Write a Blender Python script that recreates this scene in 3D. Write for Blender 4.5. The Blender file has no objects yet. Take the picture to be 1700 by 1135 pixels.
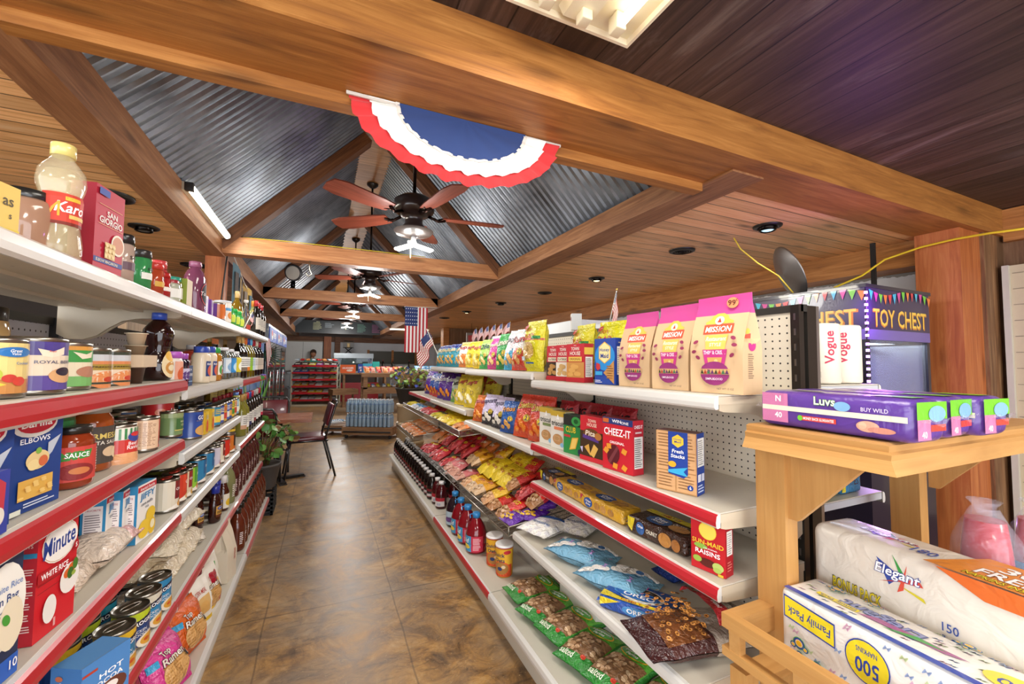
import bpy, math, random, numpy as np
from mathutils import Vector, Matrix, Euler
random.seed(7)
R = math.radians
SC = bpy.context.scene
COL = SC.collection
# ------------------------------------------------------------------ camera
CAMZ = 1.3; FPX = 696.0; YAW = R(24.25); PITCH = R(2.93); ROLL = R(-0.5)
_f = Vector((math.sin(YAW)*math.cos(PITCH), math.cos(YAW)*math.cos(PITCH), math.sin(PITCH)))
_r = Vector((math.cos(YAW), -math.sin(YAW), 0)); _u = _r.cross(_f)
_r2 = _r*math.cos(ROLL) - _u*math.sin(ROLL); _u2 = _u*math.cos(ROLL) + _r*math.sin(ROLL)
cd = bpy.data.cameras.new('camera'); cam = bpy.data.objects.new('camera', cd); COL.objects.link(cam)
m = Matrix((_r2, _u2, -_f)).transposed().to_4x4(); m.translation = (0, 0, CAMZ); cam.matrix_world = m
cd.sensor_width = 36; cd.lens = 36*FPX/1700; cd.clip_start = 0.02; cd.clip_end = 200
SC.camera = cam
def _ray(x, y): return _f + _r2*((x-850)/FPX) - _u2*((y-567.5)/FPX)
def onX(x, y, X): d = _ray(x, y); return Vector((0, 0, CAMZ)) + d*(X/d.x)
def onY(x, y, Y): d = _ray(x, y); return Vector((0, 0, CAMZ)) + d*(Y/d.y)
def onZ(x, y, Z): d = _ray(x, y); return Vector((0, 0, CAMZ)) + d*((Z-CAMZ)/d.z)
# ------------------------------------------------------------------ world, view, lights
W = bpy.data.worlds.new('world'); SC.world = W; W.use_nodes = True
W.node_tree.nodes['Background'].inputs[0].default_value = (0.90, 0.94, 1.0, 1)
W.node_tree.nodes['Background'].inputs[1].default_value = 5.5  # strong sky fill, let in where the room is left open behind the camera
SC.view_settings.view_transform = 'Standard'; SC.view_settings.look = 'None'
SC.view_settings.exposure = -0.05; SC.view_settings.gamma = 1.0; SC.view_settings.use_curve_mapping = False
try: SC.cycles.max_bounces = 8; SC.cycles.diffuse_bounces = 5; SC.cycles.sample_clamp_indirect = 4.0; SC.cycles.caustics_reflective = False; SC.cycles.caustics_refractive = False
except Exception: pass
def light(kind, name, loc, power, col=(1, 1, 1), size=0.1, size_y=None, rot=(0, 0, 0), spot=None, spread=None):
    l = bpy.data.lights.new(name, kind); l.energy = power; l.color = col
    if kind == 'AREA':
        l.shape = 'RECTANGLE'; l.size = size; l.size_y = size_y or size
        if spread: l.spread = R(spread)
    elif kind in ('POINT', 'SPOT'): l.shadow_soft_size = size
    if kind == 'SPOT': l.spot_size = R(spot or 120); l.spot_blend = .6
    o = bpy.data.objects.new(name, l); COL.objects.link(o); o.location = loc; o.rotation_euler = rot
    return o
WARM = (1, .83, .62); NEUT = (1, .95, .87)
# ceiling fluorescents: first one real, other three added unseen as fill (fixtures built below)
FLUOR = [(0.66, 0.62), (0.66, -1.2), (2.6, -0.9), (-1.4, -0.9)]
for fx, fy in FLUOR: light('AREA', 'fluorescent_light', (fx, fy, 2.29), 16 if fy > 0 else 34, NEUT, .4, .8)
light('AREA', 'tube_light', (-.70, 3.5, 2.30), 12, (1, .93, .78), .06, 1.0, (0, R(-60), 0))
for fx, fy, fz, p in ((.55, 2.9, 2.03, 46), (.5, 5.4, 2.10, 54), (.48, 7.9, 2.10, 54), (.5, 10.6, 2.10, 54), (.5, 13.2, 2.10, 60)):
    light('POINT', 'fan_light', (fx, fy, fz), p, (1, .97, .93), .16)  # no fan is built at the last lamp
DOWN = [(2.58, 1.73, 5, (.85, .93, 1)), (2.6, 3.62, 16, WARM), (2.27, 6.98, 16, WARM), (2.45, 9.6, 18, NEUT), (1.9, 12.5, 18, NEUT), (2.56, 2.43, 6, WARM), (2.55, 4.66, 10, WARM), (2.5, 5.9, 8, WARM),
        (-1.12, 1.6, 6, WARM), (-1.12, 2.97, 7, WARM), (-1.13, 4.7, 8, WARM), (-1.13, 3.56, 6, WARM), (-1.9, 1.5, 10, WARM), (-2, 4, 12, WARM), (-2, 7, 12, NEUT), (-1.9, 10, 14, NEUT)]
for x, y, p, c in DOWN: light('SPOT', 'downlight_and_fill', (x, y, 2.165), p*1.6, c, .04, rot=(0, 0, 0), spot=150)  # first three sit at lit downlights; the rest are added fill without a lamp
light('POINT', 'arcade_led_light', (2.70, 1.24, 1.62), 7, (.55, .18, 1), .06)
light('POINT', 'arcade_led_light', (2.70, 1.24, .95), 5, (.6, .3, 1), .06)
light('AREA', 'arcade_box_light', (3.05, 1.6, 1.44), 22, (.8, .9, 1), .4, .4)

# ------------------------------------------------------------------ colour helpers
def lin(c):
    if isinstance(c, str):
        c = c.lstrip('#'); c = ''.join(q*2 for q in c) if len(c) == 3 else c; c = [int(c[i:i+2], 16)/255 for i in (0, 2, 4)]
    return tuple(v/12.92 if v <= .04045 else ((v+.055)/1.055)**2.4 for v in c[:3])
# ------------------------------------------------------------------ node helpers
class NB:
    def __init__(s, name):
        s.m = bpy.data.materials.new(name); s.m.use_nodes = True; s.t = s.m.node_tree; s.N = s.t.nodes; s.L = s.t.links
        s.b = s.N['Principled BSDF']
    def n(s, typ, **kw):
        o = s.N.new(typ)
        for k, v in kw.items():
            if k.startswith('i_'):
                key = k[2:]; key = int(key) if key.isdigit() else key
                s.put(o.inputs[key], v)
            else: setattr(o, k, v)
        return o
    def put(s, inp, v):
        if isinstance(v, bpy.types.NodeSocket): s.L.new(v, inp)
        elif isinstance(v, bpy.types.Node): s.L.new(v.outputs[0], inp)
        else:
            if hasattr(inp.default_value, '__len__') and len(inp.default_value) == 4 and len(v) == 3: v = (*v, 1)
            inp.default_value = v
    def math(s, op, a, b=0.0, c=None, clamp=False):
        o = s.N.new('ShaderNodeMath'); o.operation = op; o.use_clamp = clamp
        s.put(o.inputs[0], a); s.put(o.inputs[1], b)
        if c is not None: s.put(o.inputs[2], c)
        return o.outputs[0]
    def mix(s, f, a, b, typ='MIX'):
        o = s.N.new('ShaderNodeMix'); o.data_type = 'RGBA'; o.blend_type = typ
        s.put(o.inputs[0], f); s.put(o.inputs[6], a); s.put(o.inputs[7], b); return o.outputs[2]
    def ramp(s, f, stops):
        o = s.N.new('ShaderNodeValToRGB'); s.put(o.inputs[0], f); e = o.color_ramp.elements
        while len(e) < len(stops): e.new(0.5)
        for q, (p, c) in zip(e, stops): q.position = p; q.color = (*c, 1) if len(c) == 3 else c
        return o.outputs[0]
    def coords(s): return s.n('ShaderNodeTexCoord').outputs['Object']
    def xyz(s, v):
        o = s.n('ShaderNodeSeparateXYZ', i_0=v); return o.outputs
    def comb(s, x, y, z):
        o = s.N.new('ShaderNodeCombineXYZ')
        for i, v in enumerate((x, y, z)): s.put(o.inputs[i], v)
        return o.outputs[0]
    def noise(s, v, scale=5, detail=4, rough=.6, dist=0.0):
        return s.n('ShaderNodeTexNoise', i_Vector=v, i_Scale=scale, i_Detail=detail, i_Roughness=rough, i_Distortion=dist).outputs[0]
    def bump(s, h, strength=.3, dist=.01):
        o = s.n('ShaderNodeBump', i_Height=h, i_Strength=strength, i_Distance=dist); s.L.new(o.outputs[0], s.b.inputs['Normal'])
    def set(s, **kw):
        for k, v in kw.items(): s.put(s.b.inputs[k.replace('_', ' ')], v)
        return s.m
# one material per surface kind; the printed colour sits in the attribute Col
MATS = {}
def kindmat(k):
    if k in MATS: return MATS[k]
    nb = NB(k); a = nb.n('ShaderNodeAttribute', attribute_name='Col').outputs[0]
    if k == 'paper': nb.set(Base_Color=a, Roughness=.55, Specular_IOR_Level=.35)
    elif k == 'gloss': nb.set(Base_Color=a, Roughness=.28, Coat_Weight=.25)
    elif k == 'film':
        v = nb.coords(); h = nb.noise(v, 26, 3, .5, 1.2); h2 = nb.noise(v, 90, 2, .5, .5)
        nb.set(Base_Color=a, Roughness=.20, Specular_IOR_Level=.65)
        nb.bump(nb.math('ADD', h, nb.math('MULTIPLY', h2, .25)), .7, .025)
    elif k == 'clearfilm':
        v = nb.coords(); h = nb.noise(v, 30, 3, .5, 1.5)
        nb.set(Base_Color=a, Roughness=.12, Alpha=.16, Specular_IOR_Level=.8); nb.bump(h, .8, .02)
    elif k == 'metal': nb.set(Base_Color=a, Metallic=1, Roughness=.28)
    elif k == 'steel':
        v = nb.coords(); nb.set(Base_Color=a, Metallic=.85, Roughness=nb.math('MULTIPLY_ADD', nb.noise(v, 8, 4), .3, .25))
    elif k == 'glass': nb.set(Base_Color=a, Roughness=.04, Transmission_Weight=.92, IOR=1.33)
    elif k == 'softfilm': nb.set(Base_Color=a, Roughness=.3, Coat_Weight=.3); nb.bump(nb.noise(nb.coords(), 16, 3, .5, 1.0), .3, .02)
    elif k == 'clearplastic': nb.set(Base_Color=a, Roughness=.06, Alpha=.30, Coat_Weight=1.0)
    elif k == 'liquid': nb.set(Base_Color=a, Roughness=.1, Coat_Weight=.6, Coat_Roughness=.05, Transmission_Weight=.25, IOR=1.35)
    elif k == 'cloth':
        v = nb.coords(); h = nb.noise(v, 400, 2); nb.set(Base_Color=a, Roughness=.85, Sheen_Weight=.2); nb.bump(h, .1, .002)
    elif k == 'granule':
        v = nb.coords(); h = nb.n('ShaderNodeTexVoronoi', i_Vector=v, i_Scale=70).outputs[0]
        c = nb.mix(nb.math('MULTIPLY', h, 1.1, clamp=True), a, (0.0, 0.0, 0.0), 'MIX'); c2 = nb.mix(.75, c, a)
        nb.set(Base_Color=c2, Roughness=.5); nb.bump(h, .6, .01)
    elif k == 'glow':
        nb.set(Base_Color=a, Roughness=.5, Emission_Color=a, Emission_Strength=6.0)
    elif k == 'glowsoft': nb.set(Base_Color=a, Roughness=.4, Emission_Color=a, Emission_Strength=1.2)
    elif k == 'paint':
        v = nb.coords(); n1 = nb.noise(v, 9, 5, .65); w = nb.ramp(n1, [(0.0, (.82,)*3), (.45, (.96,)*3), (1, (1, 1, 1))])
        sp = nb.ramp(nb.noise(v, 55, 3, .6), [(0.0, (.5, .45, .4)), (.23, (.6, .55, .5)), (.27, (1, 1, 1))])
        nb.set(Base_Color=nb.mix(1.0, nb.mix(1.0, a, w, 'MULTIPLY'), sp, 'MULTIPLY'), Roughness=.42)
    elif k == 'leaf': nb.set(Base_Color=a, Roughness=.45, Subsurface_Weight=0.0)
    elif k == 'rubber': nb.set(Base_Color=a, Roughness=.6)
    elif k == 'skin': nb.set(Base_Color=a, Roughness=.5)
    MATS[k] = nb.m; return nb.m

# ------------------------------------------------------------------ procedural surfaces
def wood_mat(name, ax, c0, c1, c2, rough=.5, plank=None, across='y', scale=1.0, knots=.5, groove=.025, vary=.35, gdark=.25, stain=None):
    nb = NB(name); X = nb.xyz(nb.coords()); d = {'x': X[0], 'y': X[1], 'z': X[2]}
    others = [k for k in 'xyz' if k != ax]
    al = d[ax]; seed = 0.0
    if plank:
        p = nb.math('DIVIDE', d[across], plank); idx = nb.math('FLOOR', p); fr = nb.math('FRACT', p)
        wn = nb.n('ShaderNodeTexWhiteNoise', noise_dimensions='1D', i_W=idx).outputs[0]
        seed = nb.math('MULTIPLY', wn, 53.0)
    a2 = nb.math('ADD', al, seed)
    v = nb.comb(nb.math('MULTIPLY', a2, 1.3*scale), nb.math('MULTIPLY', d[others[0]], 16*scale), nb.math('MULTIPLY', d[others[1]], 16*scale))
    g = nb.noise(v, 1.6, 6, .62, 1.1)
    v2 = nb.comb(nb.math('MULTIPLY', a2, 3*scale), nb.math('MULTIPLY', d[others[0]], 130*scale), nb.math('MULTIPLY', d[others[1]], 130*scale))
    g2 = nb.noise(v2, 1.0, 3, .5, .3)
    c = nb.ramp(nb.math('ADD', nb.math('MULTIPLY', g, .8), nb.math('MULTIPLY', g2, .22)), [(.28, c0), (.5, c1), (.72, c2)])
    if knots:
        vk = nb.comb(nb.math('MULTIPLY', a2, 1.9), nb.math('MULTIPLY', d[others[0]], 7.5), nb.math('MULTIPLY', d[others[1]], 7.5))
        vo = nb.n('ShaderNodeTexVoronoi', i_Vector=vk, i_Scale=1.0).outputs[0]
        k = nb.ramp(vo, [(.05, (1,)*3), (.13, (.55,)*3), (.22, (0,)*3)])
        c = nb.mix(nb.math('MULTIPLY', nb.math('MULTIPLY', k, knots), 1.0, clamp=True), c, tuple(x*.28 for x in c0))
    if stain:
        s1 = nb.noise(nb.comb(nb.math('MULTIPLY', a2, .9), nb.math('MULTIPLY', d[others[0]], 5), nb.math('MULTIPLY', d[others[1]], 5)), 1.5, 5, .7, .8)
        c = nb.mix(nb.math('MULTIPLY', nb.ramp(s1, [(.55, (0,)*3), (.75, (1,)*3)]), .55), c, stain)
    if plank:
        c = nb.mix(1.0, c, nb.ramp(wn, [(0, (1-vary,)*3), (1, (1.0+vary*.3,)*3)]), 'MULTIPLY')
        gm = nb.math('LESS_THAN', fr, groove)
        c = nb.mix(nb.math('MULTIPLY', gm, 1-gdark), c, tuple(x*.12 for x in c0))
        nb.bump(nb.math('SUBTRACT', nb.math('MULTIPLY', g2, .2), gm), .5, .01)
    else: nb.bump(g2, .25, .004)
    nb.set(Base_Color=c, Roughness=rough, Specular_IOR_Level=.4)
    return nb.m
PINE = wood_mat('pine_ceiling_planks', 'x', lin('#c08a4e'), lin('#efb67a'), lin('#fad09c'), .38, plank=.11, across='y', knots=.85, vary=.22, groove=.06, gdark=.1)
DARKP = wood_mat('dark_stained_planks', 'y', lin('#2c211e'), lin('#47362f'), lin('#655046'), .5, scale=.6, plank=.17, across='x', knots=.25, vary=.45, groove=.035, gdark=.1, stain=lin('#8d8078'))
BEAMX = wood_mat('cedar_beam_across', 'x', lin('#774722'), lin('#a0672f'), lin('#bd8344'), .5, knots=.6)
BEAMY = wood_mat('cedar_beam_along', 'y', lin('#6a4329'), lin('#8f613f'), lin('#ae8058'), .5, knots=.6)
BEAMO = wood_mat('cedar_header', 'y', lin('#7a4a26'), lin('#ad7238'), lin('#c98d50'), .5, knots=.6)
TIEX = wood_mat('cedar_tie_beam', 'x', lin('#84502e'), lin('#ab7247'), lin('#c8925f'), .5, knots=.7)
POSTZ = wood_mat('cedar_post', 'z', lin('#8a4520'), lin('#ab5f30'), lin('#c17a45'), .5, knots=.6)
RAFT = wood_mat('rafter_wood', 'x', lin('#4a2c1a'), lin('#6e4429'), lin('#8a5c3b'), .6, knots=.4)
BOARDZ = wood_mat('old_vertical_boards', 'z', lin('#4f3420'), lin('#7d5636'), lin('#a3815c'), .6, plank=.11, across='x', knots=.5, vary=.5)
PANELZ = wood_mat('tan_wood_panel', 'z', lin('#7f6447'), lin('#9c7f5f'), lin('#b39873'), .55, plank=.09, across='y', knots=.2, vary=.25)
PANELX = wood_mat('brown_wood_panel', 'z', lin('#5c4028'), lin('#7a583a'), lin('#967250'), .55, plank=.12, across='x', knots=.3, vary=.3)
OAK = wood_mat('light_oak', 'y', lin('#ab7b44'), lin('#bb8b50'), lin('#c6985c'), .4, knots=0, scale=.8)
OAKZ = wood_mat('light_oak_upright', 'z', lin('#ab7b44'), lin('#bb8b50'), lin('#c6985c'), .4, knots=0, scale=.8)
OAKX = wood_mat('light_oak_across', 'x', lin('#a97a45'), lin('#ba8b52'), lin('#c5985e'), .4, knots=0, scale=.8)
BROWNW = wood_mat('crate_wood', 'x', lin('#6a4a30'), lin('#8c6848'), lin('#a68260'), .6, knots=.3)
TABLEW = wood_mat('laminate_table', 'x', lin('#7c4a34'), lin('#9a6248'), lin('#b07a5c'), .25, knots=0)
FANW = wood_mat('fan_blade_wood', 'x', lin('#4a1f15'), lin('#6b3122'), lin('#834333'), .35, knots=0)
def floor_mat():
    nb = NB('stained_concrete'); v = nb.coords(); X = nb.xyz(v)
    a = nb.noise(v, 1.1, 6, .7, .6); b = nb.noise(v, 5.0, 7, .72, 1.2); c3 = nb.noise(nb.comb(nb.math('MULTIPLY', X[0], 3), nb.math('MULTIPLY', X[1], 9), 0.0), 1.6, 6, .75, 1.5)
    c = nb.ramp(b, [(.30, lin('#4a3724')), (.44, lin('#876339')), (.56, lin('#b08447')), (.72, lin('#c9a878'))])
    c = nb.mix(nb.ramp(a, [(.4, (0,)*3), (.62, (.75,)*3)]), c, lin('#8d8070'))
    c = nb.mix(nb.ramp(c3, [(.52, (0,)*3), (.66, (.5,)*3)]), c, lin('#4c3c2e'))
    sc = nb.ramp(nb.noise(nb.comb(nb.math('MULTIPLY', X[0], 14), nb.math('MULTIPLY', X[1], 26), 0.0), 1.8, 4, .7, 2.5), [(.62, (0,)*3), (.66, (.75,)*3)])
    c = nb.mix(sc, c, lin('#b49a70'))
    def joint(co, w, off):
        f = nb.math('FRACT', nb.math('ADD', nb.math('DIVIDE', nb.math('ADD', co, nb.math('MULTIPLY', nb.noise(v, 1.5, 2), .03)), w), off)); return nb.math('LESS_THAN', f, .012)
    j = nb.math('MAXIMUM', joint(X[0], .62, .35), joint(X[1], .9, .2))
    c = nb.mix(nb.math('MULTIPLY', j, .45), c, lin('#3b2c20'))
    nb.set(Base_Color=c, Roughness=nb.math('MULTIPLY_ADD', b, .3, .22), Specular_IOR_Level=.45); nb.bump(nb.math('ADD', b, nb.math('MULTIPLY', sc, .1)), .12, .01); return nb.m
FLOOR = floor_mat()
def peg_mat(name, base):
    nb = NB(name); X = nb.xyz(nb.coords()); P = .0254
    fy = nb.math('SUBTRACT', nb.math('FRACT', nb.math('DIVIDE', X[1], P)), .5); fz = nb.math('SUBTRACT', nb.math('FRACT', nb.math('DIVIDE', X[2], P)), .5)
    r2 = nb.math('ADD', nb.math('MULTIPLY', fy, fy), nb.math('MULTIPLY', fz, fz)); h = nb.math('LESS_THAN', r2, .016)
    c = nb.mix(h, base, (.01, .008, .006)); nb.set(Base_Color=c, Roughness=.55); nb.bump(nb.math('SUBTRACT', 1.0, h), .4, .004); return nb.m
PEG = peg_mat('pegboard_cream', lin('#d9d0bd')); PEGL = peg_mat('pegboard_grey', lin('#bfc0c4'))
def roof_mat():
    nb = NB('galvanised_roofing'); v = nb.coords(); n = nb.noise(v, 2.5, 5, .6, .8)
    nb.set(Base_Color=nb.ramp(n, [(.3, lin('#646a72')), (.7, lin('#989ea6'))]), Metallic=.75, Roughness=nb.math('MULTIPLY_ADD', n, .25, .26)); return nb.m
ROOF = roof_mat()
def wall_mat(name, c1, c2, block=False):
    nb = NB(name); v = nb.coords(); X = nb.xyz(v); n = nb.noise(v, 1.2, 5, .6)
    c = nb.ramp(n, [(.3, c1), (.7, c2)])
    if block:
        edge = nb.math('ADD', 1.94, nb.math('MULTIPLY', nb.noise(v, 4, 4, .7), .12)); up = nb.math('GREATER_THAN', X[2], edge)
        c = nb.mix(up, c, lin('#8f8b84'))
        j = nb.math('MAXIMUM', nb.math('LESS_THAN', nb.math('FRACT', nb.math('DIVIDE', X[1], .4)), .02), nb.math('LESS_THAN', nb.math('FRACT', nb.math('DIVIDE', X[2], .2)), .03))
        c = nb.mix(nb.math('MULTIPLY', j, .35), c, lin('#77736c'))
    nb.set(Base_Color=c, Roughness=.7); return nb.m
WALLW = wall_mat('white_wall_paint', lin('#c4c6ca'), lin('#d4d6da')); BLOCK = wall_mat('painted_block', lin('#cfd0d0'), lin('#dddddd'), True)
WALLD = wall_mat('dark_wall_paint', lin('#4b4340'), lin('#5a504a'))

# ------------------------------------------------------------------ mesh builder
class MB:
    def __init__(s): s.v = []; s.f = []; s.k = []; s.c = []; s.sm = []; s.kinds = []
    def face(s, idx, col, kind, smooth=False):
        s.f.append(idx)
        if kind not in s.kinds: s.kinds.append(kind)
        s.k.append(s.kinds.index(kind)); s.c.append(col if not isinstance(col, str) else lin(col)); s.sm.append(smooth)
    def add(s, verts, faces, col, kind='paper', smooth=False):
        b = len(s.v); s.v += [tuple(p) for p in verts]
        col = lin(col) if isinstance(col, str) else col
        for f in faces: s.face([b+i for i in f], col, kind, smooth)
        return s
    def box(s, x0, y0, z0, x1, y1, z1, col, kind='paper', cols=None):
        v = [(x0, y0, z0), (x1, y0, z0), (x1, y1, z0), (x0, y1, z0), (x0, y0, z1), (x1, y0, z1), (x1, y1, z1), (x0, y1, z1)]
        F = [(0, 1, 5, 4), (1, 2, 6, 5), (2, 3, 7, 6), (3, 0, 4, 7), (4, 5, 6, 7), (3, 2, 1, 0)]   # front right back left top bottom
        b = len(s.v); s.v += v
        for i, f in enumerate(F): s.face([b+q for q in f], (cols[i] if cols and i < len(cols) and cols[i] else col), kind)
        return s
    def rbox(s, x0, y0, z0, x1, y1, z1, r, col, kind='paper', n=3):     # rounded box
        P = []; cx, cy, cz = (x0+x1)/2, (y0+y1)/2, (z0+z1)/2
        import bmesh
        bm = bmesh.new(); bmesh.ops.create_cube(bm, size=1)
        for q in bm.verts: q.co = Vector((cx+q.co.x*(x1-x0), cy+q.co.y*(y1-y0), cz+q.co.z*(z1-z0)))
        bmesh.ops.bevel(bm, geom=bm.edges[:], offset=r, segments=n, profile=.5, affect='EDGES')
        bm.verts.index_update(); s.add([q.co[:] for q in bm.verts], [[q.index for q in f.verts] for f in bm.faces], col, kind, True); bm.free(); return s
    def grid(s, fn, nu, nv, col, kind='paper', smooth=True, wrap=False, flip=False):
        b = len(s.v)
        for j in range(nv+1):
            for i in range(nu+(0 if wrap else 1)): s.v.append(tuple(fn(i/nu, j/nv)))
        w = nu if wrap else nu+1
        for j in range(nv):
            for i in range(nu):
                i2 = (i+1) % w if wrap else i+1
                q = [b+j*w+i, b+j*w+i2, b+(j+1)*w+i2, b+(j+1)*w+i]
                if flip: q.reverse()
                cc = col((i+.5)/nu, (j+.5)/nv) if callable(col) else col
                s.face(q, cc, kind if not callable(kind) else kind((i+.5)/nu, (j+.5)/nv), smooth)
        return s
    def lathe(s, prof, n=20, col='#ffffff', kind='gloss', cx=0, cy=0, cap=True, sx=1, sy=1, smooth=True):
        # prof: (r, z[, col[, kind]]) ; colour given at the start of each band
        b = len(s.v)
        for p in prof:
            for i in range(n):
                a = 2*math.pi*i/n; s.v.append((cx+p[0]*math.cos(a)*sx, cy+p[0]*math.sin(a)*sy, p[1]))
        for j in range(len(prof)-1):
            p = prof[j]; cc = p[2] if len(p) > 2 and p[2] else col; kk = p[3] if len(p) > 3 else kind
            for i in range(n):
                i2 = (i+1) % n; s.face([b+j*n+i, b+j*n+i2, b+(j+1)*n+i2, b+(j+1)*n+i], cc, kk, smooth)
        if cap:
            s.face([b+i for i in range(n)][::-1], prof[0][2] if len(prof[0]) > 2 and prof[0][2] else col, kind)
            k = (len(prof)-1)*n; p = prof[-1]
            s.face([b+k+i for i in range(n)], p[2] if len(p) > 2 and p[2] else col, p[3] if len(p) > 3 else kind)
        return s
    def tube(s, pts, r, col, kind='metal', n=8, r2=None):
        pts = [Vector(p) for p in pts]; b = len(s.v); N = len(pts); prev = None
        for i, p in enumerate(pts):
            t = (pts[min(i+1, N-1)] - pts[max(i-1, 0)]).normalized()
            if prev is None: a = t.orthogonal().normalized()
            else:
                a = prev - t*prev.dot(t); a = a.normalized() if a.length > 1e-6 else t.orthogonal().normalized()
            prev = a; bb = t.cross(a); rr = r if r2 is None else r+(r2-r)*i/(N-1)
            for j in range(n):
                q = 2*math.pi*j/n; s.v.append(tuple(p + a*math.cos(q)*rr + bb*math.sin(q)*rr))
        for i in range(N-1):
            for j in range(n):
                j2 = (j+1) % n; s.face([b+i*n+j, b+i*n+j2, b+(i+1)*n+j2, b+(i+1)*n+j], col, kind, True)
        s.face([b+j for j in range(n)][::-1], col, kind); s.face([b+(N-1)*n+j for j in range(n)], col, kind); return s
    def prism(s, poly, a0, a1, axis, col, kind='paint'):       # poly in the two other axes, extruded along axis
        def P(p, a): return {'x': (a, p[0], p[1]), 'y': (p[0], a, p[1]), 'z': (p[0], p[1], a)}[axis]
        n = len(poly); v = [P(p, a0) for p in poly]+[P(p, a1) for p in poly]
        s.add(v, [[i, (i+1) % n, n+(i+1) % n, n+i] for i in range(n)]+[list(range(n))[::-1], list(range(n, 2*n))], col, kind); return s
    def xf(s, M, start=0):
        for i in range(start, len(s.v)): s.v[i] = tuple(M @ Vector(s.v[i]))
        return s
    def build(s, name, parent=None, mats=None, loc=None, rot=None):
        me = bpy.data.meshes.new(name); me.from_pydata(s.v, [], s.f); 
        for k in s.kinds: me.materials.append(mats[k] if mats and k in mats else kindmat(k))
        me.polygons.foreach_set('material_index', s.k); me.polygons.foreach_set('use_smooth', s.sm)
        at = me.color_attributes.new('Col', 'FLOAT_COLOR', 'CORNER')
        arr = np.ones((len(me.loops), 4), dtype=np.float32); k = 0
        cc = [lin(c) if isinstance(c, str) else c for c in s.c]
        ln = [len(f) for f in s.f]; arr[:, :3] = np.repeat(np.array(cc, dtype=np.float32), ln, axis=0)
        at.data.foreach_set('color', arr.ravel()); me.update()
        o = bpy.data.objects.new(name, me); COL.objects.link(o)
        if parent: o.parent = parent
        if loc is not None: o.location = loc
        if rot is not None: o.rotation_euler = rot if hasattr(rot, '__len__') else (0, 0, rot)
        return o
def smat(mb, name, mat, **kw):      # build with every kind replaced by one material
    return mb.build(name, mats={k: mat for k in mb.kinds}, **kw)
def tag(o, label, cat, group=None, kind=None):
    o['label'] = label; o['category'] = cat
    if group: o['group'] = group
    if kind: o['kind'] = kind
    return o
ORD = ('first', 'second', 'third', 'fourth', 'fifth', 'sixth', 'seventh', 'eighth', 'ninth', 'tenth', 'eleventh', 'twelfth', 'thirteenth', 'fourteenth', 'fifteenth', 'sixteenth', 'seventeenth', 'eighteenth', 'nineteenth')
def struct(o): o['kind'] = 'structure'; return o
def empty(name, loc=(0, 0, 0), rz=0):
    o = bpy.data.objects.new(name, None); o.empty_display_size = .05; COL.objects.link(o); o.location = loc; o.rotation_euler = (0, 0, rz); return o
def kids(o): return [c for c in ALLKIDS.get(o.name, [])]
def dup(o, loc, rot=None, label=None, group=None, cat=None, scale=None):
    c = o.copy(); COL.objects.link(c); c.parent = None; c.location = loc
    if rot is not None: c.rotation_euler = rot if hasattr(rot, '__len__') else (0, 0, rot)
    if scale is not None: c.scale = scale if hasattr(scale, '__len__') else (scale,)*3
    for ch in o.children:
        d = ch.copy(); COL.objects.link(d); d.parent = c
        for g in ch.children:
            e = g.copy(); COL.objects.link(e); e.parent = d
    if label: c['label'] = label
    if group: c['group'] = group
    if cat: c['category'] = cat
    return c

# ------------------------------------------------------------------ printing on surfaces
TXT = {}
def text_mesh(t, bold=0.0):
    bold = min(bold, .045)
    key = (t, bold)
    if key not in TXT:
        cu = bpy.data.curves.new('t', 'FONT'); cu.body = t; cu.resolution_u = 2; cu.offset = bold; cu.fill_mode = 'FRONT'
        o = bpy.data.objects.new('t', cu); COL.objects.link(o); dg = bpy.context.evaluated_depsgraph_get(); me = o.evaluated_get(dg).to_mesh()
        v = [tuple(p.co[:2]) for p in me.vertices]; f = [list(p.vertices) for p in me.polygons]
        o.evaluated_get(dg).to_mesh_clear(); COL.objects.unlink(o); bpy.data.objects.remove(o); bpy.data.curves.remove(cu)
        if v:
            xs = [p[0] for p in v]; ys = [p[1] for p in v]; x0, x1 = min(xs), max(xs); y0, y1 = min(ys), max(ys)
            v = [((p[0]-x0)/(x1-x0), (p[1]-y0)/(y1-y0)) for p in v]; asp = (x1-x0)/(y1-y0)
        else: asp = 1
        TXT[key] = (v, f, asp)
    return TXT[key]
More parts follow.
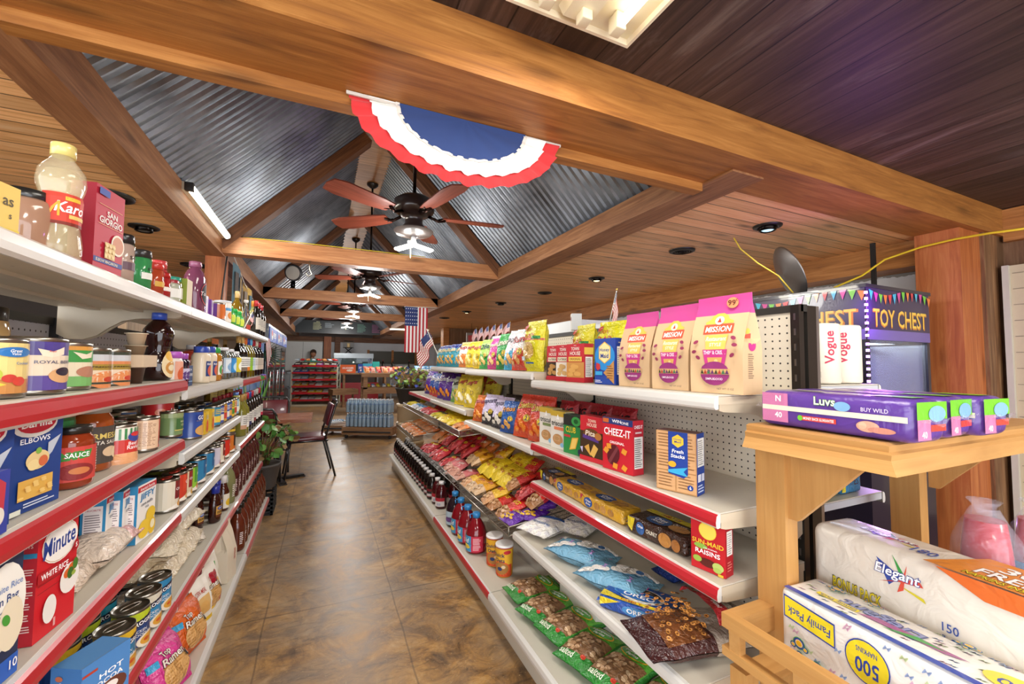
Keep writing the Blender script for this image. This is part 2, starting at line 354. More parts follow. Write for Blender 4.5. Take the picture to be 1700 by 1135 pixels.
class Surf:
    """fn(u,v,h) -> point, u,v in 0..1 across the printed face, h = height above it; W,H its size in metres"""
    def __init__(s, mb, fn, W, H, kind='paper', step=.02, lay=.0007): s.mb = mb; s.fn = fn; s.W = W; s.H = H; s.kind = kind; s.step = step; s.layer = 1; s.lay = lay
    def _h(s): s.layer += .35; return s.lay*s.layer
    def rect(s, u0, v0, u1, v1, col, kind=None):
        h = s._h(); nu = max(1, math.ceil(abs(u1-u0)*s.W/s.step)); nv = max(1, math.ceil(abs(v1-v0)*s.H/s.step))
        s.mb.grid(lambda a, b: s.fn(u0+(u1-u0)*a, v0+(v1-v0)*b, h), nu, nv, col, kind or s.kind, False); return s
    def ell(s, cu, cv, ru, rv, col, n=20, kind=None, rot=0):
        h = s._h(); ca, sa = math.cos(rot), math.sin(rot)
        def P(a, r):
            x = math.cos(a)*ru*s.W*r; y = math.sin(a)*rv*s.H*r; return s.fn(cu+(x*ca-y*sa)/s.W, cv+(x*sa+y*ca)/s.H, h)
        b = len(s.mb.v); rings = max(1, math.ceil(max(ru*s.W, rv*s.H)/s.step))
        s.mb.v.append(tuple(s.fn(cu, cv, h)))
        for k in range(1, rings+1):
            for i in range(n): s.mb.v.append(tuple(P(2*math.pi*i/n, k/rings)))
        for i in range(n): s.mb.face([b, b+1+i, b+1+(i+1) % n], col, kind or s.kind)
        for k in range(1, rings):
            o1 = b+1+(k-1)*n; o2 = b+1+k*n
            for i in range(n): s.mb.face([o1+i, o2+i, o2+(i+1) % n, o1+(i+1) % n], col, kind or s.kind)
        return s
    def poly(s, pts, col, kind=None):
        h = s._h(); cx = sum(p[0] for p in pts)/len(pts); cy = sum(p[1] for p in pts)/len(pts); n = len(pts)
        s.tris([(pts[i], pts[(i+1) % n], (cx, cy)) for i in range(n)], h, col, kind or s.kind); return s
    def tris(s, T, h, col, kind):       # triangles in u, v, split until they follow the curved surface
        L2 = (s.step*1.3)**2; st = list(T)
        def q(a, b): return ((a[0]-b[0])*s.W)**2+((a[1]-b[1])*s.H)**2
        while st:
            a, b, c = st.pop(); l = (q(a, b), q(b, c), q(c, a)); m_ = max(l)
            if m_ > L2:
                if m_ == l[1]: a, b, c = b, c, a
                elif m_ == l[2]: a, b, c = c, a, b
                d = ((a[0]+b[0])/2, (a[1]+b[1])/2); st += [(a, d, c), (d, b, c)]
            else: s.mb.add([s.fn(a[0], a[1], h), s.fn(b[0], b[1], h), s.fn(c[0], c[1], h)], [[0, 1, 2]], col, kind)
    def text(s, t, cu, cv, h, col, w=None, rot=0, bold=.01, maxw=.96, slant=0, outline=None):
        bold = min(bold, .018)
        v, f, asp = text_mesh(t, bold)
        if not v: return s
        hh = h*s.H; ww = hh*asp if w is None else w*s.W
        if ww > maxw*s.W and w is None: hh *= maxw*s.W/ww; ww = maxw*s.W
        if outline:
            s.raw(t, cu, cv, hh*1.12, ww*1.03, outline, rot, .05, slant)
        return s.raw(t, cu, cv, hh, ww, col, rot, bold, slant)
    def raw(s, t, cu, cv, hh, ww, col, rot, bold, slant):
        v, f, asp = text_mesh(t, bold)
        lay = s._h(); ca, sa = math.cos(rot), math.sin(rot); P = []
        for x, y in v:
            X = (x-.5)*ww+(y-.5)*slant*hh; Y = (y-.5)*hh; P.append((cu+(X*ca-Y*sa)/s.W, cv+(X*sa+Y*ca)/s.H))
        if s.step > 5 or hh < s.step: s.mb.add([s.fn(a, b, lay) for a, b in P], f, col, s.kind)
        else: s.tris([(P[q[0]], P[q[k]], P[q[k+1]]) for q in f for k in range(1, len(q)-1)], lay, col, s.kind)
        return s
    def lines(s, u0, v0, u1, v1, n, col, seed=1):       # small print
        rr = random.Random(seed)
        for i in range(n):
            v = v1-(v1-v0)*(i+.5)/n; t = (v1-v0)/n*.22; s.layer -= .35; s.rect(u0, v-t, u0+(u1-u0)*rr.uniform(.7, 1), v+t, col)
        return s
def face_surf(mb, w, h, d, side='front', kind='paper', z0=0, **kw):
    # box centred on x, y spans -d/2..d/2 with the front at -d/2
    if side == 'front': return Surf(mb, lambda u, v, e: ((u-.5)*w, -d/2-e, z0+v*h), w, h, kind, step=9, **kw)
    if side == 'back': return Surf(mb, lambda u, v, e: ((.5-u)*w, d/2+e, z0+v*h), w, h, kind, step=9, **kw)
    if side == 'right': return Surf(mb, lambda u, v, e: (w/2+e, (u-.5)*d, z0+v*h), d, h, kind, step=9, **kw)
    if side == 'left': return Surf(mb, lambda u, v, e: (-w/2-e, (.5-u)*d, z0+v*h), d, h, kind, step=9, **kw)
    if side == 'top': return Surf(mb, lambda u, v, e: ((u-.5)*w, (v-.5)*d, z0+h+e), w, d, kind, step=9, **kw)
def cyl_surf(mb, r, z0, z1, span=math.pi, kind='paper', rf=None, **kw):
    # front is -y ; u 0..1 covers span
    def fn(u, v, e):
        a = -math.pi/2+(u-.5)*span; z = z0+(z1-z0)*v; q = (rf(z) if rf else r)+e; return (q*math.cos(a), q*math.sin(a), z)
    return Surf(mb, fn, r*span, z1-z0, kind, step=.012, **kw)
# ================================================================== the setting
XL, XR, YB, YE = -3.4, 4.3, -3.2, 16.6
def slab(name, x0, y0, z0, x1, y1, z1, mat, k=None):
    b = MB().box(x0, y0, z0, x1, y1, z1, '#ffffff'); o = smat(b, name, mat)
    if k != 'thing': struct(o)
    return o
slab('floor', XL, YB, -.1, XR+.2, YE+.1, 0, FLOOR)
slab('wall_left', XL-.1, 1.2, 0, XL, YE, 2.3, WALLD)
slab('wall_right', 4.05, 1.47, 0, XR+.1, YE, 2.25, BLOCK)
slab('wall_front_right', 4.28, YB, 0, 4.4, 1.47, 2.45, PANELX)
slab('wall_end', XL, YE, 0, XR, YE+.1, 2.2, WALLW)
slab('ceiling_left', XL, 1.3, 2.205, -.9, YE, 2.26, PINE)
slab('ceiling_right', 1.86, 1.3, 2.205, XR, YE, 2.26, PINE)
slab('ceiling_front', XL, YB, 2.385, XR+.1, 1.26, 2.45, DARKP)
slab('ceiling_ridge', .28, 1.3, 3.5, .62, YE, 3.54, wood_mat('ridge_planks', 'x', lin('#8a5c2e'), lin('#b98248'), lin('#cf9d64'), .5, plank=.11, across='y', knots=.7, vary=.2))
# corrugated roof slopes, real ribs
def roof(name, xa, za, xb, zb, big=0.0):
    mb = MB(); d = Vector((xb-xa, 0, zb-za)); nrm = Vector((-(zb-za), 0, xb-xa)).normalized()
    if nrm.z > 0: nrm = -nrm
    y = 1.3; P = .068; ys = []
    while y < YE:
        near = y < 7
        for f, h in ((0, 0), (.55, 0), (.7, .014), (.85, .014)) if near else ((0, 0), (.6, 0), (.78, .014)): ys.append((y+f*P*(1 if near else 3), h))
        y += P*(1 if near else 3)
    for i, (yy, h) in enumerate(ys):
        o = nrm*h
        mb.v += [(xa+o.x, yy, za+o.z), (xb+o.x, yy, zb+o.z)]
    for i in range(len(ys)-1): mb.face([2*i, 2*i+1, 2*i+3, 2*i+2], '#ffffff', 'steel')
    o = smat(mb, name, ROOF); struct(o)
roof('ceiling_roof_left', -.93, 2.24, .29, 3.51); roof('ceiling_roof_right', 1.9, 2.2, .61, 3.51)
slab('wall_gable', -1.0, 1.28, 2.38, 2.0, 1.3, 3.6, DARKP); slab('wall_gable_end', -1.0, YE, 2.2, 2.0, YE+.05, 3.6, WALLD)
# beams
def beam(name, x0, y0, z0, x1, y1, z1, mat, label=None): o = slab(name, x0, y0, z0, x1, y1, z1, mat); return o
beam('trim_1', -.93, 1.3, 2.19, -.79, YE, 2.36, BEAMY); beam('trim_2', 1.69, 1.3, 2.19, 1.9, YE, 2.32, BEAMY)
beam('trim_3', XL, 1.2, 2.2, XR, 1.47, 2.40, BEAMX)
mb = MB().box(-.80, 1.47, 2.1, 1.69, 1.52, 2.24, '#fff'); beam2 = slab('trim_4', -.79, 1.47, 2.16, 1.69, 1.53, 2.3, BEAMX)
for i, ty in enumerate((4.2, 6.8, 9.4, 12.0, 14.6)):
    if i < 3: beam('trim_%d' % (5+i), -.79, ty-.07, 2.2, 1.69, ty+.07, 2.345, TIEX)
    for s, (xa, za, xb, zb) in enumerate(((-.85, 2.30, .30, 3.49), (1.78, 2.27, .60, 3.49))):
        mb = MB(); L = math.hypot(xb-xa, zb-za); mb.box(0, -.07, -.10, L, .07, 0, '#fff')
        o = smat(mb, 'trim_%d' % (20+2*i+s), RAFT); struct(o)
        o.location = (xa, ty, za); o.rotation_euler = (0, -math.atan2(zb-za, xb-xa), 0)
        if s == 1:
            dirv = Vector((xb-xa, 0, zb-za)).normalized(); up = Vector((dirv.z, 0, -dirv.x));
            if up.z < 0: up = -up
            yv = up.cross(dirv); M = Matrix((dirv, yv, up)).transposed(); o.rotation_euler = M.to_euler()
for i, (x, y) in enumerate(((-.93, 4.26),)):
    slab('trim_%d' % (40+i), x, y, 0, x+.14, y+.14, 2.19, POSTZ)
beam('trim_50', 3.82, 1.47, 2.02, 4.05, YE, 2.205, BEAMO)
slab('trim_51', 3.70, 1.24, 0, 3.98, 1.465, 2.2, POSTZ)
o = slab('trim_52', 3.98, 1.22, 0, 4.28, 1.42, 2.2, BOARDZ)
slab('trim_53', 4.22, -1, 2.16, 4.28, 1.2, 2.38, BEAMO)
slab('trim_54', XL, YE-.12, 2.02, XR, YE-.02, 2.2, RAFT)
slab('trim_55', .02, YE-.35, 0, .26, YE-.13, 2.2, POSTZ); slab('trim_56', .38, YE-.35, 0, .56, YE-.2, 2.2, RAFT)
slab('wall_partition', 2.95, 10.6, 0, 4.05, 10.75, 2.2, PANELX); slab('trim_57', 2.8, 10.5, 0, 2.95, 10.75, 2.2, BEAMX)
# tan panelling at the end of the left shelves
slab('wall_panelling', -1.02, 2.95, 0, -.985, 4.2, 1.7, PANELZ)
# opening in the end wall and a window board
mb = MB().box(1.55, YE-.13, 1.25, 3.3, YE-.11, 1.72, '#3c3a2c', 'paint'); o = mb.build('window_1'); struct(o)
for i in range(3): slab('trim_%d' % (60+i), 1.5+i*.88, YE-.17, 1.2, 1.58+i*.88, YE-.13, 1.76, BEAMX)
# white kitchen cupboards at the end
mb = MB().box(-1.25, YE-.4, 1.0, -.02, YE-.14, 2.0, '#d9dbd8', 'paint').box(-1.25, YE-.42, 1.99, -.02, YE-.14, 2.03, '#8c7a60', 'paint')
mb.box(-.64, YE-.405, 1.02, -.63, YE-.4, 1.98, '#777777', 'paint')
for hx in (-.72, -.55): mb.box(hx-.03, YE-.42, 1.3, hx, YE-.4, 1.33, '#222222', 'paint')
tag(mb.build('wall_cupboard'), 'white double-door cupboard on the end wall left of the wooden posts', 'cupboard')
# side door in the right wall, seen above the chip bags
struct(MB().box(4.02, 6.2, 0, 4.06, 7.6, 1.95, '#5b5a50', 'paint').build('door_1'))
slab('trim_63', 3.98, 6.02, 0, 4.05, 6.2, 2.05, BEAMX)

# ------------------------------------------------------------------ wall shelving standard, right edge
def standards():
    mb = MB()
    mb.box(4.16, .70, .2, 4.20, 1.19, 1.98, '#cbbd9c', 'paint')
    for y in (.96, 1.16): mb.box(4.13, y, .2, 4.16, y+.03, 1.98, '#c9c3b4', 'paint')
    z = .3
    while z < 1.95:
        for y in (.9, 1.06): mb.box(4.155, y, z, 4.159, y+.012, z+.01, '#1a120c', 'paint'); 
        mb.box(4.154, .84, z+.05, 4.159, 1.15, z+.054, '#8d8068', 'paint'); z += .105
    return tag(mb.build('slotted_wall_panel'), 'cream slotted metal shelving panel on the wall right of the square post', 'shelving panel')
standards()

# ------------------------------------------------------------------ ceiling fittings
def vent(rr):
    mb = MB(); mb.lathe([(rr, 0, '#14110f'), (rr*.98, -.012, '#1a1614'), (rr*.72, -.02, '#1a1614'), (rr*.70, -.004, '#0c0a09'), (.001, -.002, '#080707')], 28, '#14110f', 'paint', cap=False)
    o = mb.build('ceiling_vent')
    for k in range(3): 
        q = rr*(.56-.17*k); m2 = MB().lathe([(q, -.004, '#1c1816'), (q*1.06, -.02, '#1c1816'), (q*.9, -.012, '#141110')], 24, '#1c1816', 'paint', cap=False); m2.build('louvre_ring', parent=o)
    return o
V0 = vent(.115); V0.location = (-1.1, 2.97, 2.203)
tag(V0, 'large round black louvred vent in the left plank ceiling above the red pasta box', 'ceiling vent', None)
dup(V0, (-1.13, 4.8, 2.203), label='round black louvred vent in the left plank ceiling behind the purple bottle', scale=.95)
dup(V0, (2.56, 2.43, 2.203), label='round black louvred vent in the right plank ceiling nearer the fabric bunting', scale=.85)
dup(V0, (2.55, 4.66, 2.203), label='round black louvred vent in the right plank ceiling beyond the warm downlight', scale=.8)
dup(V0, (2.2, 8.2, 2.203), label='small round black vent beyond the bright warm downlight on the right', scale=.9)
def can_light(lit, c='#ffe9c0', tilt=0):
    mb = MB(); mb.lathe([(.085, 0), (.083, -.008), (.06, -.014), (.055, -.006), (.05, 0)], 26, '#16120f', 'paint', cap=False)
    o = mb.build('recessed_downlight')
    m2 = MB(); m2.lathe([(.048, .0), (.05, -.03), (.044, -.034), (.038, -.026)], 20, '#1c1816', 'metal', cap=False); g = m2.build('lamp_collar', parent=o)
    m3 = MB(); m3.lathe([(.038, -.024), (.03, -.030), (.0, -.033)] if True else [], 18, c, 'glow' if lit == 2 else 'glowsoft', cap=False); m3.build('lamp_lens', parent=o)
    return o
L1 = can_light(1, '#bfe6f2'); L1.location = (2.6, 1.76, 2.203); tag(L1, 'black recessed downlight with pale blue lens in the right ceiling near the big beam', 'downlight')
L2 = can_light(2, '#ffdf9e'); L2.location = (2.6, 3.62, 2.203); tag(L2, 'small recessed downlight glowing warm in the right plank ceiling above the snack aisle', 'downlight')
dup(L2, (2.27, 6.98, 2.203), label='bright warm recessed downlight further along the right plank ceiling')
L3 = can_light(0, '#2a2622'); L3.location = (-1.13, 3.58, 2.203); tag(L3, 'dark unlit round downlight in the left plank ceiling above the spice shakers', 'downlight')
dup(L3, (2.4, 5.75, 2.203), label='dark round ceiling fitting midway along the right plank ceiling')
dup(L3, (2.0, 9.6, 2.203), label='small dark round fitting far along the right plank ceiling')
# fluorescent fixtures
def fixture(ends=True):
    mb = MB(); W2, L = .21, .55
    mb.box(-W2, -L, -.035, W2, L, 0, '#e9dfc2', 'paint')
    mb.box(-W2-.006, -L, -.055, -W2+.004, L, 0, '#f1e8cf', 'paint').box(W2-.004, -L, -.055, W2+.006, L, 0, '#f1e8cf', 'paint')
    mb.box(-W2-.006, L-.01, -.055, W2+.006, L, 0, '#f1e8cf', 'paint').box(-W2-.006, -L, -.055, W2+.006, -L+.01, 0, '#f1e8cf', 'paint')
    mb.prism([(-.06, -.035), (.06, -.035), (.045, -.06), (-.045, -.06)], -L+.02, L-.03, 'y', '#efe5c8')
    o = mb.build('fluorescent_fixture')
    for x in (-.12, .12):
        t = MB().tube([(x, -L+.05, -.07), (x, L-.09, -.07)], .013, '#fff6e0', 'glow', 12).build('fluorescent_tube', parent=o)
        for y in (L-.08, -L+.05): MB().rbox(x-.018, y-.012, -.088, x+.018, y+.03, -.035, .004, '#e8ddbd', 'paint').build('lamp_holder', parent=o)
    MB().rbox(-.008, L-.08, -.088, .026, L-.04, -.035, .004, '#e8ddbd', 'paint').build('lamp_holder', parent=o)
    return o
F0 = fixture(); F0.location = (FLUOR[0][0], .50, 2.384); tag(F0, 'open cream fluorescent ceiling fixture on the dark planks above the big beam', 'light fixture')
for (x, y), w in zip(FLUOR[1:], ('behind the camera', 'at the right behind the camera', 'at the left behind the camera')): dup(F0, (x, y, 2.384), label='cream fluorescent fixture on the dark plank ceiling '+w)  # unseen copies, added to carry the fill lamps
mb = MB().box(-.03, -.66, -.02, .0, .66, .03, '#d8d0b8', 'paint'); o = mb.build('tube_light', loc=(-.762, 3.56, 2.33)); o.scale = (1, .82, 1)
MB().tube([(.012, -.64, .0), (.012, .64, .0)], .024, '#fffbe8', 'glow', 12).build('fluorescent_tube', parent=o)
for y in (-.66, .64): MB().rbox(-.015, y-.01, -.022, .03, y+.03, .03, .005, '#2b2723', 'paint').build('end_cap', parent=o)
tag(o, 'lit tube light fixed along the inner face of the left beam', 'tube light')

# ------------------------------------------------------------------ ceiling fans
def fan(rod, rz):
    o = empty('ceiling_fan')
    def part(mb, n, p=None): return mb.build(n, parent=p or o)
    part(MB().lathe([(.012, rod), (.012, .1)], 10, '#1d1512', 'metal', cap=True), 'downrod')
    part(MB().lathe([(.07, rod), (.066, rod-.03), (.03, rod-.06), (.014, rod-.07)], 20, '#1d1512', 'gloss'), 'canopy')
    part(MB().lathe([(.02, .12), (.03, .10), (.10, .085), (.135, .06), (.14, .0), (.13, -.02), (.09, -.045), (.06, -.05), (.06, -.10), (.075, -.115), (.07, -.15), (.02, -.16)], 30, '#2b1d19', 'gloss'), 'motor_housing')
    for k in range(5):
        a = rz+k*2*math.pi/5; mb = MB()
        mb.tube([(.10, 0, -.035), (.17, 0, -.06), (.22, .02, -.045)], .011, '#2b1d19', 'metal', 8); mb.tube([(.17, 0, -.05), (.23, -.035, -.045)], .008, '#2b1d19', 'metal', 8)
        br = mb.build('blade_bracket', parent=o); br.rotation_euler = (0, 0, a)
        mb = MB(); P = [(.20, -.05), (.30, -.065), (.56, -.078), (.64, -.06), (.655, 0), (.64, .06), (.56, .078), (.30, .065), (.20, .05)]
        mb.add([(x, y, -.038+y*.18) for x, y in P]+[(x, y, -.046+y*.18) for x, y in P], [list(range(9)), list(range(9, 18))[::-1]]+[[i, i+9, (i+1) % 9+9, (i+1) % 9] for i in range(9)], '#5e2b20', 'gloss')
        bl = mb.build('blade', parent=o, mats={'gloss': FANW}); bl.rotation_euler = (0, 0, a)
    part(MB().lathe([(.135, -.15), (.12, -.17), (.05, -.185), (.02, -.19), (.02, -.165)], 24, '#3a3330', 'gloss', cap=False), 'light_dish')
    part(MB().lathe([(.016, -.18), (.02, -.23), (.015, -.25)], 12, '#e8e8e8', 'paint'), 'lamp_base')
    for k in range(3):
        a = rz*.5+.3+k*2*math.pi/3; q = MB(); q.rbox(.015, -.028, -.012, .145, .028, .004, .006, '#fffdf5', 'glow'); b = q.build('led_panel', parent=o); b.rotation_euler = (0, R(8), a); b.location = (0, 0, -.24)
    part(MB().tube([(-.02, 0, -.16), (-.02, 0, -.34)], .002, '#d8c8a0', 'metal', 6), 'pull_chain')
    return o
f1 = fan(1.14, R(-5)); f1.location = (.55, 2.9, 2.36); tag(f1, 'nearest dark ceiling fan with five brown blades and three lit panels', 'ceiling fan')
dup(f1, (.5, 5.35, 2.37), (0, 0, R(20)), 'second ceiling fan, just beyond the nearest cedar tie beam', None)
dup(f1, (.48, 7.9, 2.36), (0, 0, R(41)), 'third ceiling fan, between the second and third tie beams', None)
dup(f1, (.5, 10.7, 2.38), (0, 0, R(5)), 'farthest ceiling fan, almost hidden behind the tie beams', None)

# ------------------------------------------------------------------ half-round fabric bunting under the big beam
def bunting():
    root = empty('bunting', (.455, 1.45, 2.197))
    def ring(r0, r1, col, name, amp, nz, y):
        mb = MB(); na = 60
        for j in range(4):
            r = r0+(r1-r0)*j/3
            for i in range(na+1):
                a = math.pi+math.pi*i/na; w = abs(((i*nz/na) % 1)-.5)*2
                rr = r+(w-.5)*amp*.5*j/3; yy = y+math.sin(i*nz/na*2*math.pi)*amp*j/3+.004*math.sin(i*1.7)
                mb.v.append((math.cos(a)*rr*1.0, yy, math.sin(a)*rr*.60))
        for j in range(3):
            for i in range(na): mb.face([j*(na+1)+i, j*(na+1)+i+1, (j+1)*(na+1)+i+1, (j+1)*(na+1)+i], col, 'cloth', True)
        mb.build(name, parent=root)
    ring(.285, .40, '#cf2f31', 'red_band', .014, 14, .004); ring(.245, .335, '#eeeae2', 'white_band', .012, 14, -.002); ring(.238, .252, '#d9d3c6', 'hem', .0, 14, -.006)
    mb = MB(); n = 40; mb.v.append((0, -.004, 0))
    for k in range(1, 5):
        for i in range(n+1): a = math.pi+math.pi*i/n; mb.v.append((math.cos(a)*.245*k/4, -.004+.003*math.sin(i*.9)*k/4, math.sin(a)*.245*.60*k/4))
    for i in range(n): mb.face([0, 1+i, 2+i], '#233a6e', 'cloth', True)
    for k in range(3):
        for i in range(n): b = 1+k*(n+1)+i; mb.face([b, b+n+1, b+n+2, b+1], '#233a6e', 'cloth', True)
    mb.build('blue_centre', parent=root)
    MB().box(-.41, .0, -.010, .41, .006, .001, '#c9c4b8', 'cloth').build('header_tape', parent=root)
    return tag(root, 'pleated half-round bunting in red, white and blue hung from the big beam', 'bunting')
bunting()
# yellow extension lead along the beams on the right
pts = [onX(1700, 396, 3.66), onX(1650, 396, 3.66), onX(1600, 397, 3.66), onX(1540, 402, 3.66), onX(1512, 408, 3.66)]
pts = [Vector((3.66, .95, 2.10)), Vector((3.67, 1.10, 2.115)), Vector((3.67, 1.25, 2.12)), Vector((3.67, 1.42, 2.11)), Vector((3.62, 1.60, 2.06)), Vector((3.5, 1.68, 1.95)), Vector((3.3, 1.75, 1.86)), Vector((3.2, 1.8, 1.775))]
tag(MB().tube(pts, .007, '#d9b81c', 'rubber', 8).build('extension_cord'), 'yellow extension cord running across the square post to the arcade machine', 'cord')
tag(MB().tube([(2.62, 2.02, 2.2), (2.66, 2.0, 2.12), (2.70, 1.9, 2.0), (2.76, 1.8, 1.9), (2.78, 1.72, 1.775)], .005, '#d2b43a', 'rubber', 6).build('extension_cord'), 'thin yellow cord dropping from the plank ceiling beside the tortilla chip bags', 'cord')
tag(MB().tube([(-.78, 4.4-.2, 2.36), (-.3, 4.12, 2.352), (.3, 4.12, 2.352), (.9, 4.12, 2.351)], .004, '#cdb32a', 'rubber', 6).build('extension_cord'), 'thin yellow cord lying along the top edge of the nearest tie beam', 'cord')
tag(MB().tube([(-.775, 4.3, 2.30), (-.78, 4.24, 2.1), (-.80, 4.235, 1.8), (-.86, 4.24, 1.5)], .006, '#1c1a18', 'rubber', 8).build('power_cable'), 'black cable hanging down the wooden post at the end of the tube light', 'cable')
# leaning dish on the arcade machine
# ================================================================== gondola shelving
CREAM = '#cdc7b9'; LIPW = '#d6d4cf'; REDL = '#b8242f'
def shelf_part(root, y0, y1, xf, xb, z, lip, side, under='#cdbfa8'):  # default tan underside has the warm light on it put into the colour
    # xf front x, xb back x ; side +1 = shelves face +x (left gondola), -1 = face -x
    s = side; th = .028
    mb = MB(); xa, xc = (xb, xf) if s > 0 else (xf, xb)
    mb.box(xa, y0+.004, z-.004, xc, y1-.004, z, CREAM, 'paint')
    mb.box(xa, y0+.004, z-th, xc, y1-.004, z-.005, under, 'paint')
    for t in (.33, .66):
        xm = xf+(xb-xf)*t; mb.box(min(xm, xm-.03), y0+.02, z-th-.008, max(xm, xm-.03), y1-.02, z-th, under, 'paint')
    o = mb.build('shelf', parent=root)
    # lip: curved price rail
    c = REDL if lip == 'r' else LIPW
    prof = [(0, -.001), (.009, -.003), (.015, -.008), (.018, -.024), (.017, -.036), (.011, -.042), (0, -.04)]
    P = [(xf+s*a, z+b) for a, b in prof]
    r = MB(); n = len(P); v = [(p[0], y, p[1]) for y in (y0+.002, y1-.002) for p in P]
    F = [[i, i+1, n+i+1, n+i] for i in range(n-1)]; cc = [LIPW, c, c, c, LIPW, LIPW]
    for f, q in zip(F, cc): r.add(v, [f], q, 'gloss', False)
    r.add(v, [[i for i in range(n)][::-1], [n+i for i in range(n)]], LIPW, 'gloss')
    r.build('price_rail', parent=o)
    return o
def bracket(root, y, xf, xb, z, side):
    s = side; D = abs(xf-xb); P = []
    for t, h in ((0, -.02), (0, -.115), (.08, -.13), (.2, -.13), (.3, -.118), (.4, -.09), (.5, -.068), (.62, -.058), (.95, -.05), (1.0, -.045), (1.0, -.012)): P.append((xb+(xf-xb)*t*.98, z+h))
    MB().prism(P, y-.006, y+.006, 'y', '#cbbda5').build('shelf_bracket', parent=root)
def gondola(name, y0, y1, side, xb, spec, base, label, top, peg, pegtop, endpanel=False):
    root = empty(name, ((base[0]+xb)/2, (y0+y1)/2, 0)); root['label'] = label; root['category'] = 'shelving unit'
    root['group'] = None if False else 'shelving units along the %s side of the aisle' % ('left' if side > 0 else 'right')
    off = Vector(root.location)
    made = []
    # back panel
    t = .02; xa, xc = (xb-t, xb) if side > 0 else (xb, xb+t)
    b = MB().box(xa, y0+.01, .16, xc, y1-.01, pegtop, '#ffffff').build('back_panel', parent=root, mats={'paper': peg})
    MB().box(xa-.006, y0+.001, pegtop-.012, xc+.006, y1-.001, pegtop+.012, '#26231f', 'paint').build('top_rail', parent=root)
    for y in ((y0+.015, y1-.015) if endpanel == 2 else (y0+.015,)):
        x = xb+side*.006; u = MB().box(x-.012, y-.014, 0, x+.012, y+.014, pegtop+.01, '#1b1816', 'gloss')
        zz = .25
        while zz < pegtop-.03: u.box(x+side*.0125, y-.003, zz, x+side*.0135, y+.003, zz+.022, '#8b8f95', 'metal'); zz += .05
        u.build('upright', parent=root)
    for xf, z, lip in spec:
        shelf_part(root, y0, y1, xf, xb+side*.01, z, lip, side)
        for y in (y0+.012, y1-.012): bracket(root, y, xf, xb+side*.02, z, side)
    bx, bz, bl = base
    shelf_part(root, y0, y1, bx, xb+side*.01, bz, bl, side)
    xk = bx-side*.03; k = MB().box(min(xk, xk-side*.02), y0, 0, max(xk, xk-side*.02), y1, bz-.03, '#cfc8b8', 'paint'); k.build('kick_plate', parent=root)
    if endpanel: 
        e = y0 if endpanel == 1 else y1
        MB().box(min(xb, bx-side*.03), e-.004, 0, max(xb, bx-side*.03), e+.004, bz-.03, '#d6d0c2', 'paint').build('end_plate', parent=root)
    for c in root.children: c.location = -off
    return root
LX = -.44; LB = -.78
LY = [.66, 1.79, 2.90, 4.02]; RY = [.85, 2.0, 3.14, 4.28, 5.45]
ZL = {'t': 1.495, 'a': [1.235, 1.205, 1.19], 'b': [1.035, .985, .815], 'c': [.79, .785], 'd': [.495, .49, .485], 'e': [.19, .19, .19]}
gondola('gondola_shelving', LY[0], LY[1], 1, LB, [(LX, 1.495, 'w'), (LX, 1.235, 'r'), (LX, 1.035, 'r'), (LX, .79, 'r'), (LX, .495, 'r')], (-.385, .19, 'w'), 'nearest left shelving unit with red price rails, holding pasta, rice and cans', 0, PEGL, 1.42, 1)
gondola('gondola_shelving', LY[1], LY[2], 1, LB, [(LX, 1.495, 'w'), (LX, 1.205, 'w'), (LX, .985, 'w'), (LX, .785, 'w'), (LX, .49, 'r')], (-.385, .19, 'w'), 'middle left shelving unit with white price rails, holding dressings, soups and sugar', 0, PEGL, 1.42)
gondola('gondola_shelving', LY[2], LY[3], 1, LB, [(LX, 1.50, 'w'), (LX, 1.19, 'r'), (LX, .815, 'r'), (LX, .485, 'r')], (-.385, .19, 'r'), 'farthest left shelving unit, holding wine bottles and dark juice jugs', 0, PEGL, 1.42, 2)
RX = 1.03; RB = 1.42
gondola('gondola_shelving', RY[0], RY[1], -1, RB, [(RX, 1.215, 'w'), (RX, .885, 'r'), (RX, .685, 'r'), (.93, .44, 'w')], (.80, .16, 'w'), 'nearest right shelving unit with half-empty shelves of cracker boxes and cookies', 0, PEG, 1.49, 1)
gondola('gondola_shelving', RY[1], RY[2], -1, RB, [(RX, 1.255, 'w'), (RX, .86, 'w')], (.80, .16, 'r'), 'second right shelving unit with white price rails and chip bags', 0, PEG, 1.49)
gondola('gondola_shelving', RY[2], RY[3], -1, RB, [(RX, 1.262, 'w'), (RX, .935, 'w')], (.80, .16, 'w'), 'third right shelving unit carrying teal and purple chip bags', 0, PEG, 1.49)
gondola('gondola_shelving', RY[3], RY[4], -1, RB, [(RX, .935, 'r')], (.80, .16, 'w'), 'farthest right shelving unit with a short red railed shelf', 0, PEG, 1.2, 2)
# far side of the right gondola
def backside():
    root = empty('gondola_shelving', (1.75, 2, 0)); off = Vector(root.location)
    MB().box(1.50, .87, 0, 1.52, 4.28, 1.49, '#d9cfb8', 'paint').build('back_panel', parent=root)
    MB().box(1.452, .855, .1, 1.50, .885, 1.50, '#1b1816', 'gloss').build('upright', parent=root)
    MB().box(1.50, .855, .1, 1.515, .875, 1.50, '#b9bcc2', 'metal').build('upright', parent=root)
    for z in (.84, 1.235, .45): shelf_part(root, .87, 3.1, 1.90, 1.525, z, 'w', 1, '#c9ccd2')
    MB().box(1.52, .88, 0, 1.9, 4.2, .12, '#d6d0c2', 'paint').build('base', parent=root)
    for c in root.children: c.location = -off
    tag(root, 'shelving on the far side of the right aisle run, holding paper towel rolls', 'shelving unit')
backside()
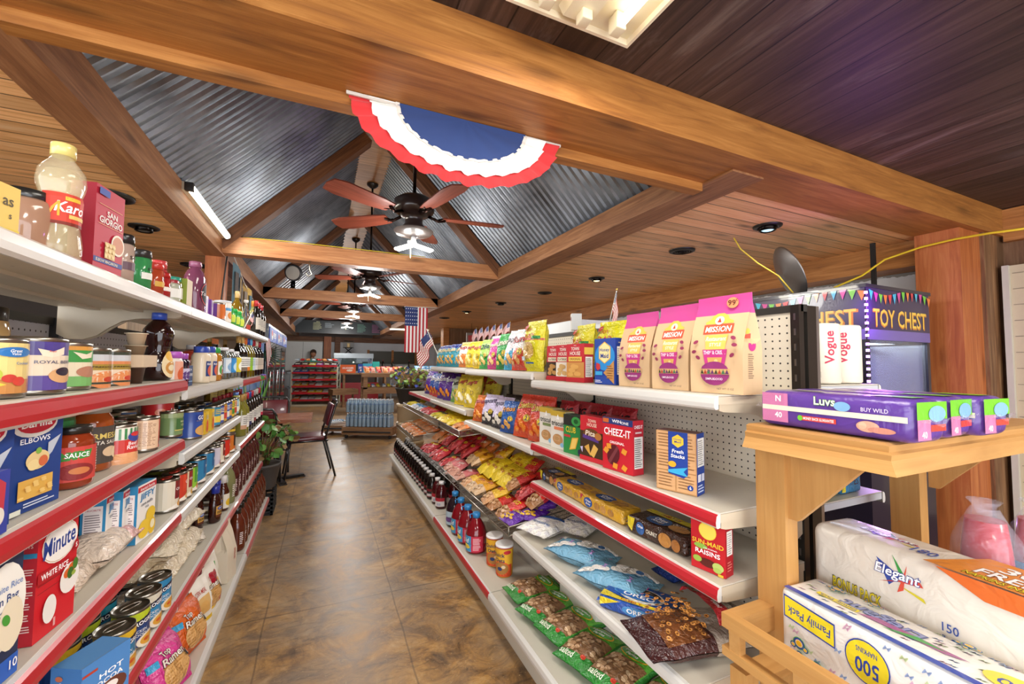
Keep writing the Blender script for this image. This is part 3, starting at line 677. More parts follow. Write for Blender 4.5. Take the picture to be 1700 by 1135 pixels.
# wire baskets / sloping wire shelves
def wire_shelf(y0, y1, xf, zf, xb, zb, label):
    root = empty('wire_basket_shelf', (xf, (y0+y1)/2, zf)); off = Vector(root.location); C = '#a8a39a'
    f = MB()
    for a, b in (((xf, y0, zf), (xf, y1, zf)), ((xf, y0, zf+.045), (xf, y1, zf+.045)), ((xb, y0, zb), (xb, y1, zb)), ((xf, y0, zf), (xb, y0, zb)), ((xf, y1, zf), (xb, y1, zb)),
                 ((xf, y0, zf), (xf, y0, zf+.045)), ((xf, y1, zf), (xf, y1, zf+.045)), ((xf, y0, zf+.045), (xb, y0, zb+.045)), ((xf, y1, zf+.045), (xb, y1, zb+.045))): f.tube([a, b], .0035, C, 'metal', 6)
    f.build('rim', parent=root)
    w = MB(); n = int((y1-y0)/.045)
    for i in range(1, n):
        y = y0+(y1-y0)*i/n; w.tube([(xf, y, zf+.045), (xf, y, zf), (xb, y, zb)], .0016, C, 'metal', 4)
    for t in (.33, .66): w.tube([(xf+(xb-xf)*t, y0, zf+(zb-zf)*t), (xf+(xb-xf)*t, y1, zf+(zb-zf)*t)], .0025, C, 'metal', 4)
    w.build('wire_mesh', parent=root)
    for c in root.children: c.location = -off
    return tag(root, label, 'wire shelf')
wire_shelf(3.0, 5.35, .93, .755, 1.38, .80, 'upper wire shelf of small yellow and orange snack bags in the right aisle')
wire_shelf(4.35, 5.40, .86, .50, 1.38, .56, 'short lower wire shelf of orange cookie packs at the far end of the right aisle')
wire_shelf(2.02, 4.33, .90, .41, 1.38, .47, 'long lower wire shelf heaped with candy and pork rind bags')
# ================================================================== product builders
def wob(seed):
    r = random.Random(seed); K = [(r.uniform(2, 9), r.uniform(2, 9), r.uniform(0, 6), r.uniform(.3, 1)) for _ in range(6)]
    return lambda u, v: sum(a*math.sin(x*u*2+y*v*2+p) for x, y, p, a in K)/4
def carton(name, w, h, d, cols, front=None, right=None, left=None, top=None, kind='paper', rz0=0):
    """cols: front right back left top bottom"""
    mb = MB().box(-w/2, -d/2, 0, w/2, d/2, h, cols[0], kind, cols)
    for fn, side in ((front, 'front'), (right, 'right'), (left, 'left'), (top, 'top')):
        if fn: fn(face_surf(mb, w, h, d, side, kind))
    mb.box(-w/2+.001, -d/2+.003, h, w/2-.001, -d/2+.0034, h+.0003, '#888888', kind)
    return mb.build(name)
def nutr(s, u0=.12, u1=.88, v0=.3, v1=.75, n=12, seed=3):
    s.rect(u0, v0, u1, v1, '#efece6'); s.lines(u0+.04, v0+.02, u1-.05, v1-.03, n, '#444444', seed)
def tin(name, r, h, base, design=None, lidcol='#9a958c', top='#8a857c', n=28, lid=True, band=None, ridges=False, tabcol='#b8b2a6'):
    mb = MB(); t = .003
    body = [(r*.96, 0, lidcol, 'metal'), (r, .002, lidcol, 'metal'), (r, .006, lidcol, 'metal'), (r*.985, .008, base, 'gloss')]
    if ridges:
        for k in range(9): z = .01+(h-.02)*k/8; body.append((r*(.985 if k % 2 else .975), z, base, 'gloss'))
    body += [(r*.985, h-.008, lidcol, 'metal'), (r, h-.006, lidcol, 'metal'), (r, h, lidcol, 'metal'), (r*.95, h, top, 'metal'), (r*.94, h-.004, top, 'metal'), (r*.6, h-.0035, top, 'metal')]
    mb.lathe(body, n, base, 'metal')
    if design: design(cyl_surf(mb, r*.985, .008, h-.008, math.pi*1.1, 'gloss'))
    o = mb.build(name)
    if lid: MB().tube([(r*.62*math.cos(a), -.0+r*.25*math.sin(a)+0, h+.0005) for a in [k*math.pi/6 for k in range(13)]], .0016, tabcol, 'metal', 5).build('pull_tab', parent=o)
    return o
def vessel(name, prof, col, kind='liquid', cap=None, capkind='gloss', label=None, n=24, sx=1, sy=1, rf=None, cuff=None):
    """lathe body; cap = list profile ; label = (z0, z1, span, basecol, fn)"""
    mb = MB().lathe(prof, n, col, kind, sx=sx, sy=sy)
    if label:
        z0, z1, span, bc, fn = label
        def rad(z):
            for p, q in zip(prof, prof[1:]):
                if p[1] <= z <= q[1] and q[1] > p[1]: return p[0]+(q[0]-p[0])*(z-p[1])/(q[1]-p[1])
            return prof[0][0]
        r0 = rad((z0+z1)/2)
        def sf(u, v, e):
            a = -math.pi/2+(u-.5)*span; z = z0+(z1-z0)*v; q = rad(z)+e+.0004; return (q*math.cos(a)*sx, q*math.sin(a)*sy, z)
        S = Surf(mb, sf, r0*span, z1-z0, 'paper', step=.01)
        if bc: S.rect(0, 0, 1, 1, bc)
        if fn: fn(S)
    o = mb.build(name)
    if cap: MB().lathe(cap, n, cap[0][2] if len(cap[0]) > 2 else '#ffffff', capkind, sx=1, sy=1).build('cap', parent=o)
    return o
def capprof(r, z0, z1, col): return [(r, z0, col), (r, z1-.002, col), (r*.93, z1, col)]
def pouch(name, w, h, t, col, fn=None, seed=1, nu=16, nv=20, kind='film', seal=.06, zig=True, flat_back=False, back=None, puff=.55, sealcol=None, parts=None, bulge=0.0):
    """pillow bag, printed side towards -y, bottom edge at z=0"""
    W_ = wob(seed); mb = MB()
    def T(u, v):
        a = abs(2*u-1); b = abs(2*v-1)
        vv = (v-seal)/(1-2*seal)
        if vv <= 0 or vv >= 1: return .0012
        e = max(0, 1-a**3.0)**puff*max(0, 1-abs(2*vv-1)**3.2)**puff
        low = 1+bulge*(.5-v)
        return .0012+t/2*e*low*(1+.20*W_(u, v))
    def pinch(v): return 1-.05*math.sin(math.pi*v)*(1 if True else 0)
    def fr(u, v, e=0):
        x = (u-.5)*w*(1-.04*math.sin(math.pi*v)+.012*math.sin(v*23+seed)); return (x, -T(u, v)-e+.004*W_(v, u)*t/.06, v*h)
    def bk(u, v):
        x = (u-.5)*w*(1-.04*math.sin(math.pi*v)+.012*math.sin(v*23+seed)); return (x, (T(u, v)*(.25 if flat_back else 1))+.004*W_(v, u)*t/.06, v*h)
    sc = sealcol or col
    def cc(u, v):
        if v < seal*.9 or v > 1-seal*.9: return sc if not callable(sc) else sc(u, v)
        return col(u, v) if callable(col) else col
    mb.grid(fr, nu, nv, cc, kind, True); mb.grid(bk, nu, nv, (back or cc), kind, True, flip=True)
    if fn: fn(Surf(mb, fr, w, h, kind, step=.010, lay=.0016))
    return mb.build(name)
def gusset(name, w, h, d, col, topcol, split, fn=None, side=None, seed=1, kind='paper'):
    W_ = wob(seed); mb = MB()
    def D(v): return d*(1 if v < .45 else max(.02, 1-((v-.45)/.47)**1.15)) if v < .92 else d*.02
    def Wd(v): return w*(1+.03*math.sin(v*3))*(1+.10*max(0, v-.5))
    def fr(u, v, e=0): return ((u-.5)*Wd(v), -D(v)/2-e+.0035*W_(u, v), v*h)
    def bk(u, v): return ((u-.5)*Wd(v), D(v)/2+.003*W_(v, u), v*h)
    def sd(s):
        def g(u, v, e=0):
            a = fr(0 if s < 0 else 1, v); b = bk(0 if s < 0 else 1, v); k = math.sin(math.pi*u)*(-.25 if v > .5 else -.03)*D(v)
            return (a[0]+(b[0]-a[0])*u+s*(k+e), a[1]+(b[1]-a[1])*u, a[2])
        return g
    c = lambda u, v: topcol if v > split+.02*math.sin(u*7) else col
    mb.grid(fr, 14, 20, c, kind, True); mb.grid(bk, 8, 20, c, kind, True, flip=True)
    mb.grid(sd(-1), 4, 20, c, kind, False, flip=True); mb.grid(sd(1), 4, 20, c, kind, False)
    mb.grid(lambda u, v: ((u-.5)*w, (v-.5)*d, 0), 1, 1, col, kind, flip=True)
    if fn: fn(Surf(mb, fr, w, h, kind, step=.02))
    if side: side(Surf(mb, lambda u, v, e: sd(1)(u, v, e), d, h, kind, step=.02))
    return mb.build(name)
def put(o, x, y, z, face, extra=0, rx=0, ry=0):
    """face: 'L' stands on the left run looking to +x, 'R' on the right run looking to -x, 'N' looks to -y"""
    rz = {'L': math.pi/2, 'R': -math.pi/2, 'N': 0}[face]+extra
    o.location = (x, y, z+.0012); o.rotation_euler = Euler((rx, ry, rz), 'XYZ'); return o
def ypx(px, X, z=1.2):
    py = 620
    for _ in range(4):
        y = onX(px, py, X).y; d = Vector((X, y, z+.06-CAMZ)); py = 567.5-FPX*d.dot(_u2)/d.dot(_f)
    if z < 1.3: y -= max(0, .075*(1-(px-20)/260))
    return y
def lay(o, x, y, z, rz, t, tilt=0, roll=0):
    """lay a pouch on its back with the print up"""
    o.rotation_euler = (Matrix.Rotation(rz, 3, 'Z') @ Matrix.Rotation(roll, 3, 'Y') @ Matrix.Rotation(-math.pi/2+tilt, 3, 'X')).to_euler(); o.location = (x, y, z+t); return o

# ================================================================== LEFT: top shelf
zt = ZL['t']+.0
def P(px, X, z, o, lab, cat, group=None, extra=0, rx=0, ry=0, face='L'):
    put(o, X, ypx(px, X, z), z, face, extra, rx, ry); return tag(o, lab, cat, group)
o = MB().box(-.06, -.001, 0, .06, .001, .115, '#e3c36a', 'paper'); s = Surf(o, lambda u, v, e: ((u-.5)*.12, -.001-e, v*.115), .12, .115, 'paper')
s.text('as', .72, .62, .16, '#5b5140'); s.text('s', .78, .32, .1, '#5b5140'); s.rect(0, 0, 1, .06, '#d9c14b')
P(-4, -.452, zt, o.build('price_tag'), 'yellow price tag card standing on the top left shelf lip', 'price tag', extra=-.2).scale = (.6, 1, .62)
def jar(name, r, h, col, capc, capr=None, kind='glass', label=None, neck=.8, caph=.025, fill=None):
    prof = [(r*.92, 0), (r, .006), (r, h*.72), (r*.93, h*.82), (r*neck, h*.88), (r*neck, h-caph)]
    o = vessel(name, prof, col, kind, cap=capprof(capr or r*neck*1.06, h-caph-.001, h, capc), label=label)
    if fill: MB().lathe([(r*.9, .004), (r*.95, .01), (r*.95, h*.68), (r*.3, h*.70)], 20, fill, 'granule').build('contents', parent=o)
    return o
j = jar('spice_jar', .046, .125, '#b98e74', '#1e1c1a', kind='liquid'); P(40, -.53, zt, j, 'brown filled glass jar with black lid at the near end of the top left shelf', 'jar')
def karo():
    prof = [(.036, 0), (.043, .006), (.045, .03), (.040, .06), (.0375, .072), (.040, .125), (.0375, .132), (.044, .15), (.046, .165), (.043, .185), (.030, .202), (.021, .212), (.020, .225)]
    def f(s):
        s.rect(0, 0, 1, .1, '#7d2a1e'); s.text('Karo', .56, .56, .34, '#ffffff', slant=.25, bold=.03); s.rect(.42, .78, .72, .9, '#e8b93a'); s.rect(.5, .22, .95, .34, '#e2c06a'); s.rect(.30, .25, .34, .72, '#e9a636'); s.poly([(.30, .7), (.2, .5), (.16, .32), (.2, .32), (.26, .52), (.34, .68)], '#e8a23a')
    o = vessel('syrup_bottle', prof, '#e6d9b4', 'clearplastic', cap=capprof(.0235, .216, .242, '#d9c878'), label=(.070, .134, 2.6, '#c9402f', f))
    MB().lathe([(.035, .004), (.041, .01), (.042, .03), (.037, .06), (.0355, .072), (.037, .125), (.041, .15), (.042, .163), (.03, .185)], 24, '#e2d2a4', 'clearplastic').build('syrup', parent=o)
    return o
k = karo(); k.scale = (.80, .80, .97)
P(97, -.488, zt, k, 'clear corn syrup bottle with red label, the nearer of the pair', 'syrup bottle', extra=-.75)
dup(k, (-.535, ypx(150, -.54, zt), zt+.001), k.rotation_euler, 'clear corn syrup bottle with red label half hidden behind the nearer one', scale=(.8, .8, .97))
def sg(s):
    s.rect(0, .10, 1, .16, '#2b3e88'); s.text('ELBOW MACARONI', .45, .13, .035, '#e8dcc0', w=.75); s.text('SAN', .55, .70, .07, '#f2efe8', w=.36, bold=.015); s.text('GIORGIO', .52, .61, .08, '#f2efe8', w=.8, bold=.015); s.rect(.1, .78, .9, .785, '#d9b36a'); s.rect(.08, .55, .95, .554, '#d9b36a')
    s.ell(.78, .37, .24, .13, '#e9e2d0'); s.ell(.78, .37, .20, .105, '#c98a6a'); s.rect(.32, .17, .68, .36, '#d9bc7e'); s.rect(.05, .89, .4, .97, '#3a4fa0')
    for q in range(9): s.ell(.36+q % 3*.12, .20+q//3*.06, .05, .02, '#e8cf96', 8)
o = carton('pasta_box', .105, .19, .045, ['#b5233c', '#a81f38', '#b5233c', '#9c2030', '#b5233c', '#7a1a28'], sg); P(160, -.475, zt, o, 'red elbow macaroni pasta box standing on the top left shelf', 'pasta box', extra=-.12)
def shaker(col, label, lcol, capc, h=.13, r=.024, kind='liquid'):
    def f(s):
        s.rect(.1, .35, .9, .6, lcol); s.text(label, .5, .75, .12, '#222222', maxw=.8)
    return vessel('spice_shaker', [(r, 0), (r, h*.78), (r*.85, h*.8), (r*.85, h*.82)], col, kind, cap=[(r*.95, h*.81, capc), (r*.95, h-.004, capc), (r*.85, h, capc)], label=(h*.08, h*.7, 3.0, None, f))
for px, X, col, tx, lc, cc, h, lab in ((203, -.49, '#c9b0a0', 'SALT', '#6b5560', '#1c1a1b', .135, 'pale pink salt shaker with black lid beside the red pasta box'),
    (219, -.515, '#d9d0c6', 'BBQ', '#c85a3a', '#1c1a1b', .125, 'slim white and red spice shaker with black lid'), (234, -.485, '#3f9a5a', 'HERB', '#e8e8e0', '#2a2827', .12, 'green spice shaker with black lid and white label'),
    (247, -.50, '#5a2d70', 'CHILI', '#a3702c', '#1c1a1b', .10, 'small purple and brown spice shaker with black lid'), (256, -.485, '#c94f30', 'CAJUN', '#d9a94a', '#c93a32', .105, 'orange and yellow spice shaker with red lid'),
    (262, -.53, '#c73a3a', 'SPICE', '#e6d9d0', '#d0484a', .15, 'tall red seasoning tub with red lid behind the small shakers'), (268, -.48, '#c23030', 'RUB', '#efe9e0', '#b02020', .085, 'short red and white spice shaker')):
    P(px, X, zt, shaker(col, tx, lc, cc, h), lab, 'spice shaker')
P(287, -.51, zt, jar('olive_jar', .028, .11, '#8c8a3a', '#2fa08a', kind='liquid', label=(.03, .07, 2.4, '#e8e4d4', None)), 'jar of green olives with a teal lid on the top left shelf', 'jar')
P(284, -.475, zt, jar('pimento_jar', .026, .075, '#c9d0b8', '#a3323a', kind='liquid', label=(.015, .045, 2.6, '#eef0e8', None)), 'small short jar with dark red lid in front of the olive jar', 'jar')
def flat(c): return lambda s: None
o = carton('mix_box', .07, .11, .04, ['#efe3c8', '#e9dcc0', '#efe3c8', '#8a9a3a', '#efe3c8', '#ddd']); P(304, -.49, zt, o, 'cream coloured small box beside the purple syrup bottle', 'box')
def f(s): s.ell(.5, .5, .42, .48, '#1e1a22'); s.ell(.5, .5, .38, .44, '#c23040'); s.ell(.5, .5, .35, .40, '#262029'); s.text('Torani', .5, .5, .16, '#e8e0e0', slant=.2)
P(322, -.475, zt, vessel('syrup_bottle', [(.034, 0), (.037, .01), (.037, .13), (.03, .155), (.02, .168), (.019, .175)], '#8a4a68', 'liquid', cap=capprof(.021, .175, .198, '#9a5a78'), label=(.02, .12, 2.0, None, f)), 'purple syrup bottle with black and red oval label on the top left shelf', 'syrup bottle')
def f(s): s.rect(.35, 0, .75, 1, '#ece6ee'); s.ell(.5, .75, .15, .12, '#cfc0dd')
for i, px in enumerate((336, 346, 354)):
    o = carton('pudding_box', .075, .09-.006*i, .03, ['#7b3fa0', '#8b4fb0', '#7b3fa0', '#6b3590', '#8f5ab0', '#555'], f); P(px, -.49, zt, o, ('purple dessert mix box, nearest of three beside the purple bottle', 'purple dessert mix box, the middle one of three', 'purple dessert mix box, farthest of three next to the orange can')[i], 'box', extra=.1*i)
P(361, -.475, zt, tin('snack_can', .034, .085, '#d9712c', lambda s: s.rect(.5, .2, .9, .8, '#f2e6d6')), 'orange patterned snack can on the top left shelf', 'can')
def f(s): s.rect(0, .6, 1, .75, '#5aa0d0'); s.ell(.45, .35, .2, .2, '#d98a3a'); s.lines(.6, .1, .95, .55, 6, '#667')
P(369, -.48, zt, vessel('oat_canister', [(.038, 0), (.038, .105)], '#ece6da', 'paper', cap=capprof(.039, .105, .113, '#e8f0f4'), label=(.004, .1, 3, '#efe8dc', f)), 'cream canister with pale blue lid beside the green juice bottles', 'canister')

# ---- wine bottle maker
WPROF = [(.031, 0), (.034, .004), (.034, .155), (.031, .172), (.018, .197), (.013, .212), (.012, .258)]
def wine(glass, foil, lab, lab2=None, kind='liquid', h=1.0, cap0=.25):
    def f(s):
        if lab2: s.rect(.0, .0, 1, .28, lab2)
        s.lines(.15, .35, .85, .9, 4, '#777777')
    o = vessel('wine_bottle', [(r, z*h) for r, z in WPROF], glass, kind, label=(.045*h, .135*h, 2.8, lab, f), n=18)
    MB().lathe([(.014, .222*h, foil), (.014, .262*h, foil), (.012, .266*h, foil)], 14, foil, 'gloss').build('foil_cap', parent=o); return o
W1 = wine('#8a6a1a', '#d9b87a', '#d8c06a'); P(392, -.53, zt, W1, 'amber white-wine bottle with gold foil behind the lime juice bottles', 'wine bottle')
def lime(c): 
    o = vessel('juice_bottle', [(.018, 0), (.024, .02), (.026, .045), (.022, .07), (.012, .085), (.010, .09)], c, 'gloss', cap=capprof(.012, .088, .108, '#1fae4a'), label=(.018, .06, 2.2, '#c9d94a', None)); return o
l1 = lime('#2f9a3c'); P(382, -.475, zt, l1, 'small green lime juice squeeze bottle, nearest of three', 'juice bottle')
for px, lab in ((390, 'small green lime juice squeeze bottle, middle one of three'), (397, 'small green lime juice squeeze bottle, farthest of three')): dup(l1, (-.475, ypx(px, -.475, zt), zt+.001), l1.rotation_euler, lab)
W2 = wine('#a8b070', '#e89a3c', '#f0eee6'); P(419, -.50, zt, W2, 'pale green wine bottle with orange foil on the top left shelf', 'wine bottle')
P(407, -.49, zt, vessel('spirit_bottle', [(.03, 0), (.03, .12), (.02, .15), (.012, .165), (.012, .2)], '#dfe3e2', 'glass', cap=capprof(.014, .2, .22, '#d8d8d8'), label=(.02, .05, 2.4, '#b8402c', None)), 'clear bottle with a small red label beside the pale green wine', 'bottle')
W3 = wine('#17130f', '#b0252c', '#c9c2b4')
for i, px in enumerate((424, 428.5, 432.5)):
    o = W3 if i == 0 else dup(W3, (0, 0, 0)); P(px, -.475, zt, o, ('dark wine bottle with red foil beside the pale green wine on the top shelf', 'dark wine bottle, second from the far end of the top left shelf', 'dark wine bottle at the far end of the top left shelf')[i], 'wine bottle')
def small_flag(px, X, z, ang, w=.10, h=.07, L=.22, face=None, droop=.3, label='', flagat=.62, rz=None, cat='flag', stars=True):
    root = empty('hand_flag', (X, ypx(px, X, z), z)); 
    MB().tube([(0, 0, 0), (0, 0, L)], .0028, '#e9e4d8', 'paint', 6).lathe([(.005, L, '#e0c060'), (.004, L+.012, '#e0c060')], 8, '#e0c060', 'metal').build('stick', parent=root)
    mb = MB(); n, mth = 13, 10
    def fl(u, v, e=0): return (u*w*.85, .010*math.sin(u*7+v*2)*(u)+e, L-.01-h*(1-v)-u*u*droop*w)
    for k in range(n):
        c = '#b4222c' if k % 2 == 0 else '#f0ece6'
        mb.grid(lambda u, v: fl(u, (n-1-k+v)/n), mth, 1, c, 'cloth', False)
    if stars:
        mb.grid(lambda u, v: fl(u*.4, 6/13+v*7/13, -.0008), 6, 4, '#26366b', 'cloth', False); mb.grid(lambda u, v: fl(u*.4, 6/13+v*7/13, .0008), 6, 4, '#26366b', 'cloth', False)
        for a in range(6):
            for b in range(4):
                for sgn in (-1, 1):
                    p = fl((a+.5)/6*.4, 6/13+(b+.5)/4*7/13, sgn*.0014); q = .0022*w/.1; mb.add([(p[0]-q, p[1], p[2]), (p[0], p[1], p[2]-q), (p[0]+q, p[1], p[2]), (p[0], p[1], p[2]+q)], [[0, 1, 2, 3]], '#ffffff', 'cloth')
    mb.build('flag_cloth', parent=root)
    root.rotation_euler = Euler((ang[0], ang[1], rz if rz is not None else math.pi*.5)); return tag(root, label, 'flag', None)
small_flag(404, -.47, zt+.0, (R(0), R(38)), label='small stick flag leaning among the bottles of the top left shelf', L=.17, rz=R(70), w=.07, h=.05)

# ================================================================== LEFT: second shelf (a)
za = 1.235; za2 = 1.205; za3 = 1.19
def lab_fruit(s):
    s.rect(0, 0, 1, 1, '#e9d28a'); s.rect(0, 0, 1, .28, '#c78a4e'); s.rect(0, .28, .16, .92, '#f2ead6'); s.ell(.32, .42, .11, .2, '#a7b23a'); s.ell(.38, .38, .09, .14, '#b9c24a'); s.poly([(.2, .22), (.35, .3), (.5, .18), (.38, .1)], '#e6c94f')
    s.ell(.52, .3, .06, .08, '#c9433a'); s.ell(.6, .24, .06, .09, '#d0463a'); s.ell(.56, .82, .16, .1, '#2f74b8'); s.text('Great', .56, .845, .06, '#ffffff', slant=.2); s.text('Value', .56, .785, .05, '#ffffff', slant=.2); s.text('Cocktail', .62, .6, .05, '#2f74b8')
o = tin('fruit_can', .046, .098, '#e9d28a', lab_fruit); P(26, -.50, za, o, 'can of mixed fruit with pear picture at the near end of the second left shelf', 'food can', extra=-.6)
def lab_bb(s):
    s.rect(0, .72, 1, 1, '#4b3f8c'); s.rect(0, .3, 1, .72, '#e6d6c0'); s.rect(0, 0, 1, .3, '#5a4a98')
    s.poly([(.38, .86), (.5, .8), (.62, .9), (.62, .74), (.5, .68), (.42, .7)], '#f0e2cc'); s.text('Royal', .5, .8, .05, '#c23a3a', slant=.2); s.text('ROYAL BERRY', .56, .58, .065, '#4a4a6a', w=.4); s.ell(.62, .30, .15, .16, '#d9a878'); s.ell(.62, .38, .09, .09, '#2c2438')
o = tin('pie_filling_can', .049, .104, '#e6d6c0', lab_bb); P(80, -.495, za, o, 'can of blueberry pie filling with purple label on the second left shelf', 'food can', extra=-.55)
def lab_ap(s): s.rect(0, .9, 1, 1, '#d99a4a'); s.rect(0, .6, 1, .9, '#3f9a4a'); s.rect(0, .25, 1, .6, '#e8dcc0'); s.rect(0, 0, 1, .25, '#79b56a'); s.poly([(.4, .86), (.55, .8), (.66, .88), (.64, .72), (.5, .68)], '#f0e2cc'); s.ell(.6, .36, .16, .14, '#b98068')
o = tin('pie_filling_can', .046, .100, '#8fbf7a', lab_ap); P(122, -.505, za, o, 'can of apple pie filling with green label on the second left shelf', 'food can', extra=-.5)
def lab_pe(s): s.rect(0, .9, 1, 1, '#3a4034'); s.rect(0, .66, 1, .9, '#c9ccd2'); s.rect(0, .6, 1, .7, '#d98a5a'); s.rect(0, .42, 1, .6, '#a88a3a'); s.rect(0, 0, 1, .42, '#e8d2b8'); s.ell(.6, .12, .3, .28, '#e2905a'); s.ell(.6, .14, .1, .08, '#c8402c'); s.text('FREESTONE', .55, .52, .05, '#33301c', w=.4); s.rect(0, 0, 1, .06, '#3a4034')
o = tin('fruit_can', .042, .092, '#d8c8b0', lab_pe); P(156, -.50, za, o, 'nearer of two peach cans with dark green rim on the second left shelf', 'food can', extra=-.45)
dup(o, (-.50, ypx(188, -.50, za), za+.001), o.rotation_euler, 'farther of two peach cans, beside the applesauce cups')
# applesauce cups in a sleeve, stacked in layers
def cups():
    root = empty('applesauce_cup_pack'); 
    MB().box(-.05, -.034, .045, .05, .034, .078, '#cdb79a', 'paper').build('card_sleeve', parent=root)
    for k, (x, z, c) in enumerate(((-.024, 0, '#c9a56a'), (.024, 0, '#6a4a3a'), (-.024, .078, '#cdb08c'), (.024, .078, '#c0a484'), (-.01, .105, '#cdb394'))):
        h = .045 if k < 2 else .027 if k < 4 else .034
        MB().lathe([(.017, z, c), (.0225, z+h-.003, c), (.026, z+h-.002, '#d8c8ac'), (.026, z+h, '#d8c8ac')], 18, c, 'gloss').build('cup', parent=root)
    return root
P(228, -.475, za, cups(), 'stack of small plastic applesauce cups in a card sleeve on the second left shelf', 'cup pack')
P(8, -.60, za, jar('spice_jar', .04, .165, '#caa66e', '#161413', kind='liquid', capr=.036, caph=.05), 'large jar with tall black lid behind the fruit can', 'jar')
prof = [(.036, 0), (.042, .01), (.043, .06), (.036, .085), (.033, .10), (.036, .125), (.043, .155), (.041, .175), (.028, .196), (.018, .205), (.017, .215)]
def f(s): s.ell(.6, .38, .3, .4, '#e8d3a8'); s.ell(.6, .3, .2, .2, '#c98f4a'); s.ell(.6, .66, .18, .16, '#e3b24a'); s.ell(.6, .3, .12, .1, '#e9dcb8')
P(262, -.49, za, vessel('pancake_syrup_bottle', prof, '#2a0d0c', 'liquid', cap=capprof(.021, .208, .232, '#2f52b8'), label=(.01, .12, 2.6, None, f)), 'tall dark pancake syrup bottle with blue cap on the second left shelf', 'syrup bottle', extra=-.5).scale = (.95, .95, .94)
# section 2
def tallbottle(name, r, h, col, capc, label=None, kind='gloss', neck=.5, caph=.03, shoulder=.72, body=None):
    prof = [(r*.95, 0), (r, .008), (r, h*shoulder), (r*.9, h*(shoulder+.06)), (r*neck, h*(shoulder+.16)), (r*neck, h-caph)]
    return vessel(name, prof, col, kind, cap=capprof(r*neck*1.15, h-caph-.001, h, capc), label=label)
def lab(c1, c2=None, t=None, tc='#ffffff'):
    def f(s):
        s.rect(.1, .1, .9, .9, c1)
        if c2: s.ell(.5, .4, .3, .3, c2)
        if t: s.text(t, .5, .75, .12, tc, maxw=.7)
    return f
IT = [(285, -.475, tallbottle('lotion_bottle', .030, .125, '#e8ddd2', '#b85fc4', (.01, .1, 2.6, None, lab('#e6a890', '#d0603a')), neck=.8, caph=.022), 'white bottle with pink cap beside the pancake syrup', 'bottle', za2),
      (295, -.475, tallbottle('juice_bottle', .024, .12, '#241a33', '#a95cc0', (.02, .07, 2.6, None, lab('#c9c2dd', '#57357a')), 'liquid', .7, .02), 'dark grape juice bottle with pink cap, nearer of two', 'bottle', za2),
      (301, -.475, tallbottle('juice_bottle', .024, .12, '#241a33', '#a95cc0', (.02, .07, 2.6, None, lab('#c9c2dd', '#57357a')), 'liquid', .7, .02), 'dark grape juice bottle with pink cap, farther of two', 'bottle', za2),
      (315, -.55, tallbottle('ketchup_bottle', .042, .165, '#b03a28', '#a8a8a8', (.02, .12, 2.4, None, lab('#d03a3a', '#e8e0d0', 'HEINZ')), 'liquid', .35, .02), 'large red ketchup bottle with grey cap on the second left shelf', 'bottle', za2),
      (333, -.475, tallbottle('dressing_bottle', .034, .155, '#e3d3b8', '#2b49a8', (.02, .10, 2.0, None, lab('#2a3f7a', '#d0604a', 'RANCH')), 'gloss', .7, .042), 'cream ranch dressing bottle with tall blue cap, nearer of two', 'dressing bottle', za2),
      (345, -.475, tallbottle('dressing_bottle', .033, .158, '#e3d3b8', '#2b49a8', (.02, .10, 2.0, None, lab('#2a3f7a', '#d0604a', 'RANCH')), 'gloss', .7, .042), 'cream ranch dressing bottle with tall blue cap, farther of two', 'dressing bottle', za2),
      (354, -.475, tallbottle('dressing_bottle', .033, .158, '#c98530', '#2f9a48', (.02, .10, 2.0, None, lab('#ece6d8', '#4a9a4a')), 'liquid', .7, .035), 'amber dressing bottle with green cap', 'dressing bottle', za2),
      (361, -.475, tallbottle('hot_sauce_bottle', .020, .13, '#b2401c', '#c03a2a', (.015, .07, 2.6, None, lab('#e8e2d8', '#c03030')), 'liquid', .45, .02), 'slim red hot sauce bottle beside the green capped dressing', 'sauce bottle', za2),
      (368, -.485, tallbottle('water_bottle', .040, .165, '#cdd6dc', '#eef0f2', (.03, .11, 2.4, '#b9cde0', lab('#dfe8ee', '#7fa8cf')), 'glass', .6, .015), 'large clear water bottle with white cap and pale label, nearest of three', 'water bottle', za2),
      (379, -.48, tallbottle('water_bottle', .036, .16, '#cdd6dc', '#eef0f2', (.03, .11, 2.4, '#2f7fc0', lab('#3a8fd0', '#bfe0f0')), 'glass', .6, .015), 'clear water bottle with bright blue label, middle of three', 'water bottle', za2),
      (388, -.475, tallbottle('water_bottle', .036, .15, '#cdd6dc', '#eef0f2', (.03, .115, 2.4, '#d9c63a', lab('#d9c63a', '#f2f2e6')), 'glass', .6, .015), 'clear bottle with yellow label, farthest of the three water bottles', 'water bottle', za2)]
for px, X, o, l, c, z in IT: P(px, X, z, o, l, c)
def f(s): s.text('MUCINEX', .5, .55, .13, '#ffffff', w=.85); s.rect(.1, .2, .9, .24, '#8fb0d0'); s.text('DM', .5, .8, .1, '#ffffff')
P(311, -.462, za2, carton('medicine_box', .06, .075, .02, ['#27406e', '#c8324a', '#27406e', '#c8324a', '#3a5590', '#223'], f), 'dark blue cold medicine box in front of the ketchup bottle', 'box')
WG = {}
def wrow(specs, z, pref):
    for px, X, g, foil, lb, lb2, lab_ in specs:
        key = (g, foil, lb, lb2)
        if key in WG: o = dup(WG[key], (0, 0, 0))
        else: o = WG[key] = wine(g, foil, lb, lb2)
        P(px, X, z, o, lab_, 'wine bottle'); o['category'] = 'wine bottle'
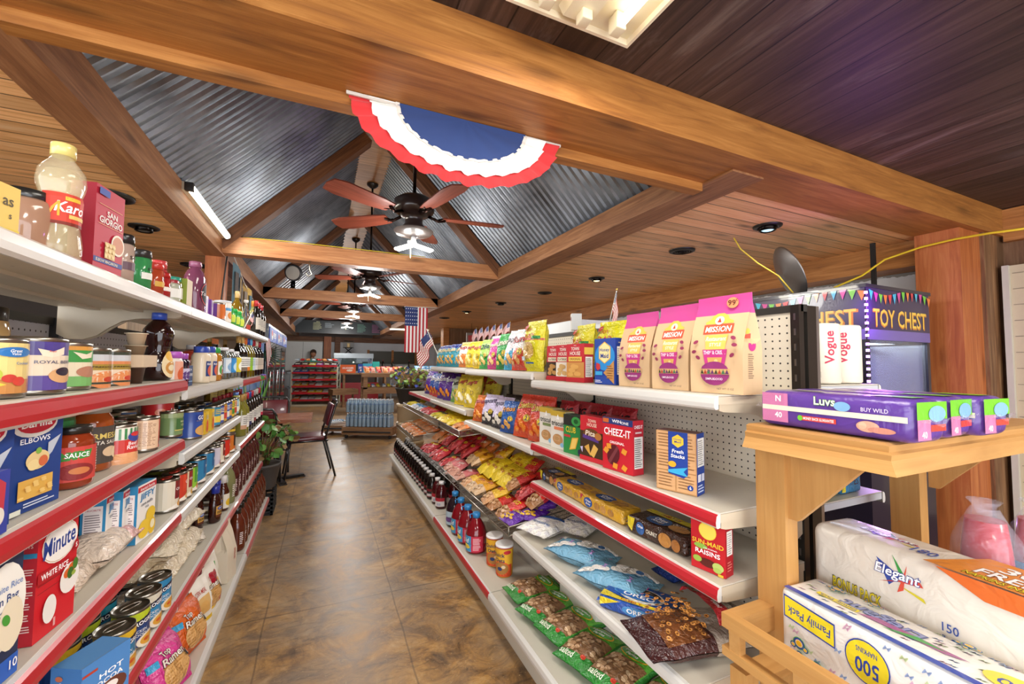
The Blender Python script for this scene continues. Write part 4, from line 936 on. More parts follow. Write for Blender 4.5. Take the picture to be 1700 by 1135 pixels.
wrow([(394, -.49, '#15120f', '#c9a05a', '#e8e6e0', '#7a6a5a', 'dark wine bottle with gold foil, first after the water bottles on the second left shelf'), (400, -.48, '#15120f', '#c9a05a', '#e8e6e0', '#7a6a5a', 'dark wine bottle with gold foil, second after the water bottles'),
      (405, -.485, '#6a5a14', '#e0702c', '#eceae4', '#e07a2c', 'green-gold wine bottle with orange foil and orange label'), (410, -.48, '#7a6a1a', '#24449a', '#8fc22f', None, 'green-gold wine bottle with blue foil and lime label'), (414, -.475, '#6a5a14', '#5fb0dd', '#c8d8e8', None, 'wine bottle with light blue foil beside the lime label'),
      (419, -.48, '#1a1214', '#b01f36', '#e6e2dc', None, 'dark wine bottle with red foil near the far end of the second left shelf'), (424, -.475, '#1a1214', '#d9cdb8', '#cfc2ae', None, 'dark wine bottle with cream foil near the far end of the second left shelf'), (429, -.475, '#1a1214', '#b01f36', '#d8c8b8', None, 'last dark wine bottle at the far end of the second left shelf')], za3, '')
for i, px in enumerate((318, 346, 372)): P(px, -.70, za2, dup(W1, (0, 0, 0)), ('gold foiled wine bottle at the back behind the ketchup', 'gold foiled wine bottle at the back behind the ranch dressing', 'gold foiled wine bottle at the back behind the water bottles')[i], 'wine bottle')
# little purple silk flower with a leaf clipped to the rail
root = empty('artificial_flower', (-.415, 3.75, 1.19))
for k in range(7):
    a = k*.9; MB().lathe([(.001, 0, '#8a78d0'), (.010, .006, '#8a78d0'), (.001, .012, '#a898e0')], 8, '#8a78d0', 'cloth', cx=.012*math.cos(a), cy=.012*math.sin(a), sx=1).build('petal', parent=root)
MB().add([(0, -.02, 0), (.02, -.05, -.015), (.0, -.09, -.03), (-.015, -.05, 0)], [[0, 1, 2, 3], [3, 2, 1, 0]], '#3f8a3a', 'leaf').build('leaf', parent=root)
tag(root, 'small purple silk flower on the red rail at the far end of the left shelves', 'flower')
# ================================================================== LEFT: third shelf (b)
zb, zb2, zb3 = 1.035, .985, .815
def bar(s):
    s.ell(.5, .80, .38, .12, '#e8e6e2'); s.ell(.52, .81, .33, .095, '#c2263a'); s.text('Barilla', .52, .81, .075, '#ffffff', w=.52, bold=.02); s.text('ELBOWS', .5, .655, .05, '#e8eaf2', w=.5, bold=.015)
    s.poly([(.72, .60), (.95, .66), (.80, .50), (.72, .46)], '#b9c2d2'); s.ell(.55, .46, .2, .09, '#e0c890'); s.ell(.48, .42, .1, .05, '#e9d49a'); s.ell(.64, .44, .08, .05, '#cf6a44'); s.ell(.55, .545, .05, .03, '#7fb04a')
    s.rect(.24, .12, .82, .30, '#d9ac52')
    for q in range(14): s.ell(.29+(q*37 % 50)/100, .145+(q*53 % 14)/100, .05, .012, '#ebc878', 8)
    s.lines(.3, .05, .85, .10, 2, '#c8d0e0'); s.rect(.03, .015, .26, .06, '#d8dcd0')
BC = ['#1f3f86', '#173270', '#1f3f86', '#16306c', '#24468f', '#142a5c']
o = carton('pasta_box', .135, .187, .055, BC, bar); P(58, -.487, zb, o, 'dark blue elbow pasta box with red and white oval, the fully visible one', 'pasta box', extra=-.12)
dup(o, (-.487, ypx(58, -.487, zb)-.139, zb+.001), o.rotation_euler, 'dark blue elbow pasta box cut off by the left edge of the photo')
o = carton('pasta_box', .05, .095, .035, ['#3442a0', '#3a3f9c', '#3442a0', '#2f3a90', '#3d4aae', '#222'], lambda s: (s.poly([(.5, .9), (.8, .8), (.75, .2), (.45, .1)], '#c23a4a'), s.ell(.5, .3, .3, .15, '#e6e0d8'))); P(24, -.452, zb, o, 'small violet blue box in front of the dark blue pasta boxes', 'box')
def f(s): s.rect(0, .72, 1, .95, '#2f8a4a'); s.rect(0, .1, 1, .72, '#1d5a2e'); s.poly([(.3, .62), (.9, .72), (.9, .68), (.3, .56)], '#d9b23a'); s.text('GRN', .7, .42, .12, '#ffffff'); s.text('TOM', .7, .28, .12, '#ffffff')
P(104, -.515, zb, tin('food_can', .036, .15, '#1f6a36', f), 'tall green tomato can behind the dark blue pasta box', 'food can', extra=-.5)
def f(s): s.rect(0, 0, 1, 1, '#c9463f'); s.poly([(.1, .85), (.6, .9), (.55, .66), (.1, .6)], '#3f8a3a'); s.text('SAUCE', .36, .76, .14, '#ffffff', w=.36, bold=.02); s.ell(.35, .28, .3, .24, '#8a2a2c'); s.ell(.4, .3, .16, .1, '#c97a4a'); s.lines(.72, .2, .95, .9, 9, '#f0d8d0')
def sauce(name, lc, f, h=.125, r=.038, col='#9a3a1a', cc='#1c1a1a'):
    return vessel(name, [(r*.9, 0), (r, .006), (r, h*.72), (r*.95, h*.8), (r*.8, h*.86), (r*.8, h*.9)], col, 'liquid', cap=capprof(r*.87, h*.88, h, cc), label=(h*.12, h*.68, 2.7, lc, f))
P(133, -.478, zb, sauce('pasta_sauce_jar', '#c9463f', f), 'pasta sauce jar with red and green label and black lid', 'sauce jar', extra=-.5)
def f(s): s.text('PARMESAN', .5, .74, .15, '#d9c26a', w=.86, bold=.02); s.text('PASTA SAUCE', .5, .56, .1, '#e8e4da', w=.7); s.ell(.6, .3, .16, .14, '#d9bc9a'); s.ell(.75, .25, .12, .16, '#e8d2b0'); s.ell(.85, .9, .08, .08, '#3f62b8')
P(160, -.505, zb, sauce('pasta_sauce_jar', '#4c443f', f, .155, .042, '#b0521c', '#9a958c'), 'orange parmesan sauce jar with dark grey label, taller than its neighbours', 'sauce jar', extra=-.5)
def ravi(s):
    s.rect(0, .62, 1, 1, '#ece8dc')
    for q in range(12): s.rect(q/12, .64, q/12+.035, .97, '#3f8a50')
    s.rect(0, 0, 1, .62, '#cf3b35'); s.ell(.60, .70, .14, .16, '#3a4a9c'); s.ell(.6, .78, .1, .07, '#d63a3a'); s.text('Beef', .55, .50, .11, '#ffffff'); s.text('Ravioli', .58, .38, .12, '#ffffff'); s.ell(.45, .02, .5, .2, '#e6a878')
rv = tin('ravioli_can', .040, .098, '#cf3b35', ravi); P(199, -.485, zb, rv, 'beef ravioli can with green and white stripes at the front of the third left shelf', 'food can', extra=-.55)
dup(rv, (-.53, ypx(214, -.53, zb), zb+.001), rv.rotation_euler, 'beef ravioli can half hidden behind the front ravioli can')
def f(s): s.rect(0, 0, .62, 1, '#e3c4a4'); s.lines(.12, .1, .55, .92, 16, '#a37a60'); s.rect(.62, 0, 1, 1, '#cf4038'); s.rect(.64, .1, .72, .22, '#222')
P(240, -.475, zb, tin('food_can', .037, .098, '#e3c4a4', f), 'red can turned to show its cream nutrition panel', 'food can', extra=-.5)
def hunts(s): s.ell(.35, .66, .1, .1, '#e08a6a'); s.rect(.0, .36, 1, .5, '#e3b030'); s.rect(.6, .40, .9, .46, '#3a3a90'); s.text("Hunt's", .75, .68, .16, '#ffffff', slant=.2); s.text('MANWICH', .42, .43, .07, '#7a4a1a', w=.3); s.rect(.28, .12, .42, .2, '#3a9a4a')
P(262, -.52, zb, tin('food_can', .046, .135, '#c22a2c', hunts, ridges=True), 'large red ribbed can with yellow stripe, second row of the third left shelf', 'food can', extra=-.6)
def veg(s): s.rect(0, .8, 1, 1, '#8a9a6a'); s.rect(.4, .25, .9, .75, '#3f6a3a'); s.text('WHOLE', .65, .6, .09, '#e8e6c0'); s.text('CORN', .65, .45, .09, '#e8e6c0'); s.rect(.36, .2, .94, .24, '#d9c56a')
P(284, -.475, zb, tin('food_can', .034, .09, '#6f8a5a', veg), 'dull green vegetable can at the end of the nearest left unit', 'food can', extra=-.5)
# rows behind, seen by their lids
CK = {}
def cheap_can(c1, c2, r=.037, h=.098):
    k = (c1, c2, r, h)
    if k not in CK: 
        CK[k] = [tin('food_can', r, h, c1, lambda s: (s.rect(.1, .15, .9, .5, c2), s.lines(.2, .6, .8, .9, 3, c2)), n=20, lid=False), 0]
    CK[k][1] += 1
    return CK[k][0] if CK[k][1] == 1 else dup(CK[k][0], (0, 0, 0))
G1 = 'cans in the rows behind the front ones on the third left shelf'
for n_, (y, x, c1, c2) in enumerate(((1.22, -.60, '#2a5a34', '#d9d2b0'), (1.32, -.60, '#c23a34', '#e8d8b0'), (1.42, -.61, '#3a3028', '#c8b060'), (1.52, -.59, '#c23a34', '#e8d8b0'), (1.62, -.58, '#2a5a34', '#d9d2b0'), (1.71, -.57, '#3f6aa0', '#e8e0c0'), (1.36, -.70, '#3a3028', '#c8b060'), (1.48, -.70, '#2a5a34', '#d9d2b0'), (1.60, -.69, '#c23a34', '#e8d8b0'))):
    o = cheap_can(c1, c2, .037, .108); put(o, x, y, zb, 'L', -.5); tag(o, '%s can from the near end in the rear of the third left shelf' % ORD[n_], 'food can', G1)
# section 2, b shelf
def goya(s): s.rect(.38, .62, .80, .9, '#24408f'); s.rect(.40, .64, .78, .65, '#e0c050'); s.text('GOYA', .6, .77, .17, '#ffffff', w=.34, bold=.03); s.text('Blue', .62, .54, .08, '#e8c85a'); s.ell(.62, .25, .25, .22, '#d9a860'); s.rect(.8, 0, 1, 1, '#e3c23a')
P(314, -.487, zb2, tin('bean_can', .046, .115, '#2f4fa0', goya), 'large blue bean can at the near end of the middle left unit, third shelf', 'food can', extra=-.45)
def f(s): s.rect(.06, .06, .94, .94, '#e8c63a'); s.text('LOLO', .5, .76, .2, '#e8e0c8', w=.7, bold=.04, outline='#7a3a1a'); s.ell(.5, .35, .34, .28, '#cf4a2c'); s.ell(.42, .35, .12, .1, '#e07a4a')
ye = carton('soup_box', .05, .095, .03, ['#e0bc34', '#d9b02c', '#e0bc34', '#d9b02c', '#e8c84a', '#a80'], f); P(337, -.462, zb2, ye, 'yellow food box, nearer of two beside the large blue bean can', 'box')
dup(ye, (-.463, ypx(347, -.463, zb2), zb2+.001), ye.rotation_euler, 'yellow food box, farther of two beside the large blue bean can')
row = [(353, '#3a8ab0', '#e8c84a', 'teal and yellow'), (359, '#3a4f9a', '#e8e0d0', 'blue and cream'), (364.5, '#c9a04a', '#c23a30', 'gold and red'), (369, '#3f62b0', '#e0e0e0', 'bright blue'), (373.5, '#34569f', '#d9a04a', 'deep blue and orange'), (378, '#e0b83a', '#4a8a3a', 'yellow and green'), (382, '#d9c08a', '#c2402c', 'tan and red'), (386, '#7ab0c8', '#e8e8e0', 'pale blue')]
for px, c1, c2, d in row: P(px, -.475, zb2, cheap_can(c1, c2, .033, .10), d+' can in the front row of the middle left unit, third shelf', 'food can')
P(391, -.475, zb2, tallbottle('oil_bottle', .022, .125, '#c8c46a', '#5a7ab8', (.02, .07, 2.4, '#e0e4a8', None), 'liquid', .6, .022), 'small pale yellow bottle with blue cap at the end of the can row', 'bottle')
G2 = 'cans in the rows behind on the middle left unit'
for i in range(14):
    o = cheap_can(*(('#2a4a9a', '#d9c050'), ('#c9a04a', '#c23a30'), ('#2a3a5a', '#b0b0b0'), ('#3a8ab0', '#e8c84a'))[i % 4], .033, .10); put(o, -.56-.075*(i % 2), 1.87+(i//2)*.135, zb2, 'L'); tag(o, '%s can in the %s rear row of the middle left unit, third shelf' % (ORD[i//2], ('front', 'back')[i % 2]), 'food can', G2)
# section 3 wine row on b3
wrow([(px, -.475, '#141210' if i not in (0, 1) else '#8a8430', ('#b08a4a', '#b08a4a', '#b5243a', '#2f4f9a', '#b5243a', '#a5a5ad', '#c9c4bc', '#b5243a')[i], '#e3e0da', ('#c89a7a', None, '#3a3a60', None, '#8a3a3a', None, None, '#c8324a')[i],
       '%s wine bottle with %s foil, %s in the front wine row' % (('pale', 'pale green', 'dark', 'dark', 'dark', 'dark', 'dark', 'dark')[i], ('brown', 'brown', 'red', 'blue', 'deep red', 'grey', 'white', 'bright red')[i], ORD[i])) for i, px in enumerate((399, 403.5, 408, 412, 416, 420, 424, 428))], zb3, '')
G3 = 'dark wine bottles in the second row of the farthest left unit'
for i, y in enumerate((3.02, 3.14, 3.26, 3.38, 3.5, 3.62, 3.74, 3.86)): o = dup(WG[('#141210', '#b5243a', '#e3e0da', '#3a3a60')], (0, 0, 0)); put(o, -.58, y, zb3, 'L'); tag(o, '%s dark wine bottle in the rear row of the farthest left unit' % ORD[i], 'wine bottle', G3)
for i, px in enumerate((349, 362, 377)): o = dup(W1, (0, 0, 0)); P(px, -.62, zb2, o, ('amber bottle standing behind the yellow boxes', 'amber bottle standing behind the blue and cream cans', 'amber bottle standing behind the yellow and green can')[i], 'wine bottle')

# ================================================================== LEFT: fourth shelf (c)
zc, zc2 = .79, .785
def boil(s):
    s.rect(0, 0, 1, .16, '#2f5fb8'); s.ell(.55, .58, .55, .33, '#f0eee8'); s.ell(.22, .74, .16, .08, '#2f74b8'); s.text('Boil in Bag', .48, .62, .085, '#27407a', w=.85, bold=.01); s.text('White Rice', .6, .72, .05, '#7a90c0'); s.lines(.3, .5, .9, .56, 2, '#889'); s.ell(.75, .42, .3, .2, '#e8dcc2'); s.ell(.2, .32, .3, .16, '#d9803a'); s.ell(.25, .34, .12, .06, '#a8442a'); s.ell(.62, .47, .08, .05, '#4a9a3a', rot=.6); s.text('10', .85, .1, .07, '#ffffff'); s.rect(.1, .03, .3, .10, '#ffffff'); s.rect(.14, .045, .26, .085, '#2f5fb8')
P(12, -.475, zc, carton('rice_box', .085, .205, .055, ['#2a3350', '#2f56a8', '#2a3350', '#24305a', '#34406a', '#223'], boil), 'navy boil-in-bag rice box at the lower left edge of the photo', 'rice box', extra=-.1)
def minute(s):
    s.rect(0, .90, .42, 1, '#e3c070'); s.rect(.12, .885, .42, .92, '#27408f'); s.text('1 SIMPLE STEP', .22, .955, .025, '#27408f', w=.3); s.ell(.52, .74, .45, .17, '#efe9e2'); s.ell(.52, .74, .43, .16, '#c9a070'); s.ell(.52, .74, .425, .155, '#f2efea'); s.text('Minute', .50, .745, .15, '#27408f', w=.80, bold=.03, rot=.12, slant=.15)
    s.rect(0, .47, .76, .56, '#b01f28'); s.text('WHITE RICE', .40, .515, .05, '#ffffff', w=.66, bold=.02); s.rect(0, .455, .8, .459, '#222222'); s.rect(0, .395, .85, .398, '#222222')
    s.ell(.78, .37, .25, .13, '#ece8e4'); s.ell(.70, .42, .09, .04, '#d9682c'); s.ell(.82, .45, .1, .045, '#d9682c'); s.ell(.78, .41, .08, .05, '#3f6a2a'); s.ell(.9, .47, .07, .05, '#4a7a2f'); s.ell(.86, .395, .06, .02, '#9ab04a'); s.ell(.28, .22, .16, .115, '#eae6e2'); s.rect(.38, .05, .43, .12, '#d9a0a0'); s.ell(.88, .64, .07, .05, '#a81c26'); s.text('5', .88, .64, .04, '#ffffff')
def mside(s):
    s.rect(0, .7, 1, .74, '#2a80a8')
    for q in range(6): s.rect(.08, .56-q*.09, .5, .62-q*.09, ('#b8a48c', '#a8b06a', '#c9a88a')[q % 3]); s.lines(.55, .56-q*.09, .95, .62-q*.09, 3, '#e8c8c0', q)
    s.text('Real', .5, .86, .04, '#e8c8c8'); s.text('PRODUCTS', .5, .80, .03, '#e8c8c8', w=.8)
P(92, -.475, zc, carton('rice_box', .105, .218, .05, ['#cc222c', '#a81c28', '#cc222c', '#b01f2c', '#c0242e', '#600'], minute, left=mside), 'bright red white-rice box with an oval white logo on the fourth left shelf', 'rice box', extra=-.12)
def jiffy(s):
    s.rect(0, .88, 1, .97, '#c0303a'); s.text("America's Favorite", .5, .925, .055, '#ffffff', w=.8); s.text('JIFFY', .52, .77, .15, '#2a80b8', w=.8, bold=.03); s.text('corn muffin', .5, .65, .06, '#44506a', w=.62); s.text('mix', .5, .58, .05, '#44506a'); s.ell(.72, .40, .26, .13, '#e6c23a'); s.ell(.38, .20, .32, .16, '#e9c640'); s.ell(.80, .17, .2, .15, '#e3bc34'); s.ell(.82, .2, .12, .08, '#eee6c0')
def jside(s): s.rect(.12, .1, .88, .86, '#e6dedc'); s.text("FAVORITE", .5, .80, .03, '#b03a4a', w=.6); s.lines(.18, .14, .82, .74, 16, '#887c80', 5); s.rect(.0, .04, 1, .055, '#2a80a8')
JC = ['#eceae6', '#2a86b8', '#eceae6', '#2a7fae', '#2f8fc4', '#888']
jf = carton('muffin_mix_box', .098, .158, .05, JC, jiffy, left=jside); P(228, -.475, zc, jf, 'blue and white corn muffin mix box at the front, nearest the white soup can', 'mix box', extra=-.12)
dup(jf, (-.50, ypx(194, -.51, zc), zc+.001), Euler((0, 0, math.pi/2)), 'middle one of the three blue and white corn muffin mix boxes')
dup(jf, (-.52, ypx(158, -.545, zc), zc+.001), Euler((0, 0, math.pi/2)), 'corn muffin mix box nearest the red rice box')
fb = pouch('sugar_bag', .22, .13, .065, lambda u, v: '#dccab8' if u < .66 else '#d8a8a4', lambda s: (s.text('pure', .75, .7, .14, '#b8485a', slant=.2), s.ell(.7, .5, .05, .08, '#3a5a9a')), seed=4, kind='film')
tag(lay(fb, -.53, 1.50, zc, math.pi/2, .038), 'clear bag of pinkish sugar lying in front of the muffin mix boxes', 'sugar bag'); fb.location.x = -.445; fb.location.y = 1.42
fb2 = pouch('sugar_bag', .18, .12, .05, '#d9c6b2', lambda s: (s.ell(.5, .5, .3, .25, '#e8e2da'), s.text('GV', .5, .5, .2, '#b8485a')), seed=9); tag(lay(fb2, -.46, 1.28, zc, math.pi/2+.1, .026), 'crinkled clear bag of sugar lying on the fourth left shelf beside the red rice box', 'sugar bag')
def soup(c1, c2, t, tc, pic):
    def f(s): s.rect(0, 0, 1, 1, c1); s.rect(.45, .35, 1, 1, c2); s.text(t, .68, .7, .12, tc, maxw=.4); s.poly([(.2, 0), (1, 0), (1, .42), (.55, .2)], '#ece6da'); s.ell(.72, .16, .2, .14, pic)
    return f
for i, (px, c1, c2, t, pic, l) in enumerate(((275, '#dcd2be', '#7a2028', 'CHUNKY', '#d9a04a', 'cream and maroon soup can, first after the muffin mix boxes'), (289, '#c83c28', '#d0442e', 'CHILI', '#e0b070', 'orange red soup can, second after the muffin mix boxes'), (299, '#d9c8a8', '#8a2028', 'CHUNKY', '#dcae50', 'cream and maroon soup can, third after the muffin mix boxes'))):
    P(px, -.475, zc if px < 292 else zc2, tin('soup_can', .037, .108, c1, soup(c1, c2, t, '#ffffff', pic), tabcol='#e04a3c'), l, 'soup can', extra=-.4)
for px, c1, c2, t, pic, l in ((309, '#8fbf3a', '#4a9a3a', 'PEAS', '#d9762c', 'lime green soup can with an orange picture in the middle left unit'), (325, '#2a7aa8', '#1f5f8f', 'SOUP', '#c8b89a', 'teal blue soup can, nearer of two beside the lime can'), (340, '#2a7aa8', '#1f5f8f', 'SOUP', '#d9b060', 'teal blue soup can, farther of two beside the lime can'), (351, '#c9c4d4', '#d8d4e0', 'CHILI', '#a8321c', 'lavender white soup can with a red bowl picture'), (359, '#dcd0b8', '#7a2a28', 'BEAN', '#8a3a20', 'cream soup can with maroon panel beside the lavender can'), (368, '#c92f24', '#c92f24', 'BEEF', '#e0a050', 'bright red soup can on the fourth shelf of the middle left unit'), (378, '#c8702c', '#3a2a20', 'BBQ', '#c8402c', 'orange and black can stack at the far end of the fourth left shelf')):
    P(px, -.475, zc2, tin('soup_can', .036, .105, c1, soup(c1, c2, t, '#ffffff', pic)), l, 'soup can', extra=-.35)
P(378.5, -.475, zc2+.1065, cheap_can('#3a3530', '#d9b83a', .036, .055), 'small black and yellow can on top of the orange and black one', 'food can')
G4 = 'soup cans in the rear rows of the fourth left shelf'
for i in range(12):
    o = cheap_can(*(('#2a5a9a', '#c8b060'), ('#d9c8a8', '#8a2028'), ('#8a8a2f', '#c8a040'))[i % 3], .036, .10); put(o, -.56-.08*(i % 2), 1.9+(i//2)*.15, zc2, 'L'); tag(o, '%s can in the %s rear row of the fourth left shelf' % (ORD[i//2], ('front', 'back')[i % 2]), 'food can', G4)
for i, (y, x) in enumerate(((1.16, -.62), (1.30, -.63), (1.44, -.62), (1.62, -.63))): o = cheap_can('#2a3a7a', '#8a8a90', .06, .15); put(o, x, y, zc, 'L'); tag(o, '%s large dark blue canister at the back of the fourth left shelf' % ORD[i], 'canister', 'large canisters at the back of the fourth left shelf')

# ================================================================== LEFT: fifth shelf (d)
zd, zd2, zd3 = .495, .49, .485
def prog(top, body):
    def f(s): s.rect(0, .72, 1, 1, top); s.rect(0, 0, 1, .72, body); s.poly([(.3, .72), (.7, .86), (.95, .8), (.95, .6), (.7, .66), (.3, .52)], '#20203a'); s.text('PROGRESSO', .62, .70, .12, '#ffffff', w=.56, rot=.10, bold=.03); s.text('CHICKEN', .45, .45, .08, '#e8e8e8', w=.3); s.text('NOODLE', .5, .34, .08, '#e8e8e8', w=.3); s.ell(.68, .12, .26, .22, '#e8dcc8'); s.ell(.68, .13, .2, .16, '#d9a03c'); s.rect(.1, .2, .2, .6, '#1a4a8a'); s.ell(.6, .14, .06, .05, '#cf5a2c'); s.ell(.75, .17, .07, .05, '#e6c45a')
    return f
pc = {}
for i, (X, Y, top, body, l) in enumerate(((-.475, 1.455, '#e3b92c', '#2a7aa8', 'soup can with yellow band at the front, behind the blue hot chocolate box'), (-.475, 1.555, '#b9c92c', '#1d3f7a', 'soup can with lime band, second in the front row of the fifth left shelf'), (-.475, 1.65, '#d8d2c0', '#2a80b0', 'soup can with grey band, third in the front row of the fifth left shelf'), (-.475, 1.745, '#2a80b0', '#2a80b0', 'all-blue soup can, last in the front row of the fifth left shelf'),
    (-.575, 1.43, '#e3b92c', '#1d3f7a', 'soup can with yellow band, nearest in the rear row of the fifth left shelf'), (-.575, 1.53, '#b9c92c', '#1d3f7a', 'soup can with lime band, second in the rear row of the fifth left shelf'), (-.575, 1.63, '#2a90a8', '#2a80b0', 'teal banded soup can, third in the rear row of the fifth left shelf'))):
    o = tin('soup_can', .043, .108, body, prog(top, body)); put(o, X, Y, zd, 'L', -.65); tag(o, l, 'soup can')
o = tin('soup_can', .04, .1, '#2a3a5a', lambda s: (s.lines(.1, .1, .9, .9, 10, '#c8d0dc'),)); put(o, -.60, 1.32, zd, 'L'); tag(o, 'dark can with small white print at the near end of the fifth left shelf', 'soup can')
def hc(s): s.rect(.0, .0, 1, 1, '#4f86c4'); s.text('HOT', .6, .62, .10, '#ffffff', w=.5, bold=.03); s.text('COCOA', .5, .48, .1, '#ffffff', w=.7, bold=.03); s.ell(.6, .25, .34, .2, '#6a3a2a'); s.ell(.55, .3, .2, .1, '#f0e6e0'); s.rect(0, .8, .3, .85, '#b5402c')
def hcs(s): s.text('Swiss', .5, .68, .09, '#ffffff', rot=0, bold=.02); s.text('Miss', .5, .55, .09, '#ffffff', bold=.02); s.rect(.2, .28, .8, .42, '#2a4f8f'); s.ell(.3, .8, .12, .05, '#c06a4a')
o = carton('cocoa_box', .11, .115, .075, ['#4f86c4', '#3f76b8', '#4f86c4', '#4478b8', '#5c94d0', '#246'], hc, left=hcs); put(o, -.475, 1.34, zd, 'L', -.35); tag(o, 'light blue hot cocoa box lying tipped on the fifth left shelf', 'cocoa box'); o.rotation_euler = Euler((0, 0, math.pi/2-.5))
# sugar / rice bags lying
def dom(s): s.text('PREMIUM', .5, .62, .12, '#3a4a6a', w=.6); s.text('PURE CANE', .5, .42, .10, '#3a4a6a', w=.5); s.poly([(.1, .5), (.25, .6), (.3, .4), (.2, .3)], '#2a3a5a'); s.lines(.35, .2, .75, .32, 3, '#7a8090')
sb = pouch('sugar_bag', .27, .20, .085, '#d8c8ac', dom, seed=11, kind='film', seal=.05)
SB = [(-.375, 1.98, .0, 0), (-.38, 2.22, .0, .1), (-.43, 1.88, .05, -.15), (-.385, 2.0, .075, .12), (-.40, 2.24, .075, -.1), (-.48, 2.4, .02, .1)]
for i, (x, y, dz, a) in enumerate(SB):
    o = sb if i == 0 else dup(sb, (0, 0, 0)); lay(o, x-.08, y, zd2+dz, math.pi/2+a, .048, .05); 
    tag(o, ('beige cane sugar bag lying at the bottom of the heap on the fifth left shelf', 'beige cane sugar bag at the far bottom of the heap', 'beige sugar bag at the near side of the heap, close to the soup cans', 'topmost near beige sugar bag of the heap', 'topmost far beige sugar bag of the heap', 'beige sugar bag at the far back of the heap')[i], 'sugar bag')
sc = pouch('powdered_sugar_bag', .15, .10, .04, lambda u, v: '#ccd0d8' if .3 < v < .7 else '#d9cdbc', lambda s: s.text('SUGAR', .5, .5, .3, '#2f3f6a', w=.7), seed=21)
for i, (x, y, a, dz) in enumerate(((-.42, 1.84, .3, .0), (-.50, 1.80, -.2, .0), (-.42, 2.36, .3, .0), (-.50, 2.42, -.3, .04))): o = sc if i == 0 else dup(sc, (0, 0, 0)); lay(o, x-.05, y, zd2+dz, math.pi/2+a, .022); tag(o, ('small glossy sugar bag beside the all-blue soup can', 'small glossy sugar bag lying over its neighbour near the blue soup can', 'small clear bag beside the barbecue sauce bottles, lower one', 'small clear bag beside the barbecue sauce bottles, upper one')[i], 'sugar bag')
def bbq(s): s.rect(.1, .2, .9, .95, '#c89a4a'); s.ell(.5, .78, .3, .13, '#2a4a9a'); s.text('KRAFT', .5, .78, .08, '#ffffff'); s.text('BBQ', .5, .5, .2, '#2a1c14', w=.6); s.rect(.1, .2, .9, .35, '#5a2a1a')
def bbqb(): 
    return vessel('barbecue_sauce_bottle', [(.030, 0), (.034, .006), (.034, .09), (.026, .12), (.016, .138), (.015, .15)], '#3a1208', 'liquid', cap=capprof(.019, .142, .178, '#26349a'), label=(.015, .085, 1.9, None, bbq), sy=.75)
b1 = bbqb(); put(b1, -.475, 2.58, zd2, 'L', -.3); tag(b1, 'brown barbecue sauce bottle with blue cap, nearest at the rail', 'sauce bottle')
for i, (x, y) in enumerate(((-.53, 2.49), (-.555, 2.60), (-.49, 2.68))): o = dup(b1, (x, y, zd2+.001), b1.rotation_euler, ('brown barbecue sauce bottle with blue cap, behind and nearer the camera', 'brown barbecue sauce bottle with blue cap, at the back', 'brown barbecue sauce bottle with blue cap, beside the white capped one')[i])
o = vessel('barbecue_sauce_bottle', [(.026, 0), (.03, .006), (.03, .10), (.02, .13), (.014, .145), (.014, .155)], '#4a1a0c', 'liquid', cap=capprof(.018, .147, .185, '#e6e2e0'), label=(.015, .09, 2, '#e0d8c8', lambda s: s.ell(.5, .4, .3, .25, '#e0b82c'))); put(o, -.475, 2.76, zd2, 'L', -.3); tag(o, 'barbecue sauce bottle with white cap beside the pale green jug', 'sauce bottle')
# juice jugs
JP = [(.040, 0), (.045, .008), (.046, .03), (.044, .05), (.046, .07), (.044, .09), (.046, .11), (.046, .13), (.038, .17), (.022, .20), (.017, .21), (.017, .22)]
def jug(col, cc): 
    return vessel('juice_bottle', JP, col, 'liquid', cap=capprof(.020, .212, .24, cc), label=(.03, .12, 2.6, None, lambda s: (s.lines(.25, .1, .45, .9, 7, '#e8e0dc', 3), s.lines(.6, .2, .7, .8, 5, '#e8d8d0', 9))))
ja = jug('#8a8a5a', '#8a3a4a'); put(ja, -.485, 2.90, zd3, 'L'); tag(ja, 'pale green juice bottle at the near end of the farthest left unit', 'juice bottle')
jb = jug('#5a2422', '#2a1a18')
GA = 'dark red juice bottles on the fifth left shelf'; GB = 'amber red juice bottles with black caps on the bottom left shelf'
k = 0
for i in range(8):
    for x in (-.485, -.585):
        o = jb if k == 0 else dup(jb, (0, 0, 0)); k += 1; put(o, x, 3.03+i*.125, zd3, 'L', -.4); tag(o, 'dark red juice bottle, %s in the %s row of the fifth left shelf' % (ORD[i], 'front' if x > -.5 else 'back'), 'juice bottle', GA)
jc = jug('#6f2f1c', '#141212'); k = 0
for i in range(10):
    for x in (-.435, -.54, -.645):
        o = jc if k == 0 else dup(jc, (0, 0, 0)); k += 1; put(o, x, 2.97+i*.108, .19, 'L', -.4); tag(o, 'amber juice bottle with black cap, %s in the %s row of the bottom left shelf' % (ORD[i], {-.435: 'front', -.54: 'middle'}.get(x, 'back')), 'juice bottle', GB)
